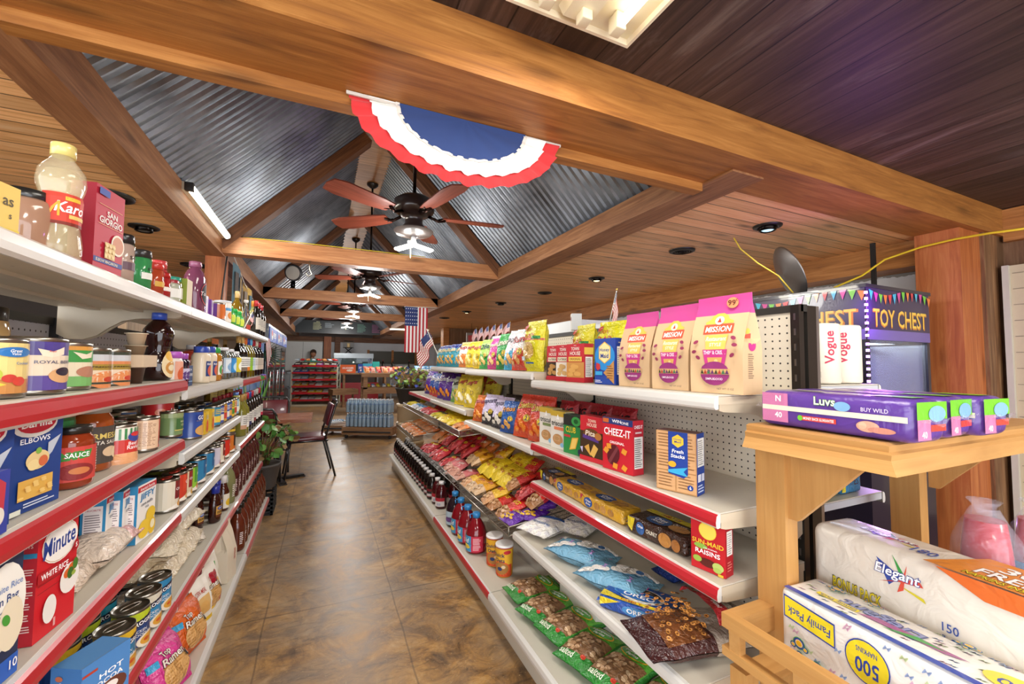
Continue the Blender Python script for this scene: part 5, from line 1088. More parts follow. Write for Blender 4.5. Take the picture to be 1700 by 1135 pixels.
# ================================================================== LEFT: bottom deck
ze = .19
def flourf(main, acc, t):
    def f(s): s.rect(.1, .30, .9, .62, main); s.text(t, .5, .72, .09, '#b03a2a', w=.6); s.ell(.5, .42, .3, .12, '#d9a860'); s.rect(0, .12, 1, .2, acc)
    return f
fl1 = gusset('flour_bag', .11, .21, .07, '#e9e2d6', '#efe9de', .8, flourf('#d9b070', '#e3b92c', 'CORN MEAL'), seed=3); put(fl1, -.45, 2.16, ze, 'L', -.3); tag(fl1, 'white and yellow corn meal bag at the front of the bottom left shelf', 'flour bag')
dup(fl1, (-.44, 2.30, ze+.001), Euler((0, 0, math.pi/2-.15)), 'white and yellow corn meal bag right behind the front one')
o = dup(fl1, (-.58, 2.14, ze+.001), Euler((0, 0, math.pi/2-.5)), 'white and yellow corn meal bag farther back beside the noodles')
fl2 = gusset('flour_bag', .11, .24, .07, '#e6dfd0', '#f0f0ea', .75, lambda s: (s.rect(.15, .35, .85, .6, '#3f9a3a'), s.rect(.15, .35, .85, .52, '#b8806a'), s.ell(.5, .82, .12, .06, '#6fc23a')), seed=5); put(fl2, -.49, 2.46, ze, 'L', -.4); tag(fl2, 'white flour bag with a green and brown picture panel', 'flour bag')
fl3 = gusset('flour_bag', .105, .29, .075, '#dfd2bc', '#e2d6c2', .9, lambda s: s.text('SELF RISING', .75, .4, .06, '#b03a2a', w=.5, rot=math.pi/2), seed=6); put(fl3, -.43, 2.60, ze, 'L', -.2); tag(fl3, 'tall plain beige paper flour bag next to the black capped juice bottles', 'flour bag')
def ram(c, c2):
    def f(s): s.ell(.5, .35, .32, .26, '#d9a86a'); s.lines(.22, .15, .78, .55, 7, '#c08a4a', 2); s.text('Top', .4, .72, .13, '#f0e6d8', bold=.03, outline='#2a1a1a'); s.text('Ramen', .5, .6, .13, '#f0e6d8', bold=.03, outline='#2a1a1a'); s.rect(.02, .6, .18, .72, '#3aa0d0'); s.ell(.82, .5, .09, .07, '#1c1614'); s.text('5', .82, .5, .07, '#ffffff')
    return pouch('ramen_bag', .17, .19, .085, c, f, seed=hash(c) % 50 if False else len(c2), sealcol=c2)
r1 = ram('#d9601c', '#c9541a'); r2 = ram('#d8408f', '#c8307f'); r3 = ram('#a8162a', '#8f1020')
RM = [(r1, -.425, ypx(318, -.425, ze), 0, R(-18), 'orange ramen noodle bag standing in front on the bottom left shelf'), (r2, -.42, ypx(290, -.42, ze), 0, R(-25), 'pink ramen noodle bag in front on the bottom left shelf'), (r3, -.43, ypx(345, -.43, ze), 0, R(-14), 'dark red ramen noodle bag beside the corn meal bags')]
for o, x, y, dz, tl, l in RM: put(o, x, y, ze+.002, 'L', -.35, rx=tl); tag(o, l, 'noodle bag')
for src, x, y, tl, l in ((r1, -.55, 1.72, -20, 'orange ramen noodle bag in the second row'), (r1, -.54, 1.86, -12, 'orange ramen noodle bag leaning behind the front orange one'), (r2, -.55, 1.56, -24, 'pink ramen noodle bag in the second row'), (r2, -.45, 1.48, -25, 'pink ramen noodle bag at the lowest left of the photo'), (r3, -.55, 2.0, -14, 'dark red ramen noodle bag in the second row')):
    dup(src, (x, y, ze+.003), Euler((R(tl), 0, math.pi/2-.3)), l)
# ================================================================== RIGHT: top shelf
def Q(o, x, y, z, lab, cat, extra=.0, rx=0, ry=0, group=None, scale=None):
    put(o, x, y, z, 'R', extra, rx, ry)
    if scale: o.scale = scale if hasattr(scale, '__len__') else (scale,)*3
    return tag(o, lab, cat, group)
def mission(s):
    s.rect(.22, .60, .78, .70, '#d2503c'); s.rect(.235, .61, .765, .69, '#d9552f'); s.text('MISSION', .5, .65, .06, '#ffffff', w=.48, bold=.05, slant=.1)
    s.poly([(.24, .705), (.24, .73), (.32, .75), (.36, .79), (.44, .815), (.56, .815), (.64, .79), (.68, .75), (.76, .73), (.76, .705)], '#e2b94e'); s.ell(.5, .74, .09, .045, '#f0e2c8'); s.poly([(.46, .72), (.5, .77), (.54, .72)], '#c03a2c')
    s.poly([(.28, .59), (.72, .59), (.68, .44), (.32, .44)], '#e0b858'); s.text('Restaurant', .5, .55, .045, '#fbf3dc', w=.38, slant=.2); s.text('STYLE', .5, .49, .035, '#fbf3dc', w=.22)
    s.poly([(.27, .44), (.73, .44), (.66, .22), (.34, .22)], '#b9357c'); s.text('THIN & CRISPY', .5, .41, .04, '#f6dce8', w=.42, bold=.02)
    s.poly([(.36, .36), (.64, .36), (.60, .24), (.40, .24)], '#c99c58')
    for q in range(7): s.ell(.41+(q*29 % 19)/100, .255+(q*41 % 9)/100, .035, .018, '#e3bf80', 8)
    s.ell(.5, .20, .28, .12, '#8b2f6b'); s.rect(.22, .19, .78, .245, '#c8a06a')
    for q in range(8): s.poly([(.23+q*.068, .195), (.265+q*.068, .24), (.30+q*.068, .195)], ('#3a3a2a', '#a83a2a', '#3f6a4a', '#5a2a5a')[q % 4])
    s.text('SIMPLE', .42, .145, .022, '#f0dce8'); s.text('GOOD', .58, .145, .022, '#f0dce8')
    for a, b, r_ in ((.14, .52, .5), (.12, .42, .2), (.2, .36, -.6), (.84, .55, -.5), (.88, .48, -.2), (.84, .38, .6)): s.ell(a, b, .05, .018, '#8a3050', rot=r_)
    s.text('NET WT 13 OZ', .72, .05, .018, '#6a5a50')
def mside(s): s.poly([(.3, .58), (.7, .6), (.7, .55), (.3, .53)], '#d2503c'); s.ell(.5, .48, .2, .06, '#b9357c'); s.ell(.5, .62, .16, .03, '#e2b94e'); s.lines(.3, .15, .6, .4, 12, '#8a7058')
ms = gusset('tortilla_chip_bag', .165, .298, .10, '#cfae86', '#c2458a', .80, mission, mside, seed=2)
Q(ms, 1.125, .905, 1.215, 'brown tortilla chip bag with pink top, nearest of three, with a round orange price sticker', 'chip bag', .12)
st = MB(); st.lathe([(.017, 0, '#e0885a'), (.0165, .0008, '#e0885a')], 20, '#e0885a', 'paper'); S_ = Surf(st, lambda u, v, e: ((u-.5)*.034, (v-.5)*.034, .0012+e), .034, .034, 'paper'); S_.text('99', .45, .5, .5, '#5a2a1a', bold=.05); S_.text('c', .85, .72, .2, '#5a2a1a')
so = st.build('price_sticker', parent=ms); so.location = (.035, -.012, .272); so.rotation_euler = Euler((R(82), 0, .2))
o = dup(ms, (1.125, 1.085, 1.216), Euler((0, 0, -math.pi/2+.06)), 'brown tortilla chip bag with pink top, middle of three, folded lower'); o.scale = (.92, 1, .97)
for c in list(o.children): bpy.data.objects.remove(c)
o2 = dup(o, (1.125, 1.27, 1.216), Euler((0, 0, -math.pi/2+.1)), 'brown tortilla chip bag with pink top, beside the blue graham cracker box'); o2.scale = (.92, .95, .95)
def honey(s):
    s.ell(.5, .6, .48, .3, '#2a8ad0'); s.poly([(.5, .93), (.78, .82), (.78, .56), (.5, .45), (.22, .56), (.22, .82)], '#e6a92c'); s.poly([(.5, .91), (.75, .81), (.75, .57), (.5, .47), (.25, .57), (.25, .81)], '#f0e0a0'); s.text('Honey', .5, .74, .1, '#24408f', w=.46, bold=.03); s.text('Maid', .5, .62, .1, '#24408f', w=.38, bold=.03)
    s.poly([(.95, .52), (.45, .25), (.95, .02)], '#c08a4e'); s.lines(.6, .12, .93, .42, 6, '#9a683a'); s.poly([(.12, .47), (.28, .44), (.3, .34), (.18, .3), (.08, .36)], '#c02f34'); s.rect(.06, .2, .4, .28, '#3aa0d8'); s.lines(.05, .03, .4, .1, 2, '#e0e0f0')
def nside(s): nutr(s, .15, .85, .22, .82); s.text('Honey', .5, .9, .04, '#f0e0a0')
Q(carton('graham_cracker_box', .125, .192, .055, ['#24449c', '#1f3a8c', '#24449c', '#1f3a8c', '#2a4aa8', '#123'], honey, nside), 1.10, 1.44, 1.215, 'blue graham cracker box with a yellow hexagon beside the tortilla chip bags', 'cracker box', .10)
def town(var):
    def f(s):
        s.rect(0, .12 if var else .0, 1, .52, ('#c98f4a', '#e8e0d2', '#3a2a20')[var-1] if var else '#c98f4a'); s.text('TOWN', .5, .87, .09, '#f2e8dc', w=.45, bold=.03); s.text('HOUSE', .5, .75, .10, '#f2e8dc', w=.6, bold=.03); s.text('Kellogg', .5, .955, .03, '#f2e8dc')
        s.rect(.12, .54, .88, .66, '#e6c25a' if var == 1 else '#e8dcc0'); s.text(('ORIGINAL', 'FLATBREAD', 'FLATBREAD')[var-1], .5, .6, .06, '#8a5a1c' if var == 1 else '#5a4030', w=.66, bold=.02)
        for q in range(8): s.ell(.25+(q*31 % 50)/100, .20+(q*47 % 28)/100, .16, .06, ('#d9a458', '#cfa86a', '#b98a4a')[var-1], 10)
        s.rect(0, 0, 1, .09, '#b51f2c')
    return f
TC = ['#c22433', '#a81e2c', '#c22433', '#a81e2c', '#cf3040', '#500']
for i, (y, x, var, l, w) in enumerate(((1.665, 1.10, 1, 'red cracker box with orange cracker picture, nearest of three on the top right shelf', .125), (1.80, 1.115, 2, 'red cracker box with white picture panel, middle of three on the top right shelf', .11), (1.915, 1.125, 3, 'red cracker box with dark picture panel, farthest of three on the top right shelf', .11))):
    Q(carton('cracker_box', w, .178, .055, TC, town(var), lambda s: (s.rect(0, .72, 1, .9, '#e0b84a'), nutr(s, .12, .88, .14, .66))), x, y, 1.215, l, 'cracker box', .12)
# yellow tortilla bags behind / beside
def dad(s):
    s.rect(.0, .60, 1, .64, '#cf6a4a'); s.text("JULIO'S", .35, .8, .08, '#b8302a', bold=.03, w=.4); s.text('DAD', .5, .68, .10, '#b8302a', w=.5, bold=.04); s.rect(.65, .62, .95, .68, '#2f8a3a'); s.ell(.5, .40, .30, .17, '#c9a45a')
    for q in range(9): s.ell(.32+(q*37 % 36)/100, .28+(q*23 % 24)/100, .10, .05, '#dcbc78', 9)
    s.rect(.05, .2, .4, .28, '#cfe0ea'); s.ell(.3, .86, .07, .05, '#b8402a'); s.poly([(.2, .6), (.24, .6), (.35, .8), (.32, .8)], '#2f7a3a'); s.rect(.38, .14, .8, .17, '#3a6aa8')
yb = pouch('chip_bag', .19, .29, .10, '#dcd21e', dad, seed=8, seal=.05)
Q(yb, 1.10, 2.13, 1.255, 'large yellow corn chip bag with a clear window and red lettering on the second unit', 'chip bag', .1, R(-4))
dup(yb, (1.24, 1.62, 1.217), Euler((R(-5), 0, -math.pi/2+.1)), 'yellow corn chip bag behind the nearest of the three red cracker boxes')
dup(yb, (1.24, 1.84, 1.217), Euler((R(-3), 0, -math.pi/2-.1)), 'yellow corn chip bag behind the farther red cracker boxes')
o = carton('carton_box', .06, .10, .06, ['#d9d8d2', '#c8c8c4', '#bbb', '#d0cfca', '#e2e2de', '#999'], lambda s: s.ell(.5, .7, .3, .12, '#8a4a5a')); o.location = (1.62, 2.35, 1.49); 
Q(o, 1.40, 2.16, 1.503, 'small white carton standing on the top rail behind the large yellow bag', 'carton'); o.rotation_euler.z = -2.0
def chip(name, w, h, t, c, c2, txt, tc, pic, seed, wave=.45, price=True, c3=None, fringe=None):
    def col(u, v): return c2 if v < wave+.06*math.sin(u*6+seed) else (c3 if c3 and v > .78 else c)
    def f(s):
        s.text(txt, .5, .72, .16, tc, w=.74, bold=.04, slant=.2, rot=.12, outline='#20203a' if tc != '#20203a' else None)
        for q in range(6): s.ell(.3+(q*37 % 42)/100, .16+(q*29 % 26)/100, .12, .06, pic, 9, rot=q)
        if price: s.ell(.72, .42, .13, .085, '#e8c92c'); s.ell(.72, .42, .115, .075, '#1f2a5a'); s.ell(.72, .42, .10, .065, '#e8c92c'); s.text('2', .72, .42, .10, '#1f2a5a', bold=.05)
    return pouch(name, w, h, t, col, f, seed=seed, seal=.055)
A_ = chip('chip_bag', .16, .26, .08, '#e8e2e6', '#3a9ac0', 'Lays', '#20203a', '#d9a860', 3, price=False)
B_ = chip('chip_bag', .16, .255, .08, '#e9e4e2', '#c8402a', 'Sun', '#b8302a', '#d09a58', 4)
C_ = chip('chip_bag', .16, .245, .08, '#2f9a46', '#1f7a38', 'Limon', '#e8e6c8', '#d9c05a', 5)
D_ = chip('chip_bag', .155, .225, .075, '#d04a9a', '#c0307a', 'Funyuns', '#f2e8d0', '#e0b878', 6)
E_ = chip('chip_bag', .155, .22, .075, '#a8cf6a', '#2f9a46', 'Chile', '#1f5a2a', '#d9b468', 7)
F_ = chip('chip_bag', .155, .215, .075, '#e8c92c', '#dfc02a', 'Lays', '#b8302a', '#e8cf7a', 8)
G_ = chip('chip_bag', .15, .21, .075, '#1f93ab', '#1f93ab', 'Ruffles', '#e8e0a0', '#d9a458', 9, c3='#24409a')
H_ = chip('chip_bag', .15, .215, .075, '#e8e6e2', '#d9803a', 'Pop', '#c8302a', '#efe6c8', 10, price=False, c3='#e0c46a')
TOP = [(B_, 1.08, 2.29, 1.255, 'white and red chip bag next to the large yellow corn chip bag'), (A_, 1.09, 2.43, 1.255, 'white and sky-blue potato chip bag on the second unit'), (C_, 1.10, 2.58, 1.255, 'dark green chip bag on the top right shelf'), (D_, 1.09, 2.74, 1.255, 'magenta chip bag with yellow rings on the top right shelf'),
       (E_, 1.09, 2.90, 1.255, 'light green chip bag on the top right shelf'), (C_, 1.18, 2.72, 1.255, 'dark green chip bag behind the magenta one'), (F_, 1.09, 3.06, 1.255, 'yellow chip bag at the far end of the second unit, top right shelf'), (F_, 1.09, 3.24, 1.262, 'yellow chip bag, nearest on the third unit, top right shelf'),
       (H_, 1.09, 3.42, 1.262, 'white and orange popcorn bag between yellow and teal bags'), (G_, 1.10, 3.58, 1.262, 'teal chip bag beside the white popcorn bag'), (G_, 1.09, 3.74, 1.262, 'second teal chip bag on the top right shelf'), (G_, 1.09, 3.90, 1.262, 'third teal chip bag on the top right shelf'), (G_, 1.09, 4.06, 1.262, 'fourth teal chip bag on the top right shelf'), (G_, 1.09, 4.20, 1.262, 'last teal chip bag at the far end of the top right shelf')]
used = set()
def place_bag(src, x, y, z, l, ex=.15, tilt=-8, group=None, yaw=0, sc=None):
    o = src if src.name not in used else dup(src, (0, 0, 0)); used.add(src.name)
    Q(o, x, y, z, l, 'chip bag', ex, R(tilt), 0, group)
    if sc: o.scale = (sc,)*3
    return o
for i, (b, x, y, z, l) in enumerate(TOP): place_bag(b, x, y, z+.003, l, .15+.06*(i % 3), -10-3*(i % 2))
for i, y in enumerate((2.36, 2.62, 2.9, 3.1, 3.35, 3.62, 3.9)): place_bag((F_, E_, C_, A_, G_, G_, F_)[i], 1.24, y, (1.255 if y < 3.14 else 1.262)+.003, ('yellow', 'light green', 'green', 'white and blue', 'teal', 'teal', 'yellow')[i]+' chip bag behind the '+('white and red bag', 'dark green bag', 'light green bag', 'farther yellow bag', 'popcorn bag', 'second teal bag', 'third teal bag')[i]+' of the top shelf', .1, -6)
# flags by the top shelf
small_flag(1010, 1.40, 1.503, (R(-8), R(22)), label='small stars and stripes stick flag on the pegboard rail beside the tortilla chip bags', L=.20, rz=R(-115), w=.13, h=.10, droop=.9)
root = empty('hand_flag', (1.12, 4.2, 1.265)); D = Vector((-.10, .06, -.27)); A0 = Vector((-.10, .32, .40)); MB().tube([(0, 0, 0), A0], .005, '#e9e4d8', 'paint', 6).build('stick', parent=root); mb = MB()
def bigf(u, v, e=0): return A0*(1-.42*v)+D*u+Vector((.018*math.sin(u*9+v*3)+e, .012*math.sin(u*6), 0))
for k in range(13): mb.grid(lambda u, v: bigf(u, (k+v)/13), 10, 1, '#b4222c' if k % 2 == 0 else '#f0ece6', 'cloth', False)
for sg_ in (-1, 1): mb.grid(lambda u, v: bigf(u*.42, v*7/13, sg_*.002), 6, 4, '#26366b', 'cloth', False)
mb.build('flag_cloth', parent=root); tag(root, 'large stick flag leaning at the far end of the top right shelf', 'flag')

# ================================================================== RIGHT: second shelf of the second and third units, chip bags
DO = chip('chip_bag', .19, .27, .085, '#5a2a9a', '#4a2080', 'Doritos', '#f2eef6', '#e08a2c', 11, .3, False)
DB = chip('chip_bag', .18, .25, .085, '#1f4aa8', '#c8302c', 'Doritos', '#f2eef6', '#e08a2c', 12, .3, False)
TF = chip('chip_bag', .18, .24, .08, '#b8c4b0', '#6fa84a', 'Tostitos', '#3a3a2a', '#cfc08a', 13)
LY_ = chip('chip_bag', .19, .27, .09, '#e2ca3a', '#dcc02a', 'Lays', '#c8402a', '#f0e6c0', 14, .3)
OR = chip('chip_bag', .16, .20, .075, '#d9701c', '#c85a1a', 'Rings', '#b8302a', '#e8953a', 15, .7, False)
PC = chip('popcorn_bag', .18, .215, .085, '#cfc4e4', '#26222c', 'popcorn', '#3a2a5a', '#e6dfd2', 16, .38)
BP = chip('popcorn_bag', .18, .215, .085, '#26222a', '#1c1a20', 'Smart', '#c8c8d8', '#6a6a7a', 17, .3, False)
BF = chip('corn_chip_bag', .15, .20, .075, '#1f5aa8', '#1c4a98', 'Fritos', '#e8a03a', '#d9a458', 18, .3)
CH = chip('cheese_snack_bag', .18, .26, .085, '#cf3a24', '#d0481f', 'Cheetos', '#f0c23a', '#e8852c', 19, .5)
M2 = [(CH, 1.10, 2.08, .86, 'red cheese snack bag standing nearest on the second unit'), (CH, 1.09, 2.25, .86, 'second red cheese snack bag beside the blue corn chip bag'), (BF, 1.075, 2.43, .86, 'small blue corn chip bag in front on the second unit'), (PC, 1.09, 2.62, .86, 'grey and white popcorn bag, nearer of two'), (PC, 1.09, 2.80, .86, 'grey and white popcorn bag, farther of two'), (OR, 1.08, 2.98, .86, 'orange snack ring bag at the far end of the second unit'),
      (BP, 1.26, 2.2, .86, 'black chip bag in the back row behind the red cheese snacks'), (BP, 1.25, 2.4, .86, 'black chip bag in the back row behind the blue corn chip bag'), (BP, 1.24, 2.62, .86, 'black chip bag in the back row behind the nearer popcorn bag'), (BP, 1.24, 2.84, .86, 'black chip bag in the back row behind the farther popcorn bag'),
      (LY_, 1.10, 3.25, .935, 'yellow potato chip bag standing nearest on the third unit'), (LY_, 1.10, 3.50, .935, 'second yellow potato chip bag on the third unit'), (TF, 1.12, 3.74, .935, 'pale green tortilla chip bag between yellow and purple bags'), (DO, 1.11, 3.95, .935, 'purple nacho chip bag, nearer of two'), (DO, 1.11, 4.15, .935, 'purple nacho chip bag, farther of two'), (DB, 1.11, 4.42, .935, 'blue and red nacho chip bag on the red railed shelf of the farthest unit'), (DB, 1.13, 4.62, .935, 'second blue and red nacho chip bag on the farthest unit'),
      (LY_, 1.28, 3.3, .935, 'yellow potato chip bag in the back row of the third unit'), (CH, 1.28, 3.6, .935, 'red snack bag in the back row behind the pale green bag'), (CH, 1.28, 3.9, .935, 'red snack bag in the back row behind the nearer purple bag'), (CH, 1.28, 4.15, .935, 'red snack bag in the back row behind the farther purple bag'), (OR, 1.27, 3.12+.3, .935, 'orange snack bag in the back row behind the yellow bags'), (DO, 1.13, 4.85, .935, 'purple nacho chip bag on the farthest unit')]
for i, (b, x, y, z, l) in enumerate(M2): place_bag(b, x, y, z+.004, l, .22+.08*(i % 3), -14-4*(i % 2))
# ================================================================== RIGHT: nearest unit, cracker shelf
zm = .885
def tris(a):
    def f(s): s.rect(0, .86, 1, 1, '#c9a83a'); s.poly([(.4, .78), (.6, .78), (.5, .92)], '#ffffff'); s.text('triscuit', .5, .67, .13, '#3a3a3a', w=.86, bold=.02); s.rect(.25, .5, .9, .58, a); s.ell(.5, .25, .34, .14, '#b98a5a'); s.rect(.25, .2, .65, .34, '#c9a070'); s.ell(.8, .12, .12, .06, '#8ab8d8'); s.lines(.3, .22, .62, .32, 4, '#9a7040')
    return f
TRC = ['#e2ded4', '#cbbf9a', '#e2ded4', '#d2c8a8', '#b8a050', '#777']
Q(carton('cracker_box', .125, .186, .055, TRC, tris('#7a8a5a')), 1.095, 1.93, zm, 'pale cracker box with green stripe, farthest on the cracker shelf', 'cracker box', .1)
Q(carton('cracker_box', .12, .182, .055, TRC, tris('#e0815a')), 1.088, 1.80, zm, 'pale cracker box with orange stripe, second from the far end', 'cracker box', .1)
def club(s): s.rect(0, .72, 1, 1, '#2a2a26'); s.ell(.7, .85, .25, .12, '#3a9a4a'); s.ell(.7, .85, .12, .06, '#1c5a2a'); s.text('CLUB', .42, .62, .15, '#e0cf3a', w=.55, bold=.05, outline='#1a5a2c'); s.rect(.05, .42, .4, .48, '#c03a3a'); s.poly([(.35, .1), (.7, .16), (.85, .46), (.5, .42)], '#e0b040'); s.poly([(.42, .14), (.66, .18), (.78, .43), (.54, .39)], '#ecc868'); s.ell(.9, .1, .08, .08, '#2a3050')
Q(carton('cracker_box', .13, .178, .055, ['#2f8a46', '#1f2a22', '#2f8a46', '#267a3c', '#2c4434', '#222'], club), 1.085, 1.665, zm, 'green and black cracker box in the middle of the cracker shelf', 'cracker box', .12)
def pita(s): s.rect(0, .1, 1, .66, '#43301f'); s.text('TOWN', .52, .90, .07, '#f2dcc8', w=.34, bold=.03); s.text('HOUSE', .52, .81, .08, '#f2dcc8', w=.42, bold=.03); s.ell(.48, .61, .34, .12, '#6a4420'); s.text('Pita', .46, .62, .12, '#f2e6d2', w=.42, bold=.03, slant=.2); s.poly([(.12, .5), (.82, .44), (.8, .52), (.14, .58)], '#5a3a8a'); s.poly([(.2, .3), (.4, .38), (.48, .12)], '#d9a850'); s.poly([(.45, .16), (.62, .4), (.8, .32), (.62, .1)], '#e0b45c'); s.ell(.8, .58, .14, .08, '#b9783a'); s.rect(0, 0, 1, .10, '#c92a35'); s.poly([(.02, .28), (.14, .3), (.12, .16)], '#cfc6ea')
Q(carton('cracker_box', .145, .19, .055, ['#c92a35', '#a82030', '#c92a35', '#8f1f2a', '#d83a44', '#400'], pita, lambda s: nutr(s, .12, .88, .15, .7)), 1.082, 1.51, zm, 'red and brown pita cracker box next to the cheese cracker box', 'cracker box', .12)
def cheez(s): s.rect(0, .88, 1, 1, '#2a3a78'); s.text('WIN', .48, .945, .06, '#ffffff', w=.3, bold=.05); s.text('ONE', .75, .93, .05, '#ffffff', w=.24, bold=.03); s.rect(.02, .9, .22, .98, '#cf6a2c'); s.text('CHEEZ-IT', .5, .735, .14, '#ffffff', w=.88, bold=.03); s.rect(.1, .655, .9, .66, '#e0a04a'); s.text('ORIGINAL', .5, .535, .05, '#ffffff', w=.48, bold=.03); s.ell(.38, .30, .20, .20, '#5a1c24', rot=-.4); s.poly([(.2, .16), (.28, .12), (.56, .44), (.5, .48)], '#7a3a40')
def cheez2(s):
    cheez(s)
    for a, b, r_ in ((.74, .40, .4), (.14, .36, .2), (.45, .10, .6), (.75, .10, .3), (.24, .45, .9)): s.poly([(a+.09*math.cos(r_+k*math.pi/2)*1.2, b+.07*math.sin(r_+k*math.pi/2)) for k in range(4)], '#e39a34')
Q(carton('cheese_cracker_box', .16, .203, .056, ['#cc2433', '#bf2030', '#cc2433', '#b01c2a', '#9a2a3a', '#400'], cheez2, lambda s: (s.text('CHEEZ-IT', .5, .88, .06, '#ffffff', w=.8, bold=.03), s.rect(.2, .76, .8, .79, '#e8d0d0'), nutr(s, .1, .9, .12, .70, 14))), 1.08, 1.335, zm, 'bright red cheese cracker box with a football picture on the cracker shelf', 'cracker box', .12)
def stacks(s):
    for r_ in range(3):
        for c in range(2): s.rect(.02+c*.5, .02+r_*.33, .48+c*.5, .33+r_*.33, '#cfa070'); s.lines(.06+c*.5, .06+r_*.33, .46+c*.5, .31+r_*.33, 5, '#b07f4f', r_+c)
    s.poly([(.32, 1), (.80, 1), (.80, .32), (.70, .25), (.32, .30)], '#1f3f96'); s.poly([(.56, .96), (.70, .90), (.70, .80), (.56, .74), (.42, .80), (.42, .90)], '#e8c23a'); s.text('Honey', .56, .875, .035, '#24408f', w=.2); s.text('Maid', .56, .835, .035, '#24408f', w=.16); s.text('Fresh', .56, .68, .06, '#ffffff', w=.28, bold=.03, slant=.1); s.text('Stacks', .56, .60, .06, '#ffffff', w=.34, bold=.03, slant=.1); s.ell(.42, .46, .1, .05, '#e6a92c'); s.poly([(.32, .36), (.8, .44), (.7, .36), (.8, .29), (.32, .32)], '#3aa8d8'); s.ell(.86, .12, .07, .045, '#24408f'); s.text('6', .86, .12, .05, '#ffffff')
def stside(s): nutr(s, .08, .92, .46, .92, 12); s.rect(.1, .22, .5, .34, '#d8dae8'); s.rect(.58, .22, .9, .34, '#d8dae8'); s.lines(.1, .04, .85, .18, 3, '#c8d0e8')
Q(carton('graham_cracker_box', .135, .195, .06, ['#b98a58', '#24408f', '#b98a58', '#24408f', '#8a6a6a', '#333'], stacks, stside), 1.09, 1.055, zm, 'graham cracker stacks box standing alone on the near half of the cracker shelf', 'cracker box', .35)
RB_ = chip('snack_bag', .16, .21, .07, '#b52430', '#a01c28', 'ZING', '#2a1014', '#8f1a26', 23, .2, False)
for i, (x, y) in enumerate(((1.27, 1.92), (1.28, 1.76), (1.29, 1.60), (1.22, 1.97))): place_bag(RB_, x, y, zm+.003, ('red snack bag behind the green-striped cracker box', 'red snack bag behind the orange-striped cracker box', 'red snack bag behind the green and black cracker box', 'red snack bag at the far back end of the cracker shelf')[i], .1, -6)
# ---------------- cookie shelf
zl = .685
def tray(name, w, d, h, col, fn_top, fn_front, ends='#b8b0a0', seed=2):
    W_ = wob(seed); mb = MB()
    mb.rbox(-w/2, -d/2, 0, w/2, d/2, h, .012, col, 'film', 3)
    for s_ in (-1, 1):     # crimped ends
        mb.grid(lambda u, v: (s_*(w/2-.004+.012*u), (v-.5)*d*(.85+.15*u), h*.5+(.0 if u > .5 else 0)+.006*math.sin(v*20)), 2, 10, ends, 'film', False)
    T = Surf(mb, lambda u, v, e: ((u-.5)*w*.96, (v-.5)*d*.92, h+e*.8), w, d, 'film', step=.03); F = Surf(mb, lambda u, v, e: ((u-.5)*w*.96, -d/2-e*.8, .06*h+v*h*.88), w, h, 'film', step=.03)
    fn_top(T); fn_front(F); return mb.build(name)
def chy_t(s): s.ell(.42, .5, .22, .34, '#1f4f9a'); s.text('Chips', .42, .58, .22, '#ffffff', w=.26, bold=.05, outline='#16306a'); s.text('Ahoy!', .42, .40, .2, '#ffffff', w=.22, bold=.05, outline='#16306a'); s.ell(.75, .5, .16, .28, '#c08a3a'); s.ell(.12, .5, .08, .2, '#c08a3a')
def chy_f(s): s.ell(.2, .5, .11, .42, '#1f4f9a'); s.text('Chips', .2, .6, .24, '#ffffff', w=.14, bold=.05); s.text('Ahoy', .2, .36, .22, '#ffffff', w=.12, bold=.05); s.ell(.42, .5, .07, .3, '#b8823a'); s.ell(.58, .5, .07, .3, '#c8924a'); s.ell(.76, .5, .07, .3, '#b8823a'); s.poly([(0, 1), (.08, 1), (.0, .5)], '#c03040')
ck = tray('cookie_pack', .27, .10, .055, '#dba62c', chy_t, chy_f); Q(ck, 1.10, 1.445, zl, 'yellow chocolate chip cookie pack, nearer of two, on the cookie shelf', 'cookie pack', .05)
dup(ck, (1.105, 1.69, zl+.001), Euler((0, 0, -math.pi/2-.02)), 'yellow chocolate chip cookie pack, farther of two')
def chk_t(s): s.rect(0, .72, 1, 1, '#d9c92c'); s.text('FAMILY SIZE', .45, .86, .14, '#b8302c', w=.3, bold=.05); s.ell(.42, .36, .20, .30, '#2a5a9a'); s.text('Chips', .42, .44, .2, '#ffffff', w=.22, bold=.05); s.text('Ahoy!', .42, .27, .18, '#ffffff', w=.2, bold=.05); s.text('CHUNKY', .72, .5, .18, '#f0e6d8', w=.2, bold=.05); s.ell(.78, .3, .16, .22, '#c08a4a')
def chk_f(s): s.poly([(0, 1), (.14, 1), (.08, .1), (0, .4)], '#e0c92c'); s.ell(.24, .5, .08, .4, '#2a5a9a'); s.text('Chips', .24, .6, .22, '#ffffff', w=.1, bold=.05); s.text('CHUNKY', .45, .5, .26, '#f2ead8', w=.2, bold=.05); s.ell(.68, .45, .11, .42, '#c08440'); s.ell(.86, .4, .07, .36, '#a86a30')
cb = tray('cookie_pack', .255, .13, .062, '#3a2118', chk_t, chk_f, '#4a3024'); Q(cb, 1.12, 1.145, zl, 'dark brown chunky cookie pack near the red raisin box', 'cookie pack', .10)
dup(cb, (1.13, 1.91, zl+.001), Euler((0, 0, -math.pi/2)), 'dark brown cookie pack at the far end of the cookie shelf').scale = (.7, .9, .9)
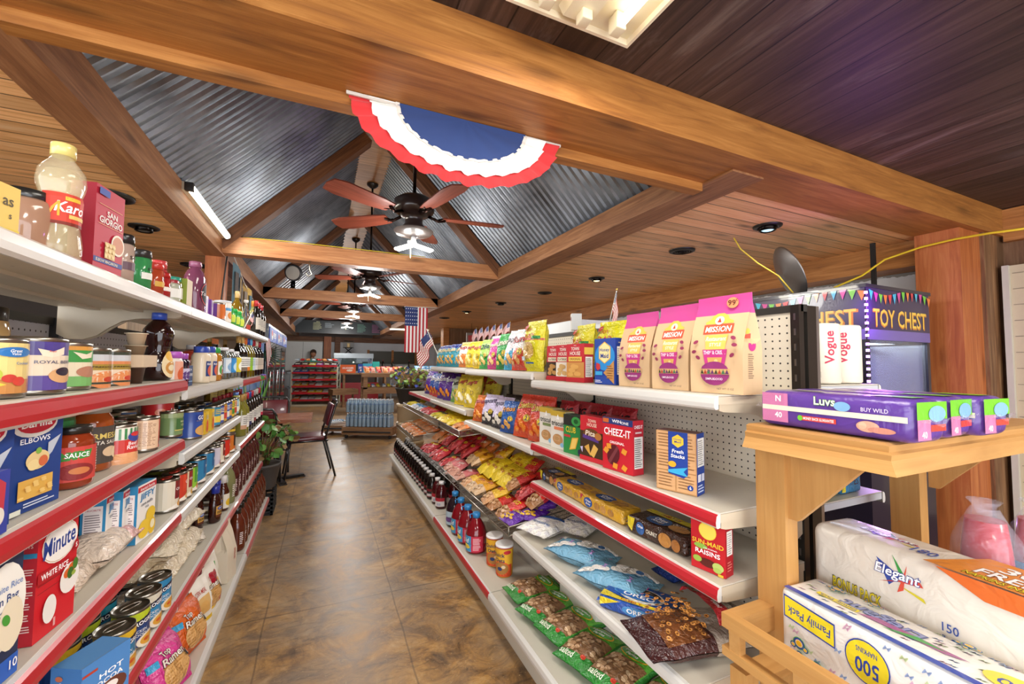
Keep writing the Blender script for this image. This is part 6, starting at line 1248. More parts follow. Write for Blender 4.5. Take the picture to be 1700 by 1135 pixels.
def sun(s): s.ell(.5, .78, .26, .17, '#e8c83a'); s.ell(.5, .78, .24, .155, '#f0d95a'); s.text('SUN-MAID', .5, .545, .09, '#f0c93a', w=.92, bold=.03); s.ell(.3, .46, .2, .05, '#8fb84a'); s.text('CALIFORNIA', .58, .445, .025, '#ffffff', w=.4); s.text('RAISINS', .5, .36, .09, '#ffffff', w=.72, bold=.04); s.ell(.5, .17, .26, .08, '#5a2018'); s.ell(.2, .2, .13, .06, '#9ab84a'); s.ell(.8, .16, .16, .08, '#b8c86a'); s.ell(.78, .1, .12, .05, '#a8bc5a'); s.rect(.8, .0, .95, .05, '#e0b83a')
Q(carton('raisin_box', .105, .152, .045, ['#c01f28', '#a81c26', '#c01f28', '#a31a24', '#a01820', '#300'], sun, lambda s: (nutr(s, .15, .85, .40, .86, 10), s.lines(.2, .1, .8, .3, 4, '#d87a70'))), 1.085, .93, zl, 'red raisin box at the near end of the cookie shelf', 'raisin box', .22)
# ---------------- white shelf (marshmallows, sandwich cookies, pretzels)
zw = .44
def mm1(s): s.poly([(.0, .55), (1, .75), (1, .9), (.0, .72)], '#2a5aa0'); s.text('Marshmallows', .5, .35, .1, '#5a7ab0', w=.6); s.ell(.5, .5, .12, .08, '#e6dfe8')
def mmc(u, v):
    q = math.sin(u*19+3)*math.sin(v*23+1); return '#f4f1ec' if q > -.2 else '#e4e2e6'
w1 = pouch('marshmallow_bag', .19, .25, .055, mmc, mm1, seed=31); w1.name = 'marshmallow_bag'
def LR(o, x, y, z, t, rz, l, cat, tilt=0):  # lie on the shelf
    lay(o, x, y, z, rz, t, tilt); return tag(o, l, cat)
LR(w1, .945, 1.87, zw, .034, R(-70), 'white marshmallow bag with blue wave at the far end of the white railed shelf', 'marshmallow bag')
LR(dup(w1, (0, 0, 0)), 1.12, 1.80, zw, .034, R(-62), 'second white marshmallow bag lying deeper on the shelf', 'marshmallow bag')
def mm2(s):
    for q in range(16): s.ell((q*37 % 90)/100+.05, (q*53 % 90)/100+.05, .10, .06, '#f2efea', 9)
    s.ell(.35, .6, .25, .14, '#f6f3ee'); s.text('Jumbo', .35, .62, .07, '#6a5a50', w=.34, slant=.2, bold=.03); s.ell(.3, .76, .09, .05, '#2a6ab0')
    for a, b in ((.6, .35), (.15, .3), (.75, .75), (.5, .12)): s.poly([(a-.08, b-.03), (a, b), (a+.08, b-.03), (a+.06, b+.04), (a, b+.01), (a-.06, b+.04)], '#a88ac8')
w2 = pouch('marshmallow_bag', .17, .30, .06, '#74aac8', mm2, seed=33); LR(w2, .93, 1.60, zw, .036, R(-14), 'light blue jumbo marshmallow bag, farther of two', 'marshmallow bag'); 
for o_, x_, y_, l_ in ((w2, 1.0, 1.70, None), (dup(w2, (0, 0, 0)), 1.0, 1.46, 'light blue jumbo marshmallow bag, nearer of two, beside the blue sandwich cookies')):
    lay(o_, x_, y_+.02, zw, R(-158), .036)
    if l_: o_['label'] = l_
def oreo_t(s): s.rect(.0, .72, .55, 1, '#d83a8a'); s.ell(.52, .5, .33, .36, '#e8e6e4'); s.ell(.50, .54, .30, .30, '#241a1a'); s.ell(.50, .54, .24, .24, '#3a2c2a'); s.ell(.46, .46, .34, .20, '#4a90cf'); s.ell(.46, .46, .32, .18, '#2a62b8'); s.text('OREO', .5, .42, .17, '#ffffff', w=.46, bold=.06); s.text('Double Stuf', .38, .6, .07, '#e8408a', w=.3, bold=.03, outline='#ffffff'); s.poly([(.0, .0), (.75, .0), (.95, .14), (.3, .12), (.0, .28)], '#e8d02c'); s.text('FAMILY', .45, .06, .08, '#c03a2c', w=.3, bold=.05)
def oreo_f(s): s.poly([(0, 1), (.3, 1), (0, .3)], '#e8d02c'); s.ell(.55, .5, .22, .42, '#4a90cf'); s.text('OREO', .55, .5, .4, '#ffffff', w=.3, bold=.06)
orx = tray('sandwich_cookie_pack', .25, .15, .045, '#1f4fa8', oreo_t, oreo_f, '#2a5ab8'); orx.location = (1.045, 1.20, zw+.001); orx.rotation_euler = (0, 0, R(-58)); tag(orx, 'blue sandwich cookie pack with pink corner lying flat before the pretzel bag', 'cookie pack')
def pz(s):
    s.rect(.10, .17, .90, .58, '#7a4a2a')
    rr = random.Random(5)
    for q in range(110): a, b = .12+rr.random()*.76, .18+rr.random()*.39; s.layer -= .3; s.ell(a, b, .032, .022, '#c88a44', 9, rot=q); s.ell(a, b, .016, .009, '#7a4c2a', 7, rot=q)
    s.poly([(.0, .62), (1, .62), (1, .78), (.0, .70)], '#b8333a'); s.ell(.25, .68, .2, .05, '#7a3a24'); s.text('Mini', .75, .70, .045, '#ffffff', bold=.03); s.rect(0, .78, 1, .94, '#b8aca0'); s.text('Pretzels', .55, .86, .07, '#3a2a2a', w=.6, bold=.02)
pcz = lambda u, v: '#3a1a1c' if v < .2 else '#b0a496' if v > .6 else '#4a2a28'
pz1 = pouch('pretzel_bag', .20, .34, .068, pcz, pz, seed=41, seal=.05, nu=20, nv=26); lay(pz1, .87, 1.02, zw, R(-102), .043, R(0)); tag(pz1, 'large brown pretzel bag with clear window at the near end of the white railed shelf', 'pretzel bag')
bb = pouch('cookie_bag', .12, .16, .05, lambda u, v: '#24408f' if v < .6 else '#d8d6d8', None, seed=44); lay(bb, 1.24, 1.30, zw, R(-90), .031); tag(bb, 'blue and white bag pushed to the back of the white railed shelf', 'bag')
# ---------------- bottom deck
zk = .16
def pea(s):
    rr = random.Random(8)
    s.poly([(.06, .14), (.94, .18), (.94, .62), (.06, .58)], '#8a6444')
    for q in range(40): a, b = .10+rr.random()*.8, .18+rr.random()*.38; s.layer -= .3; s.ell(a, b, .065, .03, ('#c8a078', '#b88e66', '#d6b48e')[q % 3], 9, rot=q*.7)
    s.ell(.5, .72, .36, .11, '#e0a82c'); s.ell(.5, .72, .33, .095, '#4fa03a'); s.text('Hampton', .5, .745, .06, '#ffffff', w=.5, slant=.2, bold=.03); s.text('Farms', .5, .68, .05, '#ffffff', w=.3, slant=.2, bold=.03); s.text('salted', .3, .10, .07, '#e8f0d8', slant=.2); s.ell(.7, .14, .07, .03, '#c8402c')
pn = pouch('peanut_bag', .17, .27, .06, lambda u, v: '#2f8a34' if (v < .3 or v > .95 or u < .06 or u > .94) else '#5fae3a', pea, seed=51, kind='film', nu=20, nv=24)
for i, (x, y, a, dz, l) in enumerate(((.845, 1.88, -88, 0, 'green peanut bag lying alone at the far end of the peanut row'), (.845, 1.69, -75, 0, 'green peanut bag, second of the row on the bottom deck'), (.85, 1.535, -82, .012, 'green peanut bag, middle of the row on the bottom deck'), (.86, 1.37, -72, .0, 'green peanut bag, fourth of the row with an orange oval logo'), (.88, 1.22, -78, .014, 'green peanut bag at the bottom edge of the photo'), (.92, 1.07, -80, .0, 'nearest green peanut bag, mostly below the photo'))):
    o = pn if i == 0 else dup(pn, (0, 0, 0)); LR(o, x, y, zk+dz, .034, R(a), l, 'peanut bag')
def oats(s): s.rect(0, .0, 1, .45, '#c84a24'); s.ell(.55, .3, .36, .26, '#e0602a'); s.ell(.55, .3, .30, .22, '#a8763a'); 
def oats2(s):
    oats(s); s.ell(.5, .28, .1, .07, '#2a3a6a'); s.ell(.65, .36, .08, .06, '#d8c09a'); s.text('Quick', .45, .78, .16, '#24305a', w=.5, bold=.03); s.text('Oats', .5, .60, .13, '#24305a', w=.4, bold=.03); s.ell(.8, .9, .14, .07, '#c02a34')
oc = vessel('oat_canister', [(.041, 0, '#e0a92c'), (.044, .006), (.047, .15)], '#e0a92c', 'paper', cap=[(.0495, .15, '#b5303a'), (.0495, .155, '#e8e6e4'), (.0495, .163, '#eceae8'), (.046, .166, '#eceae8')], label=(.006, .146, 3.0, '#e3ac2e', oats2))
put(oc, .93, 2.14, zk, 'R', .6); tag(oc, 'yellow and red oat canister with white lid, nearer of two on the bottom deck', 'oat canister')
dup(oc, (.925, 2.27, zk+.001), Euler((0, 0, -math.pi/2+.9)), 'yellow and red oat canister with white lid, farther of two')
def kool(s): s.rect(0, 0, .55, 1, '#4a9ac8'); s.rect(.55, 0, 1, 1, '#c8304a'); s.text('Aid', .28, .7, .3, '#ffffff', bold=.05, slant=.2); s.ell(.3, .3, .2, .14, '#e8c84a'); s.lines(.62, .1, .92, .9, 10, '#f0c8d0')
KP = [(.055, 0), (.062, .01), (.063, .05), (.060, .055), (.063, .06), (.063, .11), (.060, .12), (.052, .15), (.030, .185), (.020, .198), (.020, .21)]
kb = vessel('fruit_drink_bottle', KP, '#8f1220', 'liquid', cap=capprof(.024, .20, .228, '#2f86c8'), label=(.015, .105, 2.6, None, kool))
MB().tube([(-.03, -.02, .196), (-.05, 0, .205), (-.03, .03, .21), (.0, .035, .20)], .004, '#2f86c8', 'gloss', 6).build('handle_ring', parent=kb)
for i, (x, y, l) in enumerate(((.885, 2.47, 'big red fruit drink bottle with blue cap, nearest on the bottom deck'), (.88, 2.62, 'big red fruit drink bottle with blue cap, second from the near end'), (.88, 2.77, 'big red fruit drink bottle with blue cap, third from the near end'))):
    o = kb if i == 0 else dup(kb, (0, 0, 0)); put(o, x, y, zk, 'R', .6); tag(o, l, 'drink bottle')
kb2 = vessel('fruit_drink_bottle', KP, '#241420', 'liquid', cap=capprof(.024, .20, .228, '#2f86c8'), label=(.015, .105, 2.6, '#b8d0e0', lambda s: s.ell(.5, .4, .3, .2, '#6a4a8a'))); put(kb2, .885, 2.92, zk, 'R', .6); tag(kb2, 'big dark purple drink bottle with blue cap behind the red ones', 'drink bottle')
CP = [(.042, 0), (.046, .008), (.044, .05), (.046, .09), (.046, .115), (.034, .155), (.019, .175), (.018, .185)]
cr = vessel('cranberry_juice_bottle', CP, '#4a0a12', 'liquid', cap=capprof(.021, .18, .203, '#e6e4e4'), label=(.02, .085, 2.8, '#dcd4d4', lambda s: (s.rect(0, .6, 1, 1, '#b02838'), s.rect(.5, .1, .75, .4, '#aab'))))
for i, (x, y) in enumerate(((.885, 3.30), (.885, 3.42), (1.0, 3.33))): o = cr if i == 0 else dup(cr, (0, 0, 0)); put(o, x, y, zk, 'R', .5); tag(o, ('dark red cranberry juice bottle, nearest in the long bottle row', 'dark red cranberry juice bottle, second in the long bottle row', 'dark red cranberry juice bottle in the second row back')[i], 'juice bottle')
dk = vessel('cola_bottle', CP, '#140c0c', 'liquid', cap=capprof(.021, .18, .203, '#e0dede'), label=(.02, .085, 2.8, '#7a2028', lambda s: (s.rect(0, .4, 1, .7, '#2a2a2a'), s.rect(.3, .1, .8, .4, '#c8c0c0'))))
GD = 'dark bottles with white caps in the long row on the bottom deck'; k = 0
for i in range(17):
    for x in (.875, .985):
        y = 3.56+i*.112
        o = dk if k == 0 else dup(dk, (0, 0, 0)); k += 1; put(o, x, y, zk, 'R', .5); tag(o, 'dark white-capped drink bottle, %s in the %s row of the bottom right deck' % (ORD[i], 'front' if x < .9 else 'back'), 'drink bottle', GD)
# clear plastic wrap roll, white support boxes below the white shelf
o = MB().lathe([(.035, 0), (.038, .01), (.04, .5), (.036, .7), (.02, .70)], 20, '#c8c6c0', 'clearfilm').build('plastic_wrap_roll'); o.rotation_euler = Euler((R(-90), 0, R(3))); o.location = (1.12, 2.03, zk+.042); tag(o, 'rolled clear plastic sheet lying on the bottom deck behind the oat canisters', 'plastic roll')
o = MB().box(1.07, 1.50, zk+.001, 1.38, 1.79, zk+.20, '#d6d2c8', 'paint').build('support_box'); tag(o, 'white metal box on the bottom deck behind the peanut bags', 'box')
# candy and snacks on the long wire shelf: heaps of bags
CB = {}
def cbag(key, w, h, t, c, c2, fn, seed): 
    CB[key] = pouch('candy_bag', w, h, t, (lambda u, v: c2 if v < .42 else c), fn, seed=seed, nu=10, nv=12); return CB[key]
def cnd(t, tc, pic):
    def f(s): s.text(t, .5, .7, .16, tc, w=.7, bold=.05, slant=.15, rot=.1); [s.ell(.2+(q*37 % 60)/100, .10+(q*23 % 28)/100, .12, .055, pic, 8) for q in range(8)]
    return f
cbag('hot', .15, .20, .06, '#e8cb1e', '#e2c41c', lambda s: (s.text('LOW', .35, .6, .12, '#a8201c', w=.4, bold=.06), s.text('PRICE', .62, .42, .1, '#a8201c', w=.5, bold=.05)), 61)
cbag('nuts', .12, .19, .05, '#cf2a24', '#b07a4a', cnd('NUTS', '#f0d82c', '#c89a68'), 62)
cbag('nuty', .12, .19, .05, '#e3b41c', '#cf9a68', cnd('MIX', '#b8301c', '#dcae78'), 63)
cbag('cashew', .12, .18, .05, '#e0a01c', '#d8b48a', cnd('CASH', '#a8301c', '#e6c8a0'), 64)
cbag('red', .12, .18, .05, '#c41f2a', '#b0242c', cnd('RED', '#f0d82c', '#d84a44'), 65)
cbag('orange', .12, .17, .05, '#d9742c', '#d08a50', cnd('GUM', '#fff0d0', '#e8a060'), 66)
cbag('purple', .14, .13, .045, '#5a2496', '#6a34a6', cnd('NERDS', '#e8d040', '#e0b030'), 67)
cbag('pinkc', .12, .18, .045, '#c8686a', '#cf9884', cnd('CHEW', '#f0e0d8', '#c8806a'), 68)
cbag('yell', .11, .15, .04, '#dcc81e', '#c8b41c', cnd('SOUR', '#3a7a2a', '#e8dc60'), 69)
cbag('blue', .11, .15, .04, '#4f8ab8', '#d8dfe4', cnd('MINT', '#ffffff', '#e8eef2'), 70)
usedc = set(); rr = random.Random(12); cn = {}
NAMES = {'hot': 'bright yellow snack bag', 'nuts': 'red topped bag of roasted nuts', 'nuty': 'yellow topped bag of nuts', 'cashew': 'orange topped bag of cashews', 'red': 'glossy red candy bag', 'orange': 'orange candy bag', 'purple': 'purple candy bag', 'pinkc': 'clear bag of pink candy', 'yell': 'small yellow candy bag', 'blue': 'small blue and white candy bag'}
def heap(key, x, y, z, rz, tilt, l, grp=None, sc=1):
    o = CB[key] if key not in usedc else dup(CB[key], (0, 0, 0)); usedc.add(key)
    lay(o, x, y, z, rz, .022, tilt); o.scale = (sc,)*3; tag(o, l, 'candy bag' if key not in ('hot',) else 'snack bag', grp); return o
GH = 'bags heaped on the long lower wire shelf'
POS = ['front row', 'middle row', 'back row']
sec = [(2.08, ('purple', 'nuts', 'red')), (2.20, ('nuts', 'red', 'red')), (2.33, ('nuts', 'nuts', 'red')), (2.46, ('nuty', 'hot', 'nuts')), (2.59, ('cashew', 'hot', 'hot')), (2.72, ('cashew', 'hot', 'hot')), (2.86, ('nuty', 'hot', 'nuty')), (3.0, ('pinkc', 'cashew', 'orange')), (3.15, ('pinkc', 'cashew', 'orange')), (3.3, ('pinkc', 'red', 'orange')), (3.46, ('red', 'red', 'red')), (3.62, ('red', 'red', 'red')), (3.8, ('red', 'red', 'red')), (4.0, ('red', 'orange', 'red')), (4.18, ('red', 'orange', 'red'))]
for n_, (y, ks) in enumerate(sec):
    for j, kk in enumerate(ks):
        x = .905+.13*j; z = .425+.05*j+.03*(j == 1)+rr.uniform(0, .02)
        heap(kk, x, y+rr.uniform(-.03, .03), z, -math.pi/2+rr.uniform(-.3, .3), R(18+8*j+rr.uniform(-6, 6)), '%s, %s in the %s of the long wire shelf' % (NAMES[kk], ORD[n_], POS[j]), GH+', '+kk+' '+POS[j])
heap('purple', 1.0, 2.02, .455, -math.pi/2+.5, R(10), 'purple candy bag lying over the near end of the wire shelf')
heap('purple', 1.10, 2.10, .49, -math.pi/2-.4, R(14), 'purple candy bag tucked behind the one at the near wire end')
# upper wire shelf
for i in range(15):
    y = 3.08+i*.15; kk = ('orange', 'orange', 'hot', 'hot', 'hot', 'yell', 'yell', 'red', 'red', 'red', 'blue', 'blue', 'blue', 'yell', 'yell')[i]
    for j in range(2):
        heap(kk, .945+.15*j, y+rr.uniform(-.02, .02), .775+.025*j, -math.pi/2+rr.uniform(-.3, .3), R(12), '%s on the upper wire shelf, %s in the %s' % (NAMES[kk], ORD[i], ('front', 'back')[j]), 'upper wire shelf '+kk+str(j), .8)
for i in range(7):
    y = 4.42+i*.13
    for j in range(2): heap('orange', .875+.15*j, y+rr.uniform(-.02, .02), .52+.03*j, -math.pi/2+rr.uniform(-.3, .3), R(12), 'orange cookie pack, %s in the %s of the short wire shelf' % (ORD[i], ('front', 'back')[j]), 'short wire shelf orange packs %d' % j, .8)
# far side of the run: paper towel rolls, white boxes, blue packages
def towel(s): s.text('Vogue', .68, .42, .16, '#b82a4a', w=.75, rot=math.pi/2, bold=.03, outline='#f0d8dc')
def towelo():
    mb = MB().lathe([(.066, 0), (.07, .006), (.07, .212), (.066, .218), (.022, .218), (.02, .205)], 30, '#e4dac8', 'paper')
    S = cyl_surf(mb, .07, 0, .218, 1.6, 'paper'); S.text('Vogue', .5, .60, .20, '#b82a4a', w=None, rot=math.pi/2, bold=.03, maxw=9); S.rect(.02, .1, .2, .2, '#c8c0b0'); return mb.build('paper_towel_roll')
t1 = towelo(); t1.location = (1.83, .965, 1.237); t1.rotation_euler = (0, 0, R(-50)); tag(t1, 'wrapped paper towel roll with red lettering, farther right of the two', 'paper towel roll')
t2 = dup(t1, (1.685, .96, 1.237), (0, 0, R(-25)), 'wrapped paper towel roll beside the black upright, left of the two'); 
for i, (x, y) in enumerate(((1.70, 1.13), (1.84, 1.15))): dup(t1, (x, y, 1.237), (0, 0, 1), ('paper towel roll in the second row, left', 'paper towel roll in the second row, right')[i])
for i, (x, c, l, t) in enumerate(((1.62, '#6f8a6a', 'green wrapped package on the lower far-side shelf', 'NOODLES'), (1.76, '#2f7fae', 'teal wrapped package on the lower far-side shelf', 'WIPES'))):
    o = MB().rbox(-.065, -.06, 0, .065, .06, .085, .012, c, 'film', 3); s = Surf(o, lambda u, v, e: ((u-.5)*.12, -.06-e, v*.085), .12, .085, 'film', step=9); s.text(t, .5, .5, .3, '#20305a', w=.7); s.rect(.0, .1, .18, .9, '#e0d23a') ; o = o.build('wrapped_package'); o.location = (x, .96, .841); tag(o, l, 'package')
def wb(x, y, w, d, h, l):
    mb = MB().rbox(-w/2, -d/2, 0, w/2, d/2, h, .008, '#d6d8d8', 'paint'); mb.tube([(-w/2-.004, -d*.2, h*.45), (-w/2-.004, d*.2, h*.45)], .003, '#888', 'metal', 5); o = mb.build('white_box'); o.location = (x, y, 1.262-.0); return tag(o, l, 'box')
wb(1.70, 2.05, .30, .42, .29, 'white box on the far side above the pegboard, behind the yellow bags'); wb(1.71, 2.62, .30, .5, .34, 'taller white box on the far side above the pegboard')
# ================================================================== wooden display stand, front right
def stand():
    root = empty('display_stand', (1.5, .64, 0)); off = Vector(root.location)
    x0, x1, y0, y1, zt_ = 1.085, 2.02, .49, .80, 1.14
    def pt(mb, n, mat, par=None): return smat(mb, n, mat, parent=par or root)
    pt(MB().box(x0, y0, zt_-.03, x1, y1, zt_, '#fff'), 'table_top', OAK)
    # moulding, flaring outwards at the bottom
    pr = [(0, 0), (.012, -.004), (.010, -.018), (.018, -.022), (.016, -.034), (.030, -.062), (0, -.062)]
    mb = MB(); P = [(x0-a, zt_+b) for a, b in pr]; n = len(P)
    v = [(p[0], y1, p[1]) for p in P]+[(p[0], y0-(x0-p[0]), p[1]) for p in P]
    mb.add(v, [[i, (i+1) % n, n+(i+1) % n, n+i] for i in range(n)]+[list(range(n)), list(range(n, 2*n))[::-1]], '#fff'); pt(mb, 'side_moulding', OAK)
    mb = MB(); P = [(y0-a, zt_+b) for a, b in pr]
    v = [(x0-(y0-p[0]), p[0], p[1]) for p in P]+[(x1, p[0], p[1]) for p in P]
    mb.add(v, [[i, (i+1) % n, n+(i+1) % n, n+i][::-1] for i in range(n)]+[list(range(n))[::-1], list(range(n, 2*n))], '#fff'); pt(mb, 'front_moulding', OAKX)
    for x in (1.115, 1.80): pt(MB().box(x, .725, 0, x+.05, .805, zt_-.03, '#fff'), 'post', OAKZ)
    for x in (1.128, 1.86): 
        pt(MB().prism([(.725, 1.108), (.53, 1.108), (.53, 1.09), (.70, .90), (.725, .90)], x, x+.018, 'x', '#fff'), 'corner_brace', OAKZ)
    # slatted tray
    for z, h in ((.625, .035), (.555, .022)):
        pt(MB().box(.965, .10, z, .99, .80, z+h, '#fff'), 'side_rail', OAK)
    for y in (.78, .62, .46, .30, .14): pt(MB().box(.967, y-.03, .577, .988, y, .626, '#fff'), 'spacer_block', OAKX)
    pt(MB().box(.99, .76, .60, 2.02, .80, .66, '#fff'), 'back_rail', OAKX)
    for i in range(7): pt(MB().box(.99, .70-.1*i, .535, 2.02, .76-.1*i, .553, '#fff'), 'tray_slat', OAKX)
    for y in (.12, .74): pt(MB().box(.975, y, 0, 1.02, y+.045, .535, '#fff'), 'leg', OAKZ)
    for y in (.12, .74): pt(MB().box(1.97, y, 0, 2.015, y+.045, .535, '#fff'), 'leg', OAKZ)
    for c in root.children: c.location = -off
    return tag(root, 'light wooden display stand with moulded top and slatted lower tray', 'display stand')
stand()
# diaper packs on the top
def diaper():
    w, d, h = .345, .115, .092
    mb = MB().rbox(-w/2, -d/2, 0, w/2, d/2, h, .022, '#5c3c92', 'softfilm', 4)
    F = Surf(mb, lambda u, v, e: ((u-.5)*w*.92, -d/2-e*.9-.0006, .02+v*h*.60), w*.92, h*.6, 'softfilm', step=.05)
    F.rect(0, -.15, .22, 1.2, '#c878a4'); F.rect(0, .40, 1, .62, '#e6dcc8'); F.text('N', .14, .95, .28, '#ffffff', bold=.02); F.text('40', .14, .18, .26, '#ffffff', bold=.02)
    F.text('Luvs', .50, .98, .36, '#f2f4e0', w=.15, bold=.02, outline='#4a9a2a'); F.ell(.62, .82, .055, .2, '#7fb0d8'); F.text('BUY WILD', .82, .78, .16, '#e0d6f0', w=.16)
    F.rect(.33, .05, .58, .26, '#d0453a'); F.text('MONEY BACK GUARANTEE', .455, .155, .12, '#ffffff', w=.22); F.ell(.32, .15, .02, .12, '#6fc23a')
    F.ell(.78, .12, .07, .22, '#d9a48c'); F.ell(.86, .02, .08, .12, '#c98a78'); F.ell(.75, .14, .025, .14, '#e6b89c')
    T = Surf(mb, lambda u, v, e: ((u-.5)*w*.9, (v-.5)*d*.6, h+e), w*.9, d*.6, 'softfilm', step=.05)
    T.poly([(.1, .3), (.3, .45), (.42, .4), (.36, .25), (.2, .2)], '#e8e0d0'); T.poly([(.3, .5), (.36, .6), (.5, .55), (.46, .42)], '#e6dfc8'); T.poly([(.5, .3), (.6, .5), (.72, .45), (.68, .28)], '#e0ead0'); T.rect(.74, .0, 1, .8, '#6fc22f'); T.rect(.10, .6, .34, .9, '#e8e0c8')
    E = Surf(mb, lambda u, v, e: (w/2+e-.0004, (u-.5)*d*.7, .02+v*h*.6), d*.7, h*.6, 'softfilm', step=.05)
    E.rect(-.2, .55, 1.2, 1.2, '#6fc22f'); E.rect(-.2, -.2, .4, .55, '#c878a4'); E.text('40', .1, .0, .25, '#ffffff'); E.rect(.4, .1, 1.1, .35, '#d0453a'); E.ell(.7, .75, .4, .3, '#7fb0d8')
    for s_ in (-1, 1): mb.grid(lambda u, v: (s_*(w/2-.002+.018*u), (v-.5)*d*(.9-.1*u), h*.5+.010*math.sin(v*9)*u), 2, 10, '#d8d0e0', 'clearfilm', False)
    return mb.build('diaper_pack')
dp = diaper()
for i, (x, y, a, l) in enumerate(((1.155, .610, R(-92), 'purple diaper pack at the front left of the stand top, its long side showing'), (1.30, .62, R(-88), 'purple diaper pack in the middle of the stand top'), (1.43, .60, R(-93), 'purple diaper pack, third and rightmost on the stand top'))):
    o = dp if i == 0 else dup(dp, (0, 0, 0)); o.location = (x, y, 1.142); o.rotation_euler = (0, 0, a); tag(o, l, 'diaper pack')
# napkin packs in the tray
def squig(s, n, seed, c):
    r_ = random.Random(seed)
    for q in range(n):
        a, b = r_.uniform(.04, .96), r_.uniform(.05, .95); s.layer -= .33; w = .010
        s.poly([(a, b), (a+w, b+.05), (a+2*w, b), (a+3*w, b+.05), (a+3*w, b+.035), (a+2*w, b-.015), (a+w, b+.035), (a, b-.015)], c)
def flower(s, a, b, r_, asp):
    for da, db, k in ((0, 0, 1), (-.028, -.04, .5), (.032, -.03, .5), (.004, -.11, .55)):
        x, y = a+da, b+db*1.2; s.ell(x, y, r_*k*1.15, r_*k*asp*1.15, '#3f9a4a', 14); s.ell(x, y, r_*k, r_*k*asp, '#2f3f98', 14); s.ell(x, y, r_*k*.7, r_*k*asp*.7, '#e8dcb8', 12); s.ell(x, y, r_*k*.55, r_*k*asp*.55, '#e3b020', 12)
def napA():
    w, d, h = .50, .14, .180
    mb = MB().rbox(-w/2, -d/2, 0, w/2, d/2, h, .018, '#e4e0da', 'softfilm', 4)
    F = Surf(mb, lambda u, v, e: ((u-.5)*w, -d/2-e*.8, v*h), w, h, 'softfilm', step=.05); T = Surf(mb, lambda u, v, e: ((u-.5)*w, (v-.5)*d, h+e*.8), w, d, 'softfilm', step=.05)
    for S in (F, T):
        squig(S, 26, 3, '#9ab0d8'); squig(S, 18, 5, '#d8b0c8'); squig(S, 14, 9, '#c8d8a8'); S.layer = 2.2
    F.poly([(.025, .62), (.025, .92), (.265, .86), (.265, .56)], '#24409a'); F.poly([(.03, .64), (.03, .90), (.26, .84), (.26, .58)], '#e3cf2c'); F.text('Family Pack', .145, .74, .14, '#24409a', w=.20, rot=math.pi-.05, bold=.01)
    F.ell(.39, .62, .085, .25, '#24409a', 26); F.ell(.39, .62, .08, .235, '#e3cf2c', 26); F.text('500', .39, .56, .18, '#24409a', w=.09, rot=math.pi, bold=.02); F.text('NAPKINS', .39, .74, .06, '#24409a', w=.08, rot=math.pi); F.text('Family Pack', .80, .6, .1, '#24409a', w=.2, rot=math.pi)
    flower(F, .10, .36, .026, 2.6); flower(F, .19, .22, .02, 2.6); flower(F, .52, .34, .02, 2.6); flower(F, .62, .2, .018, 2.6)
    T.rect(.02, .02, .98, .14, '#24409a'); T.text('Elegant', .36, .55, .34, '#8a92c0', w=.30, rot=math.pi, bold=.03, slant=.2, outline='#2f3f80'); T.poly([(.3, .35), (.36, .5), (.66, .5), (.6, .4)], '#a05a8a'); T.poly([(.4, .3), (.5, .5), (.6, .46)], '#3f9a4a'); T.rect(.12, .35, .3, .45, '#e3cf2c'); T.text('Family Pack', .21, .40, .08, '#24409a', w=.16, rot=math.pi)
    T.ell(.80, .45, .10, .22, '#e3cf2c', 24); T.text('500', .80, .42, .18, '#24409a', w=.12, rot=math.pi); flower(T, .14, .80, .026, 2.4); flower(T, .30, .82, .018, 2.4); flower(T, .62, .84, .02, 2.4); flower(T, .93, .75, .026, 2.4)
    return mb.build('napkin_pack')
nA = napA(); nA.location = (1.147, .475, .556); nA.rotation_euler = (0, 0, R(-93)); tag(nA, 'white napkin pack with blue stripe and coloured rings in the slatted tray', 'napkin pack')
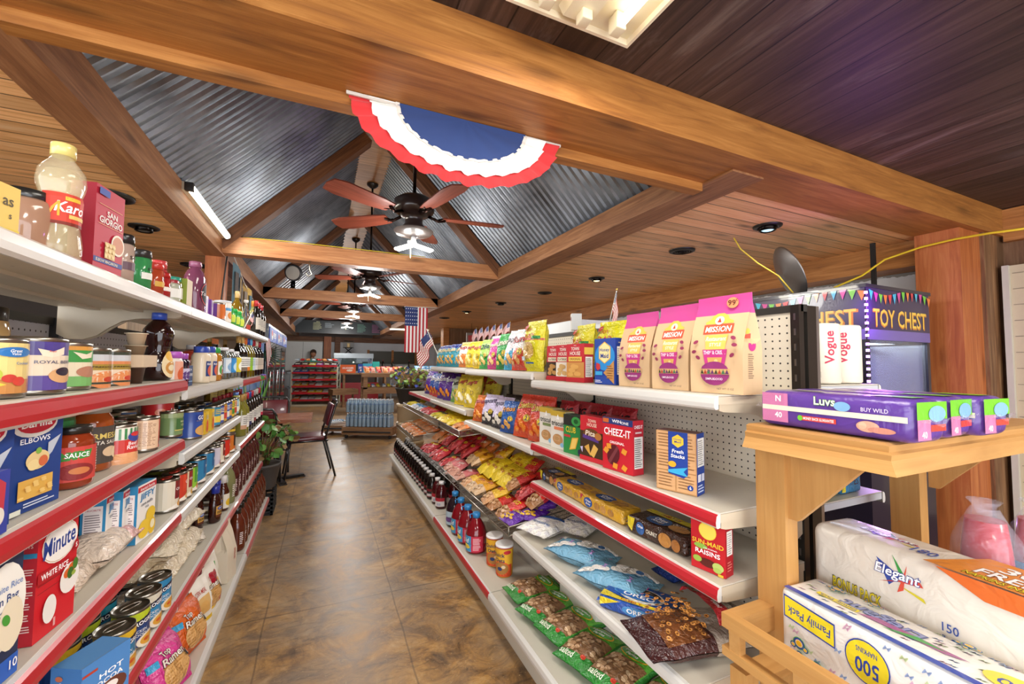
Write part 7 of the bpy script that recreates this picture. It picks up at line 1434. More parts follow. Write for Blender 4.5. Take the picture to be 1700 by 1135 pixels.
def napB():
    w, d, h = .56, .15, .310
    mb = MB().rbox(-w/2, -d/2, 0, w/2, d/2, h, .03, '#e2dacd', 'softfilm', 5)
    F = Surf(mb, lambda u, v, e: ((u-.5)*w, -d/2-e*.8, v*h), w, h, 'softfilm', step=.05); T = Surf(mb, lambda u, v, e: ((u-.5)*w, (v-.5)*d, h+e*.8), w, d, 'softfilm', step=.05)
    def logo(S, a, b, k, rot=0):
        S.poly([(a-.10*k, b+.14*k), (a-.04*k, b-.10*k), (a+.02*k, b+.02*k)], '#2f4aa0'); S.poly([(a-.02*k, b+.22*k), (a+.02*k, b), (a+.04*k, b+.04*k)], '#3f9a4a'); S.poly([(a-.09*k, b-.10*k), (a+.10*k, b+.06*k), (a+.12*k, b+.0), (a-.02*k, b-.04*k)], '#d8503c'); S.poly([(a+.0, b-.06*k), (a+.13*k, b-.14*k), (a+.12*k, b-.10*k)], '#d8c82c'); S.poly([(a, b-.14*k), (a+.05*k, b+.16*k), (a+.03*k, b-.1*k)], '#d8503c')
        S.text('Elegant', a, b+.02, .13*k, '#ffffff', w=.21*k, bold=.015, slant=.2, rot=rot, outline='#2a4090')
    logo(F, .37, .80, .75); F.text('BONUS PACK', .21, .56, .085, '#e3cf2c', w=.20, bold=.02, outline='#2a2a1c'); F.text('150', .54, .60, .06, '#2a4a9a', w=.05); F.text('180', .56, .50, .09, '#2a4a9a', w=.09, bold=.02); F.text('NAPKINS', .57, .42, .04, '#d86a5a', w=.09)
    F.poly([(.50, 1.0), (.86, 1.0), (.82, .88), (.64, .88)], '#d86a2c')
    logo(T, .26, .5, 1.0); T.text('180', .42, .35, .22, '#2a5ab0', w=.08, bold=.02); T.poly([(.46, .0), (.86, .0), (.92, 1), (.54, 1)], '#e08a3a'); T.text('30', .66, .70, .28, '#ffffff', w=.10, bold=.02, outline='#8a4a1c'); T.text('FREE', .66, .36, .26, '#ffffff', w=.16, bold=.02, outline='#8a4a1c'); T.text('NAPKINS INSIDE', .67, .12, .12, '#e8d83a', w=.20, outline='#3a2a1c')
    return mb.build('napkin_pack')
nB = napB(); nB.location = (1.315, .47, .556); nB.rotation_euler = (0, 0, R(-96)); tag(nB, 'tall cream napkin pack with bonus pack print and orange corner behind the blue striped one', 'napkin pack')
# bagged red cups
def cups_bag():
    root = empty('cup_package')
    st_ = MB()
    st_.lathe([(.053, -.055, '#eeeae6'), (.052, .0, '#eeeae6'), (.053, .012, '#eeeae6')]+[(.0525-.0002*k, .012+.006*k, '#e8e4e0' if k % 2 else '#c02030') for k in range(6)]+[(.050, .05, '#b81c2a'), (.046, .12, '#b81c2a'), (.040, .20, '#c02030'), (.033, .262, '#b81c2a')], 28, '#b81c2a', 'gloss'); st_.build('cup_stack', parent=root).location = (0, 0, .057)
    W_ = wob(77); b = MB()
    def g(u, v):
        a = 2*math.pi*u; r_ = (.062 if v < .75 else .062-(v-.75)*.16)*(1+.10*W_(u*2, v)); return (r_*math.cos(a), r_*math.sin(a), .001+v*.345)
    b.grid(g, 28, 18, '#dfe3f6', 'clearfilm', True, wrap=True); b.lathe([(.012, .33), (.02, .35), (.03, .362)], 12, '#dfe3f6', 'clearfilm'); b.build('plastic_bag', parent=root)
    l = MB(); S = cyl_surf(l, .074, .10, .235, 2.2, 'gloss'); S.rect(0, 0, 1, 1, '#2f86b8'); S.text('CUPS', .3, .72, .22, '#ffffff', w=.42, bold=.02, outline='#20406a'); S.text('GLASSES', .32, .30, .2, '#ffffff', w=.6, bold=.02, outline='#20406a'); S.rect(.05, .53, .8, .55, '#1c4a7a'); S.poly([(.2, 0), (.8, .0), (.7, .12), (.3, .12)], '#e0c83a'); l.build('printed_label', parent=root)
    return root
c1 = cups_bag(); c1.location = (1.56, .50, .5545); c1.scale = (1.12,)*3; c1.rotation_euler = (0, 0, R(-68)); tag(c1, 'clear bag of red plastic cups with a blue label standing behind the napkin packs', 'cup package')
dup(c1, (1.68, .44, .5545), (0, 0, R(-70)), 'second clear bag of cups at the right edge of the photo')

# ================================================================== arcade machine (claw game)
def arcade():
    x0, x1, y0, y1, H_ = 2.73, 3.42, 1.30, 1.97, 1.76
    root = empty('arcade_machine', ((x0+x1)/2, (y0+y1)/2, 0)); off = Vector(root.location)
    B = lambda mb, n, par=None: mb.build(n, parent=par or root)
    B(MB().box(x0, y0, 0, x1, y1, .78, '#191628', 'gloss'), 'cabinet')
    B(MB().box(x0-.01, y0-.01, H_-.02, x1+.01, y1+.01, H_, '#22202c', 'gloss').box(x0, y0, H_-.31, x1, y1, H_-.02, '#2a1f3a', 'gloss'), 'marquee_box')
    for (x, y) in ((x0, y0), (x1-.03, y0), (x0, y1-.03), (x1-.03, y1-.03)): B(MB().box(x, y, .78, x+.03, y+.03, H_-.31, '#141020', 'gloss'), 'corner_post')
    B(MB().box(x0+.012, y0+.03, .78, x0+.016, y1-.03, H_-.31, '#e8f0ff', 'glass'), 'glass_pane'); B(MB().box(x0+.03, y0+.012, .78, x1-.03, y0+.016, H_-.31, '#e8f0ff', 'glass'), 'glass_pane')
    B(MB().box(x1-.02, y0+.03, .78, x1-.015, y1-.03, H_-.31, '#3a3550', 'gloss'), 'mirror_panel')
    for (x, y) in ((x0-.006, y0-.006),):
        for a, b in ((.80, H_-.33), (H_-.30, H_-.03)):
            P_ = []; z = a
            while z < b: P_ += [(.003, z, '#2a1a3a', 'gloss'), (.008, z+.004, '#c89aff', 'glow'), (.008, z+.018, '#2a1a3a', 'gloss'), (.003, z+.022)]; z += .034
            st_ = MB().lathe(P_, 6, '#2a1a3a', 'gloss', cx=x, cy=y)
            B(st_, 'led_strip')
    P_ = []; z = .8
    while z < 1.3: P_ += [(.003, z, '#2a1a3a', 'gloss'), (.007, z+.004, '#ff5a5a', 'glow'), (.007, z+.014, '#2a1a3a', 'gloss'), (.003, z+.018)]; z += .03
    st_ = MB().lathe(P_, 6, '#2a1a3a', 'gloss', cx=x1-.095, cy=y1-.045)
    B(st_, 'led_strip')
    def art(S):
        S.rect(0, 0, 1, 1, '#2c2144'); S.rect(0, .0, 1, .2, '#6a5a9a'); S.text('TOY CHEST', .52, .42, .36, '#b87820', w=.86, bold=.03); S.layer += 1; S.text('TOY CHEST', .515, .44, .34, '#e8c040', w=.84, bold=.01)
        for q in range(14): a = .04+q*.07; S.poly([(a, .97-.08*math.sin(q*.5)), (a+.06, .97-.08*math.sin(q*.5+.4)), (a+.03, .76-.06*math.sin(q*.5))], ('#3ab0c8', '#c83a8a', '#6ac23a', '#e07a2c', '#c8303a')[q % 5])
    m1 = MB(); S = Surf(m1, lambda u, v, e: (x0-.002-e, y1-u*(y1-y0), H_-.31+v*.29), y1-y0, .29, 'gloss', step=9); art(S); B(m1, 'marquee_print')
    m2 = MB(); S = Surf(m2, lambda u, v, e: (x0+u*(x1-x0), y0-.002-e, H_-.31+v*.29), x1-x0, .29, 'gloss', step=9); art(S); B(m2, 'marquee_print')
    B(MB().box(x0+.1, y0+.2, .78, x1-.1, y1-.1, .84, '#2a3a6a', 'cloth'), 'prize_bed')
    B(MB().box(x0+.02, y0+.3, 1.40, x1-.02, y0+.32, 1.42, '#c8c8d0', 'metal').tube([(3.05, y0+.3, 1.41), (3.05, y0+.3, 1.2)], .008, '#c8c8d0', 'metal').tube([(3.05, y0+.3, 1.2), (3.0, y0+.3, 1.14), (3.02, y0+.3, 1.1)], .005, '#c8c8d0', 'metal').tube([(3.05, y0+.3, 1.2), (3.1, y0+.3, 1.14), (3.08, y0+.3, 1.1)], .005, '#c8c8d0', 'metal'), 'claw')
    for c in root.children: c.location = -off
    return tag(root, 'claw arcade machine with glowing corner lights and a purple marquee sign', 'arcade machine')
arcade()
def plush(x, y, z, c, c2, l):
    root = empty('plush_toy', (x, y, z)); 
    MB().lathe([(.01, 0), (.05, .02), (.06, .06), (.04, .10), (.01, .11)], 16, c, 'cloth').build('body', parent=root)
    MB().lathe([(.01, .09), (.045, .11), (.05, .15), (.03, .19), (.005, .20)], 16, c, 'cloth').build('head', parent=root)
    for s_ in (-1, 1): MB().lathe([(.004, .18), (.016, .195), (.012, .23), (.002, .24)], 10, c2, 'cloth', cx=s_*.03).build('ear', parent=root)
    MB().lathe([(.003, .11), (.02, .125), (.012, .145)], 10, c2, 'cloth', cy=-.045).build('muzzle', parent=root)
    return tag(root, l, 'plush toy')
plush(2.95, 1.80, .842, '#dfe4ee', '#4a7ac0', 'white plush toy with blue ears inside the arcade machine'); plush(3.10, 1.72, .842, '#5a5aa8', '#d87aa8', 'purple plush toy beside the white one inside the arcade machine')
o = MB().lathe([(.0, 0), (.12, .012), (.19, .035), (.20, .042), (.19, .045), (.12, .024), (.0, .012)], 36, '#8f8c8a', 'steel').build('dish_pan'); o.location = (3.0, 1.92, 1.95); o.rotation_euler = Euler((R(66), R(-18), R(60))); tag(o, 'round metal disc leaning on top of the arcade machine against the beam', 'metal disc')
# dark strap by the square post
tag(MB().box(3.63, 1.66, 1.86, 3.645, 1.69, 2.2, '#1a1613', 'rubber').build('hanging_strap'), 'dark strap hanging from the ceiling left of the square post', 'strap')

# ================================================================== seating beyond the left shelves
CHR = '#5e1420'
def chair():
    root = empty('dining_chair'); K = '#26262a'
    P = lambda mb, n: mb.build(n, parent=root)
    P(MB().rbox(-.19, -.19, .40, .19, .19, .45, .02, CHR, 'gloss', 4), 'seat')
    b = MB(); b.rbox(-.175, .0, 0, .175, .035, .24, .015, CHR, 'gloss', 3); o = P(b, 'backrest'); o.location = (0, .17, .56); o.rotation_euler = (R(-14), 0, 0)
    for s_ in (-1, 1):
        P(MB().tube([(s_*.18, -.17, .41), (s_*.19, -.22, 0)], .011, K, 'gloss', 10), 'leg'); P(MB().tube([(s_*.18, .17, .41), (s_*.19, .28, 0)], .011, K, 'gloss', 10), 'leg')
        
    P(MB().tube([(-.185, .16, .40), (-.19, .20, .55), (-.19, .26, .76), (-.16, .285, .815), (0, .29, .825), (.16, .285, .815), (.19, .26, .76), (.19, .20, .55), (.185, .16, .40)], .011, K, 'gloss', 10), 'back_frame')
    P(MB().tube([(-.19, -.19, .40), (.19, -.19, .40), (.19, .19, .40), (-.19, .19, .40), (-.19, -.19, .40)], .010, K, 'gloss', 8), 'seat_frame')
    P(MB().tube([(-.187, -.19, .25), (.187, -.19, .25)], .008, K, 'gloss', 8), 'stretcher')
    return root
ch = chair(); ch.location = (-.14, 5.42, 0); ch.rotation_euler = (0, 0, R(-84)); ch.scale = (1.03,)*3; tag(ch, 'dark red vinyl chair with black frame at the aisle side of the table', 'dining chair')
dup(ch, (-.55, 5.85, 0), (0, 0, R(5)), 'dark red vinyl chair at the far side of the table'); dup(ch, (-.58, 4.92, 0), (0, 0, R(178)), 'dark red vinyl chair at the near side of the table beside the plant')
root = empty('dining_table', (-.42, 5.32, 0))
MB().box(-.33, -.33, .655, .33, .33, .69, '#fff').build('table_top', parent=root, mats={'paper': TABLEW})
MB().tube([(0, 0, .03), (0, 0, .655)], .035, '#1a1a1c', 'gloss', 14).build('pedestal', parent=root)
for a in range(4): q = MB().box(0, -.03, 0, .27, .03, .028, '#1a1a1c', 'gloss').box(.23, -.035, 0, .28, .035, .012, '#3a3a3c', 'gloss').build('foot', parent=root); q.rotation_euler = (0, 0, a*math.pi/2+.3)
tag(root, 'square wood-topped table on a black pedestal beyond the left shelves', 'table')
def foliage(mb, n, cx, cy, cz, rx, ry, rz, cols, size, seed, droop=.3):
    r_ = random.Random(seed)
    for q in range(n):
        while True:
            a, b, c = r_.uniform(-1, 1), r_.uniform(-1, 1), r_.uniform(-1, 1)
            if .25 < a*a+b*b+c*c < 1: break
        p = Vector((cx+a*rx, cy+b*ry, cz+c*rz)); s_ = size*r_.uniform(.6, 1.3); M = Euler((r_.uniform(-1.2, 1.2), r_.uniform(-1, 1), r_.uniform(0, 6.3))).to_matrix()
        v = [p+M @ Vector(k)*s_ for k in ((0, -1, 0), (.55, -.5, .08), (.8, .1, .12), (.45, .7, .05), (0, .85, -.05), (-.45, .7, .05), (-.8, .1, .12), (-.55, -.5, .08), (0, 0, -.1))]
        mb.add(v, [[i, (i+1) % 8, 8] for i in range(8)], cols[q % len(cols)], 'leaf', True)
def potted(name, loc, R0, hp, potcol, n, rx, rz_, cols, size, seed, stems, l, lift=0):
    root = empty(name, loc)
    MB().lathe([(R0*.68, 0), (R0*.72, .01), (R0*.95, hp*.9), (R0, hp*.92), (R0, hp), (R0*.92, hp), (R0*.9, hp*.94), (.0, hp*.93, '#3a2a1c')], 28, potcol, 'rubber', cap=False).build('pot', parent=root)
    MB().lathe([(R0*.9, hp*.9), (.0, hp*.96)], 16, '#4a3422', 'granule', cap=False).build('soil', parent=root)
    m = MB(); r_ = random.Random(seed)
    for q in range(stems):
        a = r_.uniform(0, 6.28); k = r_.uniform(.3, 1); m.tube([(0+.3*R0*math.cos(a), .3*R0*math.sin(a), hp*.9), (rx*.4*k*math.cos(a), rx*.4*k*math.sin(a), hp+rz_*.5+lift), (rx*.85*k*math.cos(a), rx*.85*k*math.sin(a), hp+rz_*r_.uniform(.5, 1.5)+lift)], .004, ('#7a5a34', '#9a7a4a', '#6a7a3a')[q % 3], 'leaf', 5)
    m.build('stems', parent=root)
    m = MB(); foliage(m, n, 0, 0, hp+rz_*.85+lift, rx, rx, rz_, cols, size, seed); m.build('leaves', parent=root)
    return tag(root, l, 'potted plant')
LC = ['#5f9a44', '#4a8a3a', '#79ab55', '#3f7a34', '#8a9a5a', '#6aa04a']
o = MB(); o.box(-.15, -.15, 0, .15, .15, .02, '#17181b', 'rubber')
for k in range(5):
    z = .03+k*.055; o.box(-.15, -.15, z, .15, -.14, z+.03, '#17181b', 'rubber').box(-.15, .14, z, .15, .15, z+.03, '#17181b', 'rubber').box(-.15, -.14, z, -.14, .14, z+.03, '#17181b', 'rubber').box(.14, -.14, z, .15, .14, z+.03, '#17181b', 'rubber')
for k in range(5):
    for sx_, sy_ in ((-.15+.07*k, -.15), (-.15+.07*k, .14), (.14, -.15+.07*k), (-.15, -.15+.07*k)): o.box(sx_, sy_, 0, sx_+.012, sy_+.012, .30, '#17181b', 'rubber')
o = o.build('milk_crate'); o.location = (-.50, 4.28, 0); o.scale = (1, 1, .62); tag(o, 'black plastic crate on the floor under the grey plant pot', 'crate')
potted('geranium_plant', (-.46, 4.32, .192), .15, .21, '#55504e', 150, .27, .20, LC+['#8a6a44', '#9a7a50'], .036, 21, 26, 'leggy green plant in a grey pot on the black crate by the left shelves', .04)
sp = empty('spiky_plant', (-.86, 6.6, 0)); MB().lathe([(.10, 0), (.13, .25)], 18, '#4a4440', 'rubber').build('pot', parent=sp)
m = MB(); r_ = random.Random(4)
for q in range(34): a = r_.uniform(0, 6.28); k = r_.uniform(.08, .3); h = r_.uniform(.5, .95); m.add([(math.cos(a)*.02, math.sin(a)*.02, .25), (math.cos(a+.3)*.03, math.sin(a+.3)*.03, .25), (math.cos(a)*k*.6, math.sin(a)*k*.6, .25+h*.7), (math.cos(a)*k, math.sin(a)*k, .25+h)], [[0, 1, 2], [1, 3, 2]], LC[q % 6], 'leaf')
m.build('leaves', parent=sp); tag(sp, 'spiky green plant between the left shelves and the drinks coolers', 'potted plant')
# stacked tubs and planter at the end of the right shelves
for i in range(3):
    o = MB().lathe([(.165, 0), (.175, .01), (.18, .20), (.19, .205), (.19, .235), (.185, .245), (.0, .246)], 30, '#cdb896', 'paint').build('storage_tub'); o.location = (1.12, 5.86, .248*i+.001); tag(o, ('beige round tub at the bottom of the stack under the planter', 'beige round tub in the middle of the stack under the planter', 'beige round tub at the top of the stack, directly under the planter')[i], 'tub')
potted('flowering_plant', (1.10, 5.82, .748), .20, .21, '#33302f', 240, .30, .16, ['#8ab04a', '#6f9a3c', '#9abf5a', '#5f8a3a', '#7a5a3a', '#6a4a34', '#5a6ac8', '#8a5a48'], .026, 33, 60, 'bushy green plant with tiny blue flowers in a dark planter on the stacked tubs', .0)

# ================================================================== coolers on the left
def cooler():
    root = empty('drinks_cooler', (-1.1, 8.75, 0)); off = Vector(root.location); x1 = -.74; x0 = -1.45
    P = lambda mb, n, par=None: mb.build(n, parent=par or root)
    P(MB().box(x0, 7.1, .0, x1-.05, 7.14, 1.83, '#1c4f94', 'gloss').box(x0, 7.14, 0, x1-.05, 10.4, 1.83, '#141416', 'gloss'), 'cabinet')
    P(MB().box(x1-.05, 7.1, 0, x1, 10.4, .12, '#141416', 'gloss').box(x1-.05, 7.1, 1.56, x1, 10.4, 1.86, '#101013', 'gloss'), 'frame')
    for k in range(3):
        y = 7.14+k*1.09
        h = MB().box(x1, y+.02, 1.60, x1+.012, y+1.05, 1.82, '#1f4fb8', 'paper'); S = Surf(h, lambda u, v, e: (x1+.013+e, y+.02+u*1.03, 1.60+v*.22), 1.03, .22, 'paper', step=9); S.ell(.3, .5, .10, .36, '#e8e8ee'); S.ell(.3, .62, .09, .2, '#c8303a'); S.text('PEPSI', .65, .5, .4, '#ffffff', w=.4, bold=.02); P(h, 'sign_panel')
        P(MB().box(x1-.04, y+.04, .14, x1-.03, y+1.03, 1.54, '#6a7a84', 'gloss'), 'shelf_interior')
        dr = P(MB().box(x1-.012, y+.02, .12, x1, y+.09, 1.56, '#16171a', 'gloss').box(x1-.012, y+.98, .12, x1, y+1.05, 1.56, '#16171a', 'gloss').box(x1-.012, y+.02, .12, x1, y+1.05, .17, '#16171a', 'gloss').box(x1-.012, y+.02, 1.51, x1, y+1.05, 1.56, '#16171a', 'gloss'), 'door')
        P(MB().box(x1-.008, y+.09, .17, x1-.004, y+.98, 1.51, '#cfdde2', 'glass'), 'glass_pane', dr); P(MB().tube([(x1+.02, y+.12, .7), (x1+.02, y+.12, 1.15)], .012, '#c8ccd0', 'metal'), 'handle', dr)
        g = MB(); rr_ = random.Random(k)
        for z in (.2, .46, .72, .98, 1.24): 
            g.box(x1-.035, y+.05, z-.012, x1-.028, y+1.02, z, '#b8c0c4', 'paint')
            for q in range(13): g.box(x1-.034, y+.07+q*.073, z, x1-.026, y+.12+q*.073, z+.17, ('#a83a3a', '#c8ccd4', '#3a5a9a', '#8a9a9c', '#b8b0a0', '#5a6a6a')[rr_.randrange(6)], 'gloss')
        o = P(g, 'bottle_rows'); o['kind'] = 'stuff'
    for c in root.children: c.location = -off
    return tag(root, 'row of three glass-door drinks coolers with blue signs beyond the left shelves', 'cooler')
cooler()
# palm leaves by the cooler side
m = MB(); r_ = random.Random(9)
for q in range(16): a = -1.2+q*.17; m.add([(-.78, 6.9, 1.40), (-.78+.02*math.cos(a), 6.9, 1.40+.03), (-.78+.28*math.cos(a), 6.85, 1.40+.28*math.sin(a))], [[0, 1, 2], [2, 1, 0]], '#1f4a34', 'leaf')
m.tube([(-.80, 6.95, 0), (-.80, 6.92, .8), (-.78, 6.9, 1.40)], .008, '#4a5a34', 'leaf', 6)
tag(m.build('palm_frond'), 'dark palm frond against the blue side of the coolers', 'palm')

# ================================================================== candy rack
def rack():
    root = empty('candy_rack', (-.16, 13.9, 0)); P = lambda mb, n, par=None: mb.build(n, parent=par or root); C = '#c9c8b4'
    for s_ in (-1, 1):
        for y in (-.22, .30): P(MB().box(s_*.62-.02, y-.02, 0, s_*.62+.02, y+.02, 1.22 if y > 0 else 1.15, C, 'paint'), 'upright')
        for k in range(6): P(MB().box(s_*.62-.012, -.22, .12+k*.2, s_*.62+.012, .3, .16+k*.2, C, 'paint'), 'side_rung')
    for k in range(6):
        z = .16+k*.2; sh = P(MB().add([(-.6, -.24, z), (.6, -.24, z), (.6, .28, z+.14), (-.6, .28, z+.14)], [[0, 1, 2, 3], [3, 2, 1, 0]], '#b8a890', 'paint'), 'shelf'); P(MB().box(-.61, -.26, z-.012, .61, -.24, z+.04, '#b82430', 'gloss'), 'price_rail', sh)
    P(MB().box(-.64, -.24, 0, .64, .3, .05, '#c9c0a8', 'paint'), 'base'); root.rotation_euler = (0, 0, R(-10)); return tag(root, 'cream wire candy rack with red rails in front of the kitchen counter', 'rack')
rk = rack()
pal = [['#3a2a3a', '#6a4a34', '#c8b83a', '#8a3a8a', '#5a3a2a', '#4a4a5a'], ['#d86a2c', '#c8c0c8', '#b0a0a8', '#d8c8b8', '#c83a2c', '#8a8a90'], ['#c82a24', '#c83a2c', '#e3c22c', '#e3c22c', '#d8c8c0', '#4a3428'], ['#e0a82c', '#d89a2c', '#c83a2c', '#e8e0e0', '#c8602c', '#b8402c'], ['#c8ccd4', '#8ab0d0', '#a06a3a', '#e8e4e0', '#9a6a44', '#d8c84a'], ['#2f5aa8', '#3a6ab8', '#8a3a4a', '#5a3a3a', '#3a3a4a', '#d8b82c']]
cbx = MB().rbox(-.09, -.06, 0, .09, .06, .035, .008, '#e0a82c', 'film', 2)
BX = {}
NM = {'0': 'lowest', '1': 'second', '2': 'third', '3': 'fourth', '4': 'fifth', '5': 'sixth'}
for k in range(6):
    for j in range(6):
        c = pal[(k+1) % 6][j]
        if c not in BX: BX[c] = MB().rbox(-.09, -.14, 0, .09, .14, .035, .008, c, 'film', 2).add([(-.06, -.10, .0355), (.06, -.10, .0355), (.06, .0, .0355), (-.06, .0, .0355)], [[0, 1, 2, 3]], '#e8e0d0', 'film').build('candy_box'); o = BX[c]
        else: o = dup(BX[c], (0, 0, 0))
        lx = -.5+j*.2; ly = -.06; v = Matrix.Rotation(R(-10), 3, 'Z') @ Vector((lx, ly, 0)); o.location = (rk.location.x+v.x, rk.location.y+v.y, .16+k*.2+.058); o.rotation_euler = Euler((R(15), 0, R(-10)))
        tag(o, 'candy box on the %s shelf of the candy rack, %s from the left' % (NM[str(k)], ('first', 'second', 'third', 'fourth', 'fifth', 'sixth')[j]), 'candy box', 'candy boxes on the rack')
for j in range(8):
    o = dup((CB['blue'], CB['red'], CB['orange'])[j % 3], (0, 0, 0)); v = Matrix.Rotation(R(-10), 3, 'Z') @ Vector((-.56+j*.16, 0, 0)); o.location = (rk.location.x+v.x, rk.location.y+v.y-.1, 1.34); o.rotation_euler = Euler((R(-78), 0, R(-10+7*j))); o.scale = (1.1,)*3
    tag(o, 'snack bag on top of the candy rack, %s from the left' % ('first', 'second', 'third', 'fourth', 'fifth', 'sixth', 'seventh', 'eighth')[j], 'snack bag', 'snack bags on top of the candy rack')
# kitchen counter, oven hood, red counter front, lamp
root = empty('kitchen_counter', (.9, 14.9, 0))
MB().box(-1.9, .0, .93, 1.3, .6, .97, '#8d9296', 'steel').build('worktop', parent=root); MB().box(-1.9, .03, .45, 1.3, .58, .5, '#6a6e70', 'steel').build('lower_shelf', parent=root)
MB().box(-.35, .02, .0, .85, .04, .62, '#9a1620', 'gloss').build('red_front_panel', parent=root)
for x in (-1.85, -.5, .8, 1.25): MB().box(x, .04, 0, x+.04, .08, .93, '#9aa0a2', 'steel').build('leg', parent=root)
tag(root, 'steel kitchen counter with a red front panel behind the candy rack', 'counter')
root = empty('warming_cabinet', (.95, 15.15, .972)); MB().box(-.62, -.2, .46, .62, .3, .62, '#8f969a', 'steel').build('hood', parent=root); MB().box(-.58, .25, 0, .58, .27, .46, '#5d676a', 'steel').build('back_panel', parent=root)
MB().box(-.60, -.18, .0, .60, .28, .02, '#8a9094', 'steel').build('base', parent=root); MB().box(-.58, -.17, .02, .58, -.165, .46, '#c8d8dc', 'glass').build('glass_pane', parent=root)
for x in (-.60, .57): MB().box(x, -.18, .02, x+.03, -.15, .46, '#8a9094', 'steel').build('corner_post', parent=root)
MB().lathe([(.001, .3), (.03, .32), (.001, .35)], 12, '#fff4d8', 'glow').build('bulb', parent=root); tag(root, 'steel and glass warming cabinet on the kitchen counter', 'warming cabinet')
root = empty('candle_lamp', (.78, 15.2, 1.594)); MB().tube([(-.1, 0, 0), (.1, 0, .18)], .014, '#1a1614', 'metal').tube([(.1, 0, 0), (-.1, 0, .18)], .014, '#1a1614', 'metal').build('crossed_stand', parent=root); MB().lathe([(.16, .18), (.17, .22), (.17, .40), (.16, .41)], 20, '#8a8478', 'clearfilm', cap=False).build('glass_shade', parent=root)
MB().tube([(.17*math.cos(a/12*6.283), .17*math.sin(a/12*6.283), .19) for a in range(13)], .008, '#1a1614', 'metal', 6).tube([(.17*math.cos(a/12*6.283), .17*math.sin(a/12*6.283), .41) for a in range(13)], .008, '#1a1614', 'metal', 6).build('rings', parent=root); MB().lathe([(.05, .20), (.05, .34)], 12, '#e8c890', 'gloss').build('candle', parent=root)
tag(root, 'black crossed-leg lamp with a glass shade on top of the warming cabinet', 'lamp')
# chalkboard menu
def board():
    root = empty('chalkboard_menu', (.62, 14.3, 2.205)); MB().box(-1.42, 0, 0, 1.42, .03, .36, '#11191d', 'paint').build('board', parent=root)
    MB().box(-1.44, -.01, -.02, 1.44, .0, 0, '#1a1614', 'paint').box(-1.44, -.01, .36, 1.44, 0, .38, '#1a1614', 'paint').build('frame', parent=root)
    m = MB(); S = Surf(m, lambda u, v, e: ((u-.5)*2.8, -.004-e, v*.36), 2.8, .36, 'paint', step=9); r_ = random.Random(3)
    for cx, c, n_ in ((.22, '#c8c89a', 6), (.34, '#9aa8b0', 4), (.50, '#8a9a9c', 5), (.68, '#6a9a8a', 7), (.84, '#a85a8a', 7), (.95, '#4a9a7a', 7)):
        for k in range(n_): S.layer = 1; S.rect(cx-.05, .82-k*.11, cx-.05+r_.uniform(.06, .10), .845-k*.11, c)
    S.text('MENU', .22, .93, .07, '#c8c89a'); m.build('chalk_writing', parent=root)
    return tag(root, 'long black chalkboard menu hung high in front of the end wall', 'chalkboard')
board()
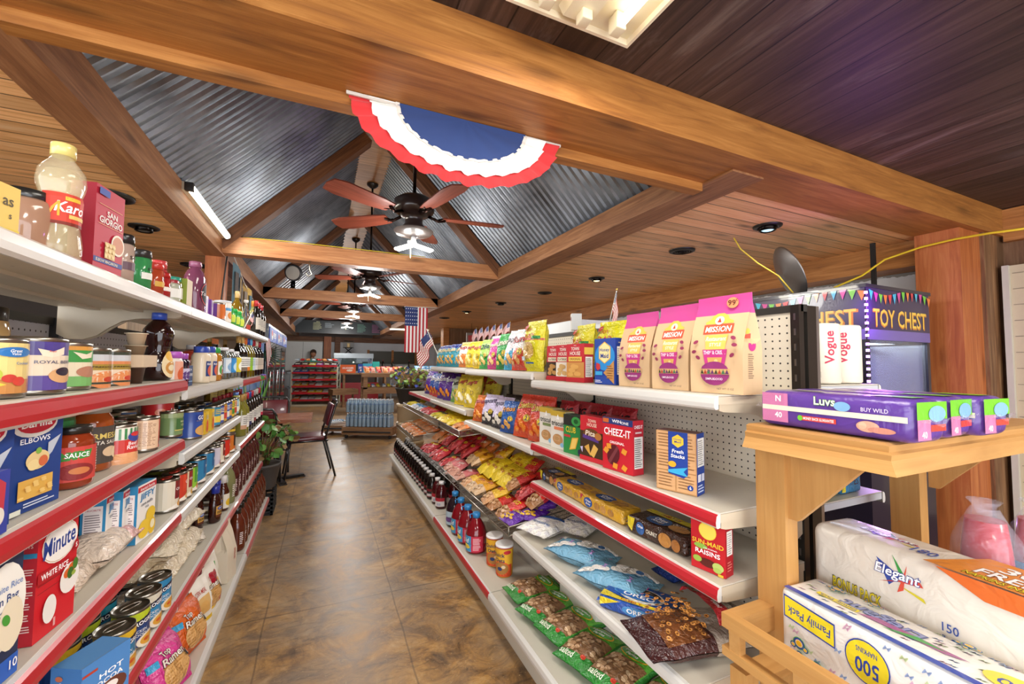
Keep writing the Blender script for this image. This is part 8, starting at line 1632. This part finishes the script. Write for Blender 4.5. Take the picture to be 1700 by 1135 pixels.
# person bending behind the counter
def person():
    root = empty('person', (.02, 14.55, 0))
    vs = [(0, 0, .88), (0, -.03, 1.02), (.02, -.10, 1.22), (.03, -.14, 1.34), (.04, -.16, 1.42), (.05, -.18, 1.50), (-.10, 0, .84), (-.11, .02, .46), (-.11, .04, .06), (-.11, -.08, .03), (.10, 0, .84), (.11, .02, .46), (.11, .04, .06), (.11, -.08, .03),
          (-.17, -.12, 1.30), (-.22, -.20, 1.08), (-.12, -.34, 1.02), (.21, -.12, 1.30), (.34, -.16, 1.14), (.52, -.22, 1.08)]
    es = [(0, 1), (1, 2), (2, 3), (3, 4), (4, 5), (0, 6), (6, 7), (7, 8), (8, 9), (0, 10), (10, 11), (11, 12), (12, 13), (3, 14), (14, 15), (15, 16), (3, 17), (17, 18), (18, 19)]
    rad = [.12, .12, .14, .10, .05, .05, .085, .06, .04, .035, .085, .06, .04, .035, .055, .042, .032, .055, .042, .032]
    me = bpy.data.meshes.new('body'); me.from_pydata(vs, es, []); o = bpy.data.objects.new('body', me); COL.objects.link(o)
    md = o.modifiers.new('s', 'SKIN'); 
    for i, r_ in enumerate(rad): me.skin_vertices[0].data[i].radius = (r_, r_)
    me.skin_vertices[0].data[0].use_root = True
    o.modifiers.new('d', 'SUBSURF').levels = 1
    dg = bpy.context.evaluated_depsgraph_get(); e = o.evaluated_get(dg).to_mesh(); V = [tuple(v.co) for v in e.vertices]; F = [list(f.vertices) for f in e.polygons]; o.evaluated_get(dg).to_mesh_clear(); bpy.data.objects.remove(o)
    mb = MB()
    mb.v = V
    for f in F:
        c = sum((Vector(V[i]) for i in f), Vector())/len(f)
        col = '#2a2e38' if c.z < .88 and abs(c.x) < .2 else '#b07a5c'
        mb.face(f, col, 'skin', True)
    mb.lathe([(.02, 1.46), (.07, 1.49), (.088, 1.55), (.085, 1.61), (.06, 1.67), (.01, 1.69)], 20, '#b07a5c', 'skin', cx=.06, cy=-.20)
    mb.lathe([(.004, 1.565), (.014, 1.572), (.004, 1.60)], 8, '#a87054', 'skin', cx=.06, cy=-.29)
    for s_ in (-1, 1): mb.lathe([(.004, 1.59), (.010, 1.60), (.004, 1.61)], 8, '#1c1410', 'skin', cx=.06+s_*.03, cy=-.278)
    mb.box(.035, -.286, 1.525, .085, -.28, 1.533, '#8a4a40', 'skin')
    for hx, hy, hz, dx, dy in ((-.12, -.34, 1.02, .2, -1), (.52, -.22, 1.08, 1, -.25)):
        d = Vector((dx, dy, -.1)).normalized(); n_ = Vector((-d.y, d.x, 0)).normalized(); p = Vector((hx, hy, hz))
        mb.tube([p-d*.02, p+d*.04, p+d*.085], .028, '#b07a5c', 'skin', 8, .03)
        for q in range(4): b_ = p+d*.08+n_*(q-1.5)*.018; mb.tube([b_, b_+d*(.04+.008*(q in (1, 2)))+Vector((0, 0, -.006)), b_+d*(.06+.008*(q in (1, 2)))+Vector((0, 0, -.02))], .0085, '#b07a5c', 'skin', 6, .007)
        mb.tube([p+n_*.025+d*.03, p+n_*.05+d*.055, p+n_*.055+d*.08], .010, '#b07a5c', 'skin', 6, .008)
    mb.build('body', parent=root)
    s_ = MB(); ring = [(.90, 0, 0, .15, .12), (1.02, 0, -.03, .15, .13), (1.15, .01, -.08, .17, .145), (1.28, .03, -.13, .19, .13), (1.37, .04, -.155, .14, .09), (1.41, .045, -.165, .07, .065)]
    s_.grid(lambda u, v: (lambda t, a: (lambda i, f: tuple((ring[i][k]*(1-f)+ring[i+1][k]*f) for k in range(5)))(min(4, int(t*5)), t*5-min(4, int(t*5))) and (lambda R_: (R_[1]+R_[3]*math.cos(a), R_[2]+R_[4]*math.sin(a), R_[0]))((lambda i, f: tuple((ring[i][k]*(1-f)+ring[i+1][k]*f) for k in range(5)))(min(4, int(t*5)), t*5-min(4, int(t*5)))))(v, 2*math.pi*u), 22, 12, '#2aa79a', 'cloth', True, wrap=True)
    for pts in ([(-.12, -.12, 1.33), (-.19, -.14, 1.26), (-.21, -.17, 1.18)], [(.16, -.12, 1.33), (.24, -.13, 1.26), (.29, -.145, 1.20)]): s_.tube(pts, .075, '#2aa79a', 'cloth', 12, .062)
    s_.build('shirt', parent=root)
    MB().lathe([(.094, 1.575), (.098, 1.62), (.085, 1.68), (.045, 1.715), (.005, 1.725)], 22, '#3a261a', 'cloth', cx=.06, cy=-.185, cap=False).build('hair', parent=root)
    root.scale = (1, 1, 1); root.location = (-.36, 15.98, 0)
    return tag(root, 'person in a turquoise shirt leaning behind the counter, one arm stretched out', 'person')
person()

# ================================================================== centre displays far down the aisle
def disp():
    root = empty('produce_table', (1.55, 11.6, 0)); 
    for x in (-.55, .55):
        for y in (-.35, .35): smat(MB().box(x-.05, y-.05, 0, x+.05, y+.05, .98, '#fff'), 'post', BROWNW, parent=root)
    smat(MB().box(-.65, -.42, .98, .65, .42, 1.02, '#fff').box(-.65, -.43, .92, .65, -.40, .98, '#fff'), 'table_top', BROWNW, parent=root); smat(MB().box(-.6, -.40, .62, .6, .40, .66, '#fff').box(-.6, -.41, .50, .6, -.39, .62, '#fff'), 'lower_shelf', BROWNW, parent=root)
    return tag(root, 'brown wooden two-level display table before the end wall', 'display table')
disp()
root = empty('slanted_crate', (.52, 12.0, .45)); smat(MB().box(-.32, -.25, 0, .32, .25, .02, '#fff').box(-.32, -.25, .02, .32, -.23, .14, '#fff').box(-.32, .23, .02, .32, .25, .14, '#fff').box(-.32, -.23, .02, -.30, .23, .14, '#fff').box(.30, -.23, .02, .32, .23, .14, '#fff'), 'box', BROWNW, parent=root)
for s_ in (-1, 1): smat(MB().box(s_*.28-.02, .1, -.45, s_*.28+.02, .16, .0, '#fff'), 'leg', BROWNW, parent=root)
root.rotation_euler = (0, 0, R(12)); tag(root, 'slatted wooden crate shelf of boxed goods left of the wooden display table', 'crate')
for i in range(6):
    o = BX['#e8e0e0'] if False else dup(list(BX.values())[i*3 % len(BX)], (0, 0, 0)); o.location = (.30+.09*i, 11.95+.018*i, .473); o.rotation_euler = Euler((0, 0, R(12))); o.scale = (.45, .7, 2.6); tag(o, 'carton in the slanted wooden crate, %s from the left' % ('first', 'second', 'third', 'fourth', 'fifth', 'sixth')[i], 'carton', 'cartons in the slanted wooden crate')
for i in range(14):
    o = dup((CB['orange'], CB['pinkc'], CB['red'])[i % 3], (0, 0, 0)); o.location = (1.05+(i % 7)*.15, 11.32+.28*(i//7), 1.03+.02*(i//7)); o.rotation_euler = Euler((R(-40), 0, .2*(i % 3))); tag(o, 'snack pack, %s in the %s row on the wooden display table' % (ORD[i % 7], ('front', 'back')[i//7]), 'snack pack', 'snack packs on the wooden display table, %s row' % ('front', 'back')[i//7])
for i in range(8):
    o = dup((CB['yell'], CB['blue'])[i % 2], (0, 0, 0)); o.location = (1.08+i*.13, 11.32, .67); o.rotation_euler = Euler((R(-50), 0, .2*(i % 3))); tag(o, 'small snack pack, %s on the lower level of the wooden display table' % ORD[i], 'snack pack', 'snack packs on the lower level of the display table')
for i, (x, c, w, h, t, l) in enumerate(((.78, '#e0642c', .42, .24, 'HUGGIES', 'orange diaper box on the counter beside the warming cabinet'), (1.12, '#2a4aa8', .12, .26, 'DRY', 'dark blue and yellow carton beside the orange box'), (1.32, '#3aa0c0', .26, .28, 'Pads', 'light blue package beside the blue and yellow carton'), (1.56, '#2fa8a0', .2, .34, '', 'teal pouch beside the light blue package'))):
    o = carton('carton', w, h, .12, [c]*6, (lambda s, t=t: (s.text(t, .5, .6, .25, '#ffffff', w=.7, bold=.02), s.ell(.6, .3, .2, .12, '#e8dcd0'))) if t else None); o.location = (x-.1, 13.2, .98); tag(o, l, 'carton')
root = empty('side_table', (1.1, 13.25, 0)); smat(MB().box(-.6, -.2, .94, .7, .25, .978, '#fff'), 'table_top', BROWNW, parent=root)
for x in (-.55, .6): smat(MB().box(x, -.15, 0, x+.06, .2, .94, '#fff'), 'leg', BROWNW, parent=root)
tag(root, 'narrow wooden table carrying diaper and pad packages near the end wall', 'table')
bw = {}
for i, (x, l) in enumerate(((2.0, 'dark wine bottle with red foil on the ledge by the end wall, leftmost'), (2.35, 'dark wine bottle on the ledge by the end wall, second'), (2.95, 'dark wine bottle on the ledge by the end wall, third'), (3.35, 'dark wine bottle on the ledge by the end wall, rightmost'))): dup(W3, (x, 15.9, 1.101), None, l, scale=1.1)
smat(MB().box(1.7, 15.75, 1.06, 3.9, 16.1, 1.10, '#fff').box(1.75, 15.8, 0, 1.85, 16.05, 1.06, '#fff').box(3.75, 15.8, 0, 3.85, 16.05, 1.06, '#fff'), 'wall_ledge', BROWNW); tag(bpy.data.objects['wall_ledge'], 'brown wooden ledge table under the end wall opening', 'ledge')
for i in range(12):
    o = dup(CB['blue'], (0, 0, 0)); o.location = (2.37+(i % 6)*.14, 11.3+.2*(i//6), 1.05); o.rotation_euler = Euler((R(-35), 0, .3*(i % 3))); o.scale = (1.3,)*3; o['label'] = 'blue snack bag, %s in the %s row behind the flowering planter' % (ORD[i % 6], ('front', 'back')[i//6]); o['group'] = 'blue snack bags behind the planter'
root = empty('snack_bin', (2.72, 11.4, 0)); smat(MB().box(-.45, -.25, .98, .45, .25, 1.02, '#fff'), 'top', BROWNW, parent=root)
for x in (-.4, .36): smat(MB().box(x, -.2, 0, x+.05, .2, .98, '#fff'), 'leg', BROWNW, parent=root)
tag(root, 'wooden table of blue snack bags behind the flowering planter', 'table')
# water cases on a dolly
def dolly(cx, cy, w, d, rz, l, h=.13):
    root = empty('dolly_platform', (cx, cy, 0), rz); smat(MB().box(-w/2, -d/2, .07, w/2, d/2, .07+h, '#fff'), 'platform', BROWNW, parent=root)
    MB().tube([(-w/2+.03, -d/2-.01, .12), (w/2-.03, -d/2-.01, .12)], .012, '#26262a', 'rubber').build('bumper', parent=root)
    for x in (-1, 1):
        for y in (-1, 1): MB().tube([(x*(w/2-.06)-.015, y*(d/2-.06), .035), (x*(w/2-.06)+.015, y*(d/2-.06), .035)], .034, '#2a2a2c', 'rubber', 14).box(x*(w/2-.06)-.02, y*(d/2-.06)-.02, .05, x*(w/2-.06)+.02, y*(d/2-.06)+.02, .072, '#9a9a9a', 'metal').build('caster', parent=root)
    return tag(root, l, 'dolly')
dolly(.83, 7.75, .88, .50, R(-28), 'wooden wheeled platform carrying the bottled water'); dolly(.30, 8.35, .44, .44, R(-20), 'smaller wheeled wooden platform with blue candy bags', .10)
wbm = MB().lathe([(.030, 0), (.032, .01), (.029, .06), (.032, .075), (.032, .14, '#2a5ab0', 'gloss'), (.032, .145), (.028, .17), (.014, .195), (.013, .21)], 10, '#a8c4dc', 'liquid').build('water_bottle'); MB().lathe([(.015, .208), (.015, .225)], 8, '#e8eef2', 'gloss').build('cap', parent=wbm)
k = 0
for lv in range(2):
    for i in range(11):
        for j in range(3):
            v = Matrix.Rotation(R(-28), 3, 'Z') @ Vector((-.36+i*.072, -.20+j*.075, 0)); o = wbm if k == 0 else dup(wbm, (0, 0, 0)); k += 1; o.location = (.83+v.x, 7.75+v.y, .203+lv*.24); tag(o, 'clear water bottle, %s in the %s row, %s layer on the wheeled platform' % (ORD[i], ('front', 'middle', 'back')[j], ('lower', 'upper')[lv]), 'water bottle', 'bottled water on the platform, %s layer' % ('lower', 'upper')[lv])
for i in range(6): o = dup(CB['blue'], (0, 0, 0)); o.location = (.18+.05*i, 8.28+.03*i, .20); o.rotation_euler = Euler((R(-70), 0, .3*i)); tag(o, 'blue candy bag, %s from the left on the smaller wheeled platform' % ORD[i], 'candy bag', 'blue candy bags on the small platform')
# spotlight on the second tie beam, hook, big flag, small flags
root = empty('spot_lamp', (-.42, 6.70, 2.345)); MB().tube([(0, 0, 0), (0, 0, .10)], .03, '#1c1c20', 'metal').build('mount', parent=root); h_ = MB().lathe([(.14, -.02), (.15, .02), (.13, .08), (.09, .12), (.05, .13)], 24, '#6a6c70', 'steel').build('lamp_head', parent=root)
h_.scale = (.8,)*3; h_.location = (0, 0, .22); h_.rotation_euler = Euler((R(-80), 0, R(-20))); q = MB().lathe([(.12, -.022), (.0, -.03)], 24, '#c8c4bc', 'gloss', cap=False).build('lens', parent=h_)
tag(root, 'grey round lamp standing on the second tie beam', 'lamp')
tag(MB().tube([(-.13, 4.12, 2.2), (-.13, 4.12, 2.12), (-.11, 4.12, 2.08), (-.14, 4.12, 2.06), (-.16, 4.12, 2.09)], .006, '#c8c4b8', 'metal', 8).build('hanging_hook'), 'pale metal hook hanging under the nearest tie beam', 'hook')
root = empty('wall_flag', (1.33, 6.70, 2.18)); mb = MB()
for k in range(13): mb.grid(lambda u, v: (-.17+(k+u)/13*.36, .01*math.sin((k+u)*.9)*v-.01, -.72*v+.0), 1, 8, '#b4222c' if k % 2 == 0 else '#efebe6', 'cloth', False)
mb.grid(lambda u, v: (-.171+u*.20, -.016+.01*math.sin(u*7)*v*.4, -.30*v), 8, 4, '#26366b', 'cloth', False)
for a in range(6):
    for b in range(5): x_, z_ = -.155+a*.034, -.03-b*.058; mb.add([(x_-.008, -.026, z_), (x_, -.026, z_-.008), (x_+.008, -.026, z_), (x_, -.026, z_+.008)], [[0, 1, 2, 3]], '#ffffff', 'cloth')
mb.build('flag_cloth', parent=root); MB().tube([(-.18, 0, .0), (.42, 0, .02)], .006, '#e8e4d8', 'paint', 6).build('pole', parent=root)
tag(root, 'large stars and stripes flag hanging straight down from the second tie beam', 'flag')
for i in range(6):
    o = small_flag(735, 1.15, 1.0, (0, 0), label='small dark flag standing behind the teal chip bags, %s from the left' % ('first', 'second', 'third', 'fourth', 'fifth', 'sixth')[i], L=.30, w=.14, h=.16, rz=0, droop=1.2); o.scale = (.5, .5, .5); o.location = (1.43, 3.25+.15*i, 1.504); o.rotation_euler = Euler((0, R(-6+3*i), R(160)))
# picture banner strung along the left beam
root = empty('picture_banner', (-.70, 4.6, 1.9)); mb = MB()
cs = ['#3a6a7a', '#1f5a74', '#5a3a2c', '#3a2a24', '#a8822c', '#c8a03c', '#5a4a3c', '#8a7a6a']
for k in range(8):
    mb.grid(lambda u, v: (0+.02*math.sin((k+u)*1.3), -.42+(k+u)*.16, .21-.02*k-.01*u+(-.42)*v*(1-.05*math.sin(k))), 4, 4, cs[k], 'cloth', False)
    mb.grid(lambda u, v: (.012+.02*math.sin((k+u*.6+.2)*1.3), -.42+(k+.2+u*.6)*.16, .13-.02*k-.20*v), 3, 3, cs[(k+3) % 8], 'cloth', False)
mb.build('picture_cloth', parent=root); MB().tube([(.01, -.44, .25), (0, .2, .12), (0, .9, .02)], .005, '#d8d4cc', 'rubber', 6).build('string', parent=root)
root.location = (-.76, 4.85, 1.98); tag(root, 'fabric banner of pictures strung below the left beam past the wooden post', 'banner')
# striped flag cloth draped at the end of the top left shelf
mb = MB()
for k in range(7): mb.grid(lambda u, v: (-.44+.02*v, 4.03+(k+u)*.045, 1.50-(.26-.02*k)*v), 1, 5, '#b4222c' if k % 2 == 0 else '#ebe6e0', 'cloth', False)
tag(mb.build('striped_cloth'), 'red and white striped cloth hanging at the far end of the top left shelf', 'cloth')
# boards behind the chip bags: scoreboard-like sign
mb = MB().box(-.12, -.02, 0, .12, .02, .36, '#8f8a84', 'paint'); s = Surf(mb, lambda u, v, e: ((u-.5)*.22, -.021-e, v*.34), .22, .34, 'paint', step=9); s.rect(.1, .5, .6, .9, '#c84a4a'); s.rect(.15, .1, .85, .42, '#6a6a6c'); s.rect(.65, .5, .9, .9, '#b8b4ac'); o = mb.build('notice_sign'); o.location = (3.05, 9.0, 1.62); tag(o, 'grey and red notice sign hanging in front of the brown partition', 'sign')
tag(MB().tube([(3.05, 9.0, 1.98), (3.05, 9.0, 2.2)], .004, '#333', 'metal').build('sign_wire'), 'thin wire holding the grey and red notice sign', 'wire')
mb = MB().box(-.5, -.06, -.02, .5, .06, 0, '#e8e0cc', 'paint').box(-.48, -.055, -.028, .48, .055, -.02, '#fff2d8', 'glow'); o = mb.build('ceiling_panel_light'); o.location = (2.1, 11.4, 2.203); o.scale = (1, 3, 1); tag(o, 'lit rectangular ceiling light far down the right side', 'light fixture')
light('AREA', 'panel_light', (2.1, 11.4, 2.16), 30, NEUT, .9, .35)
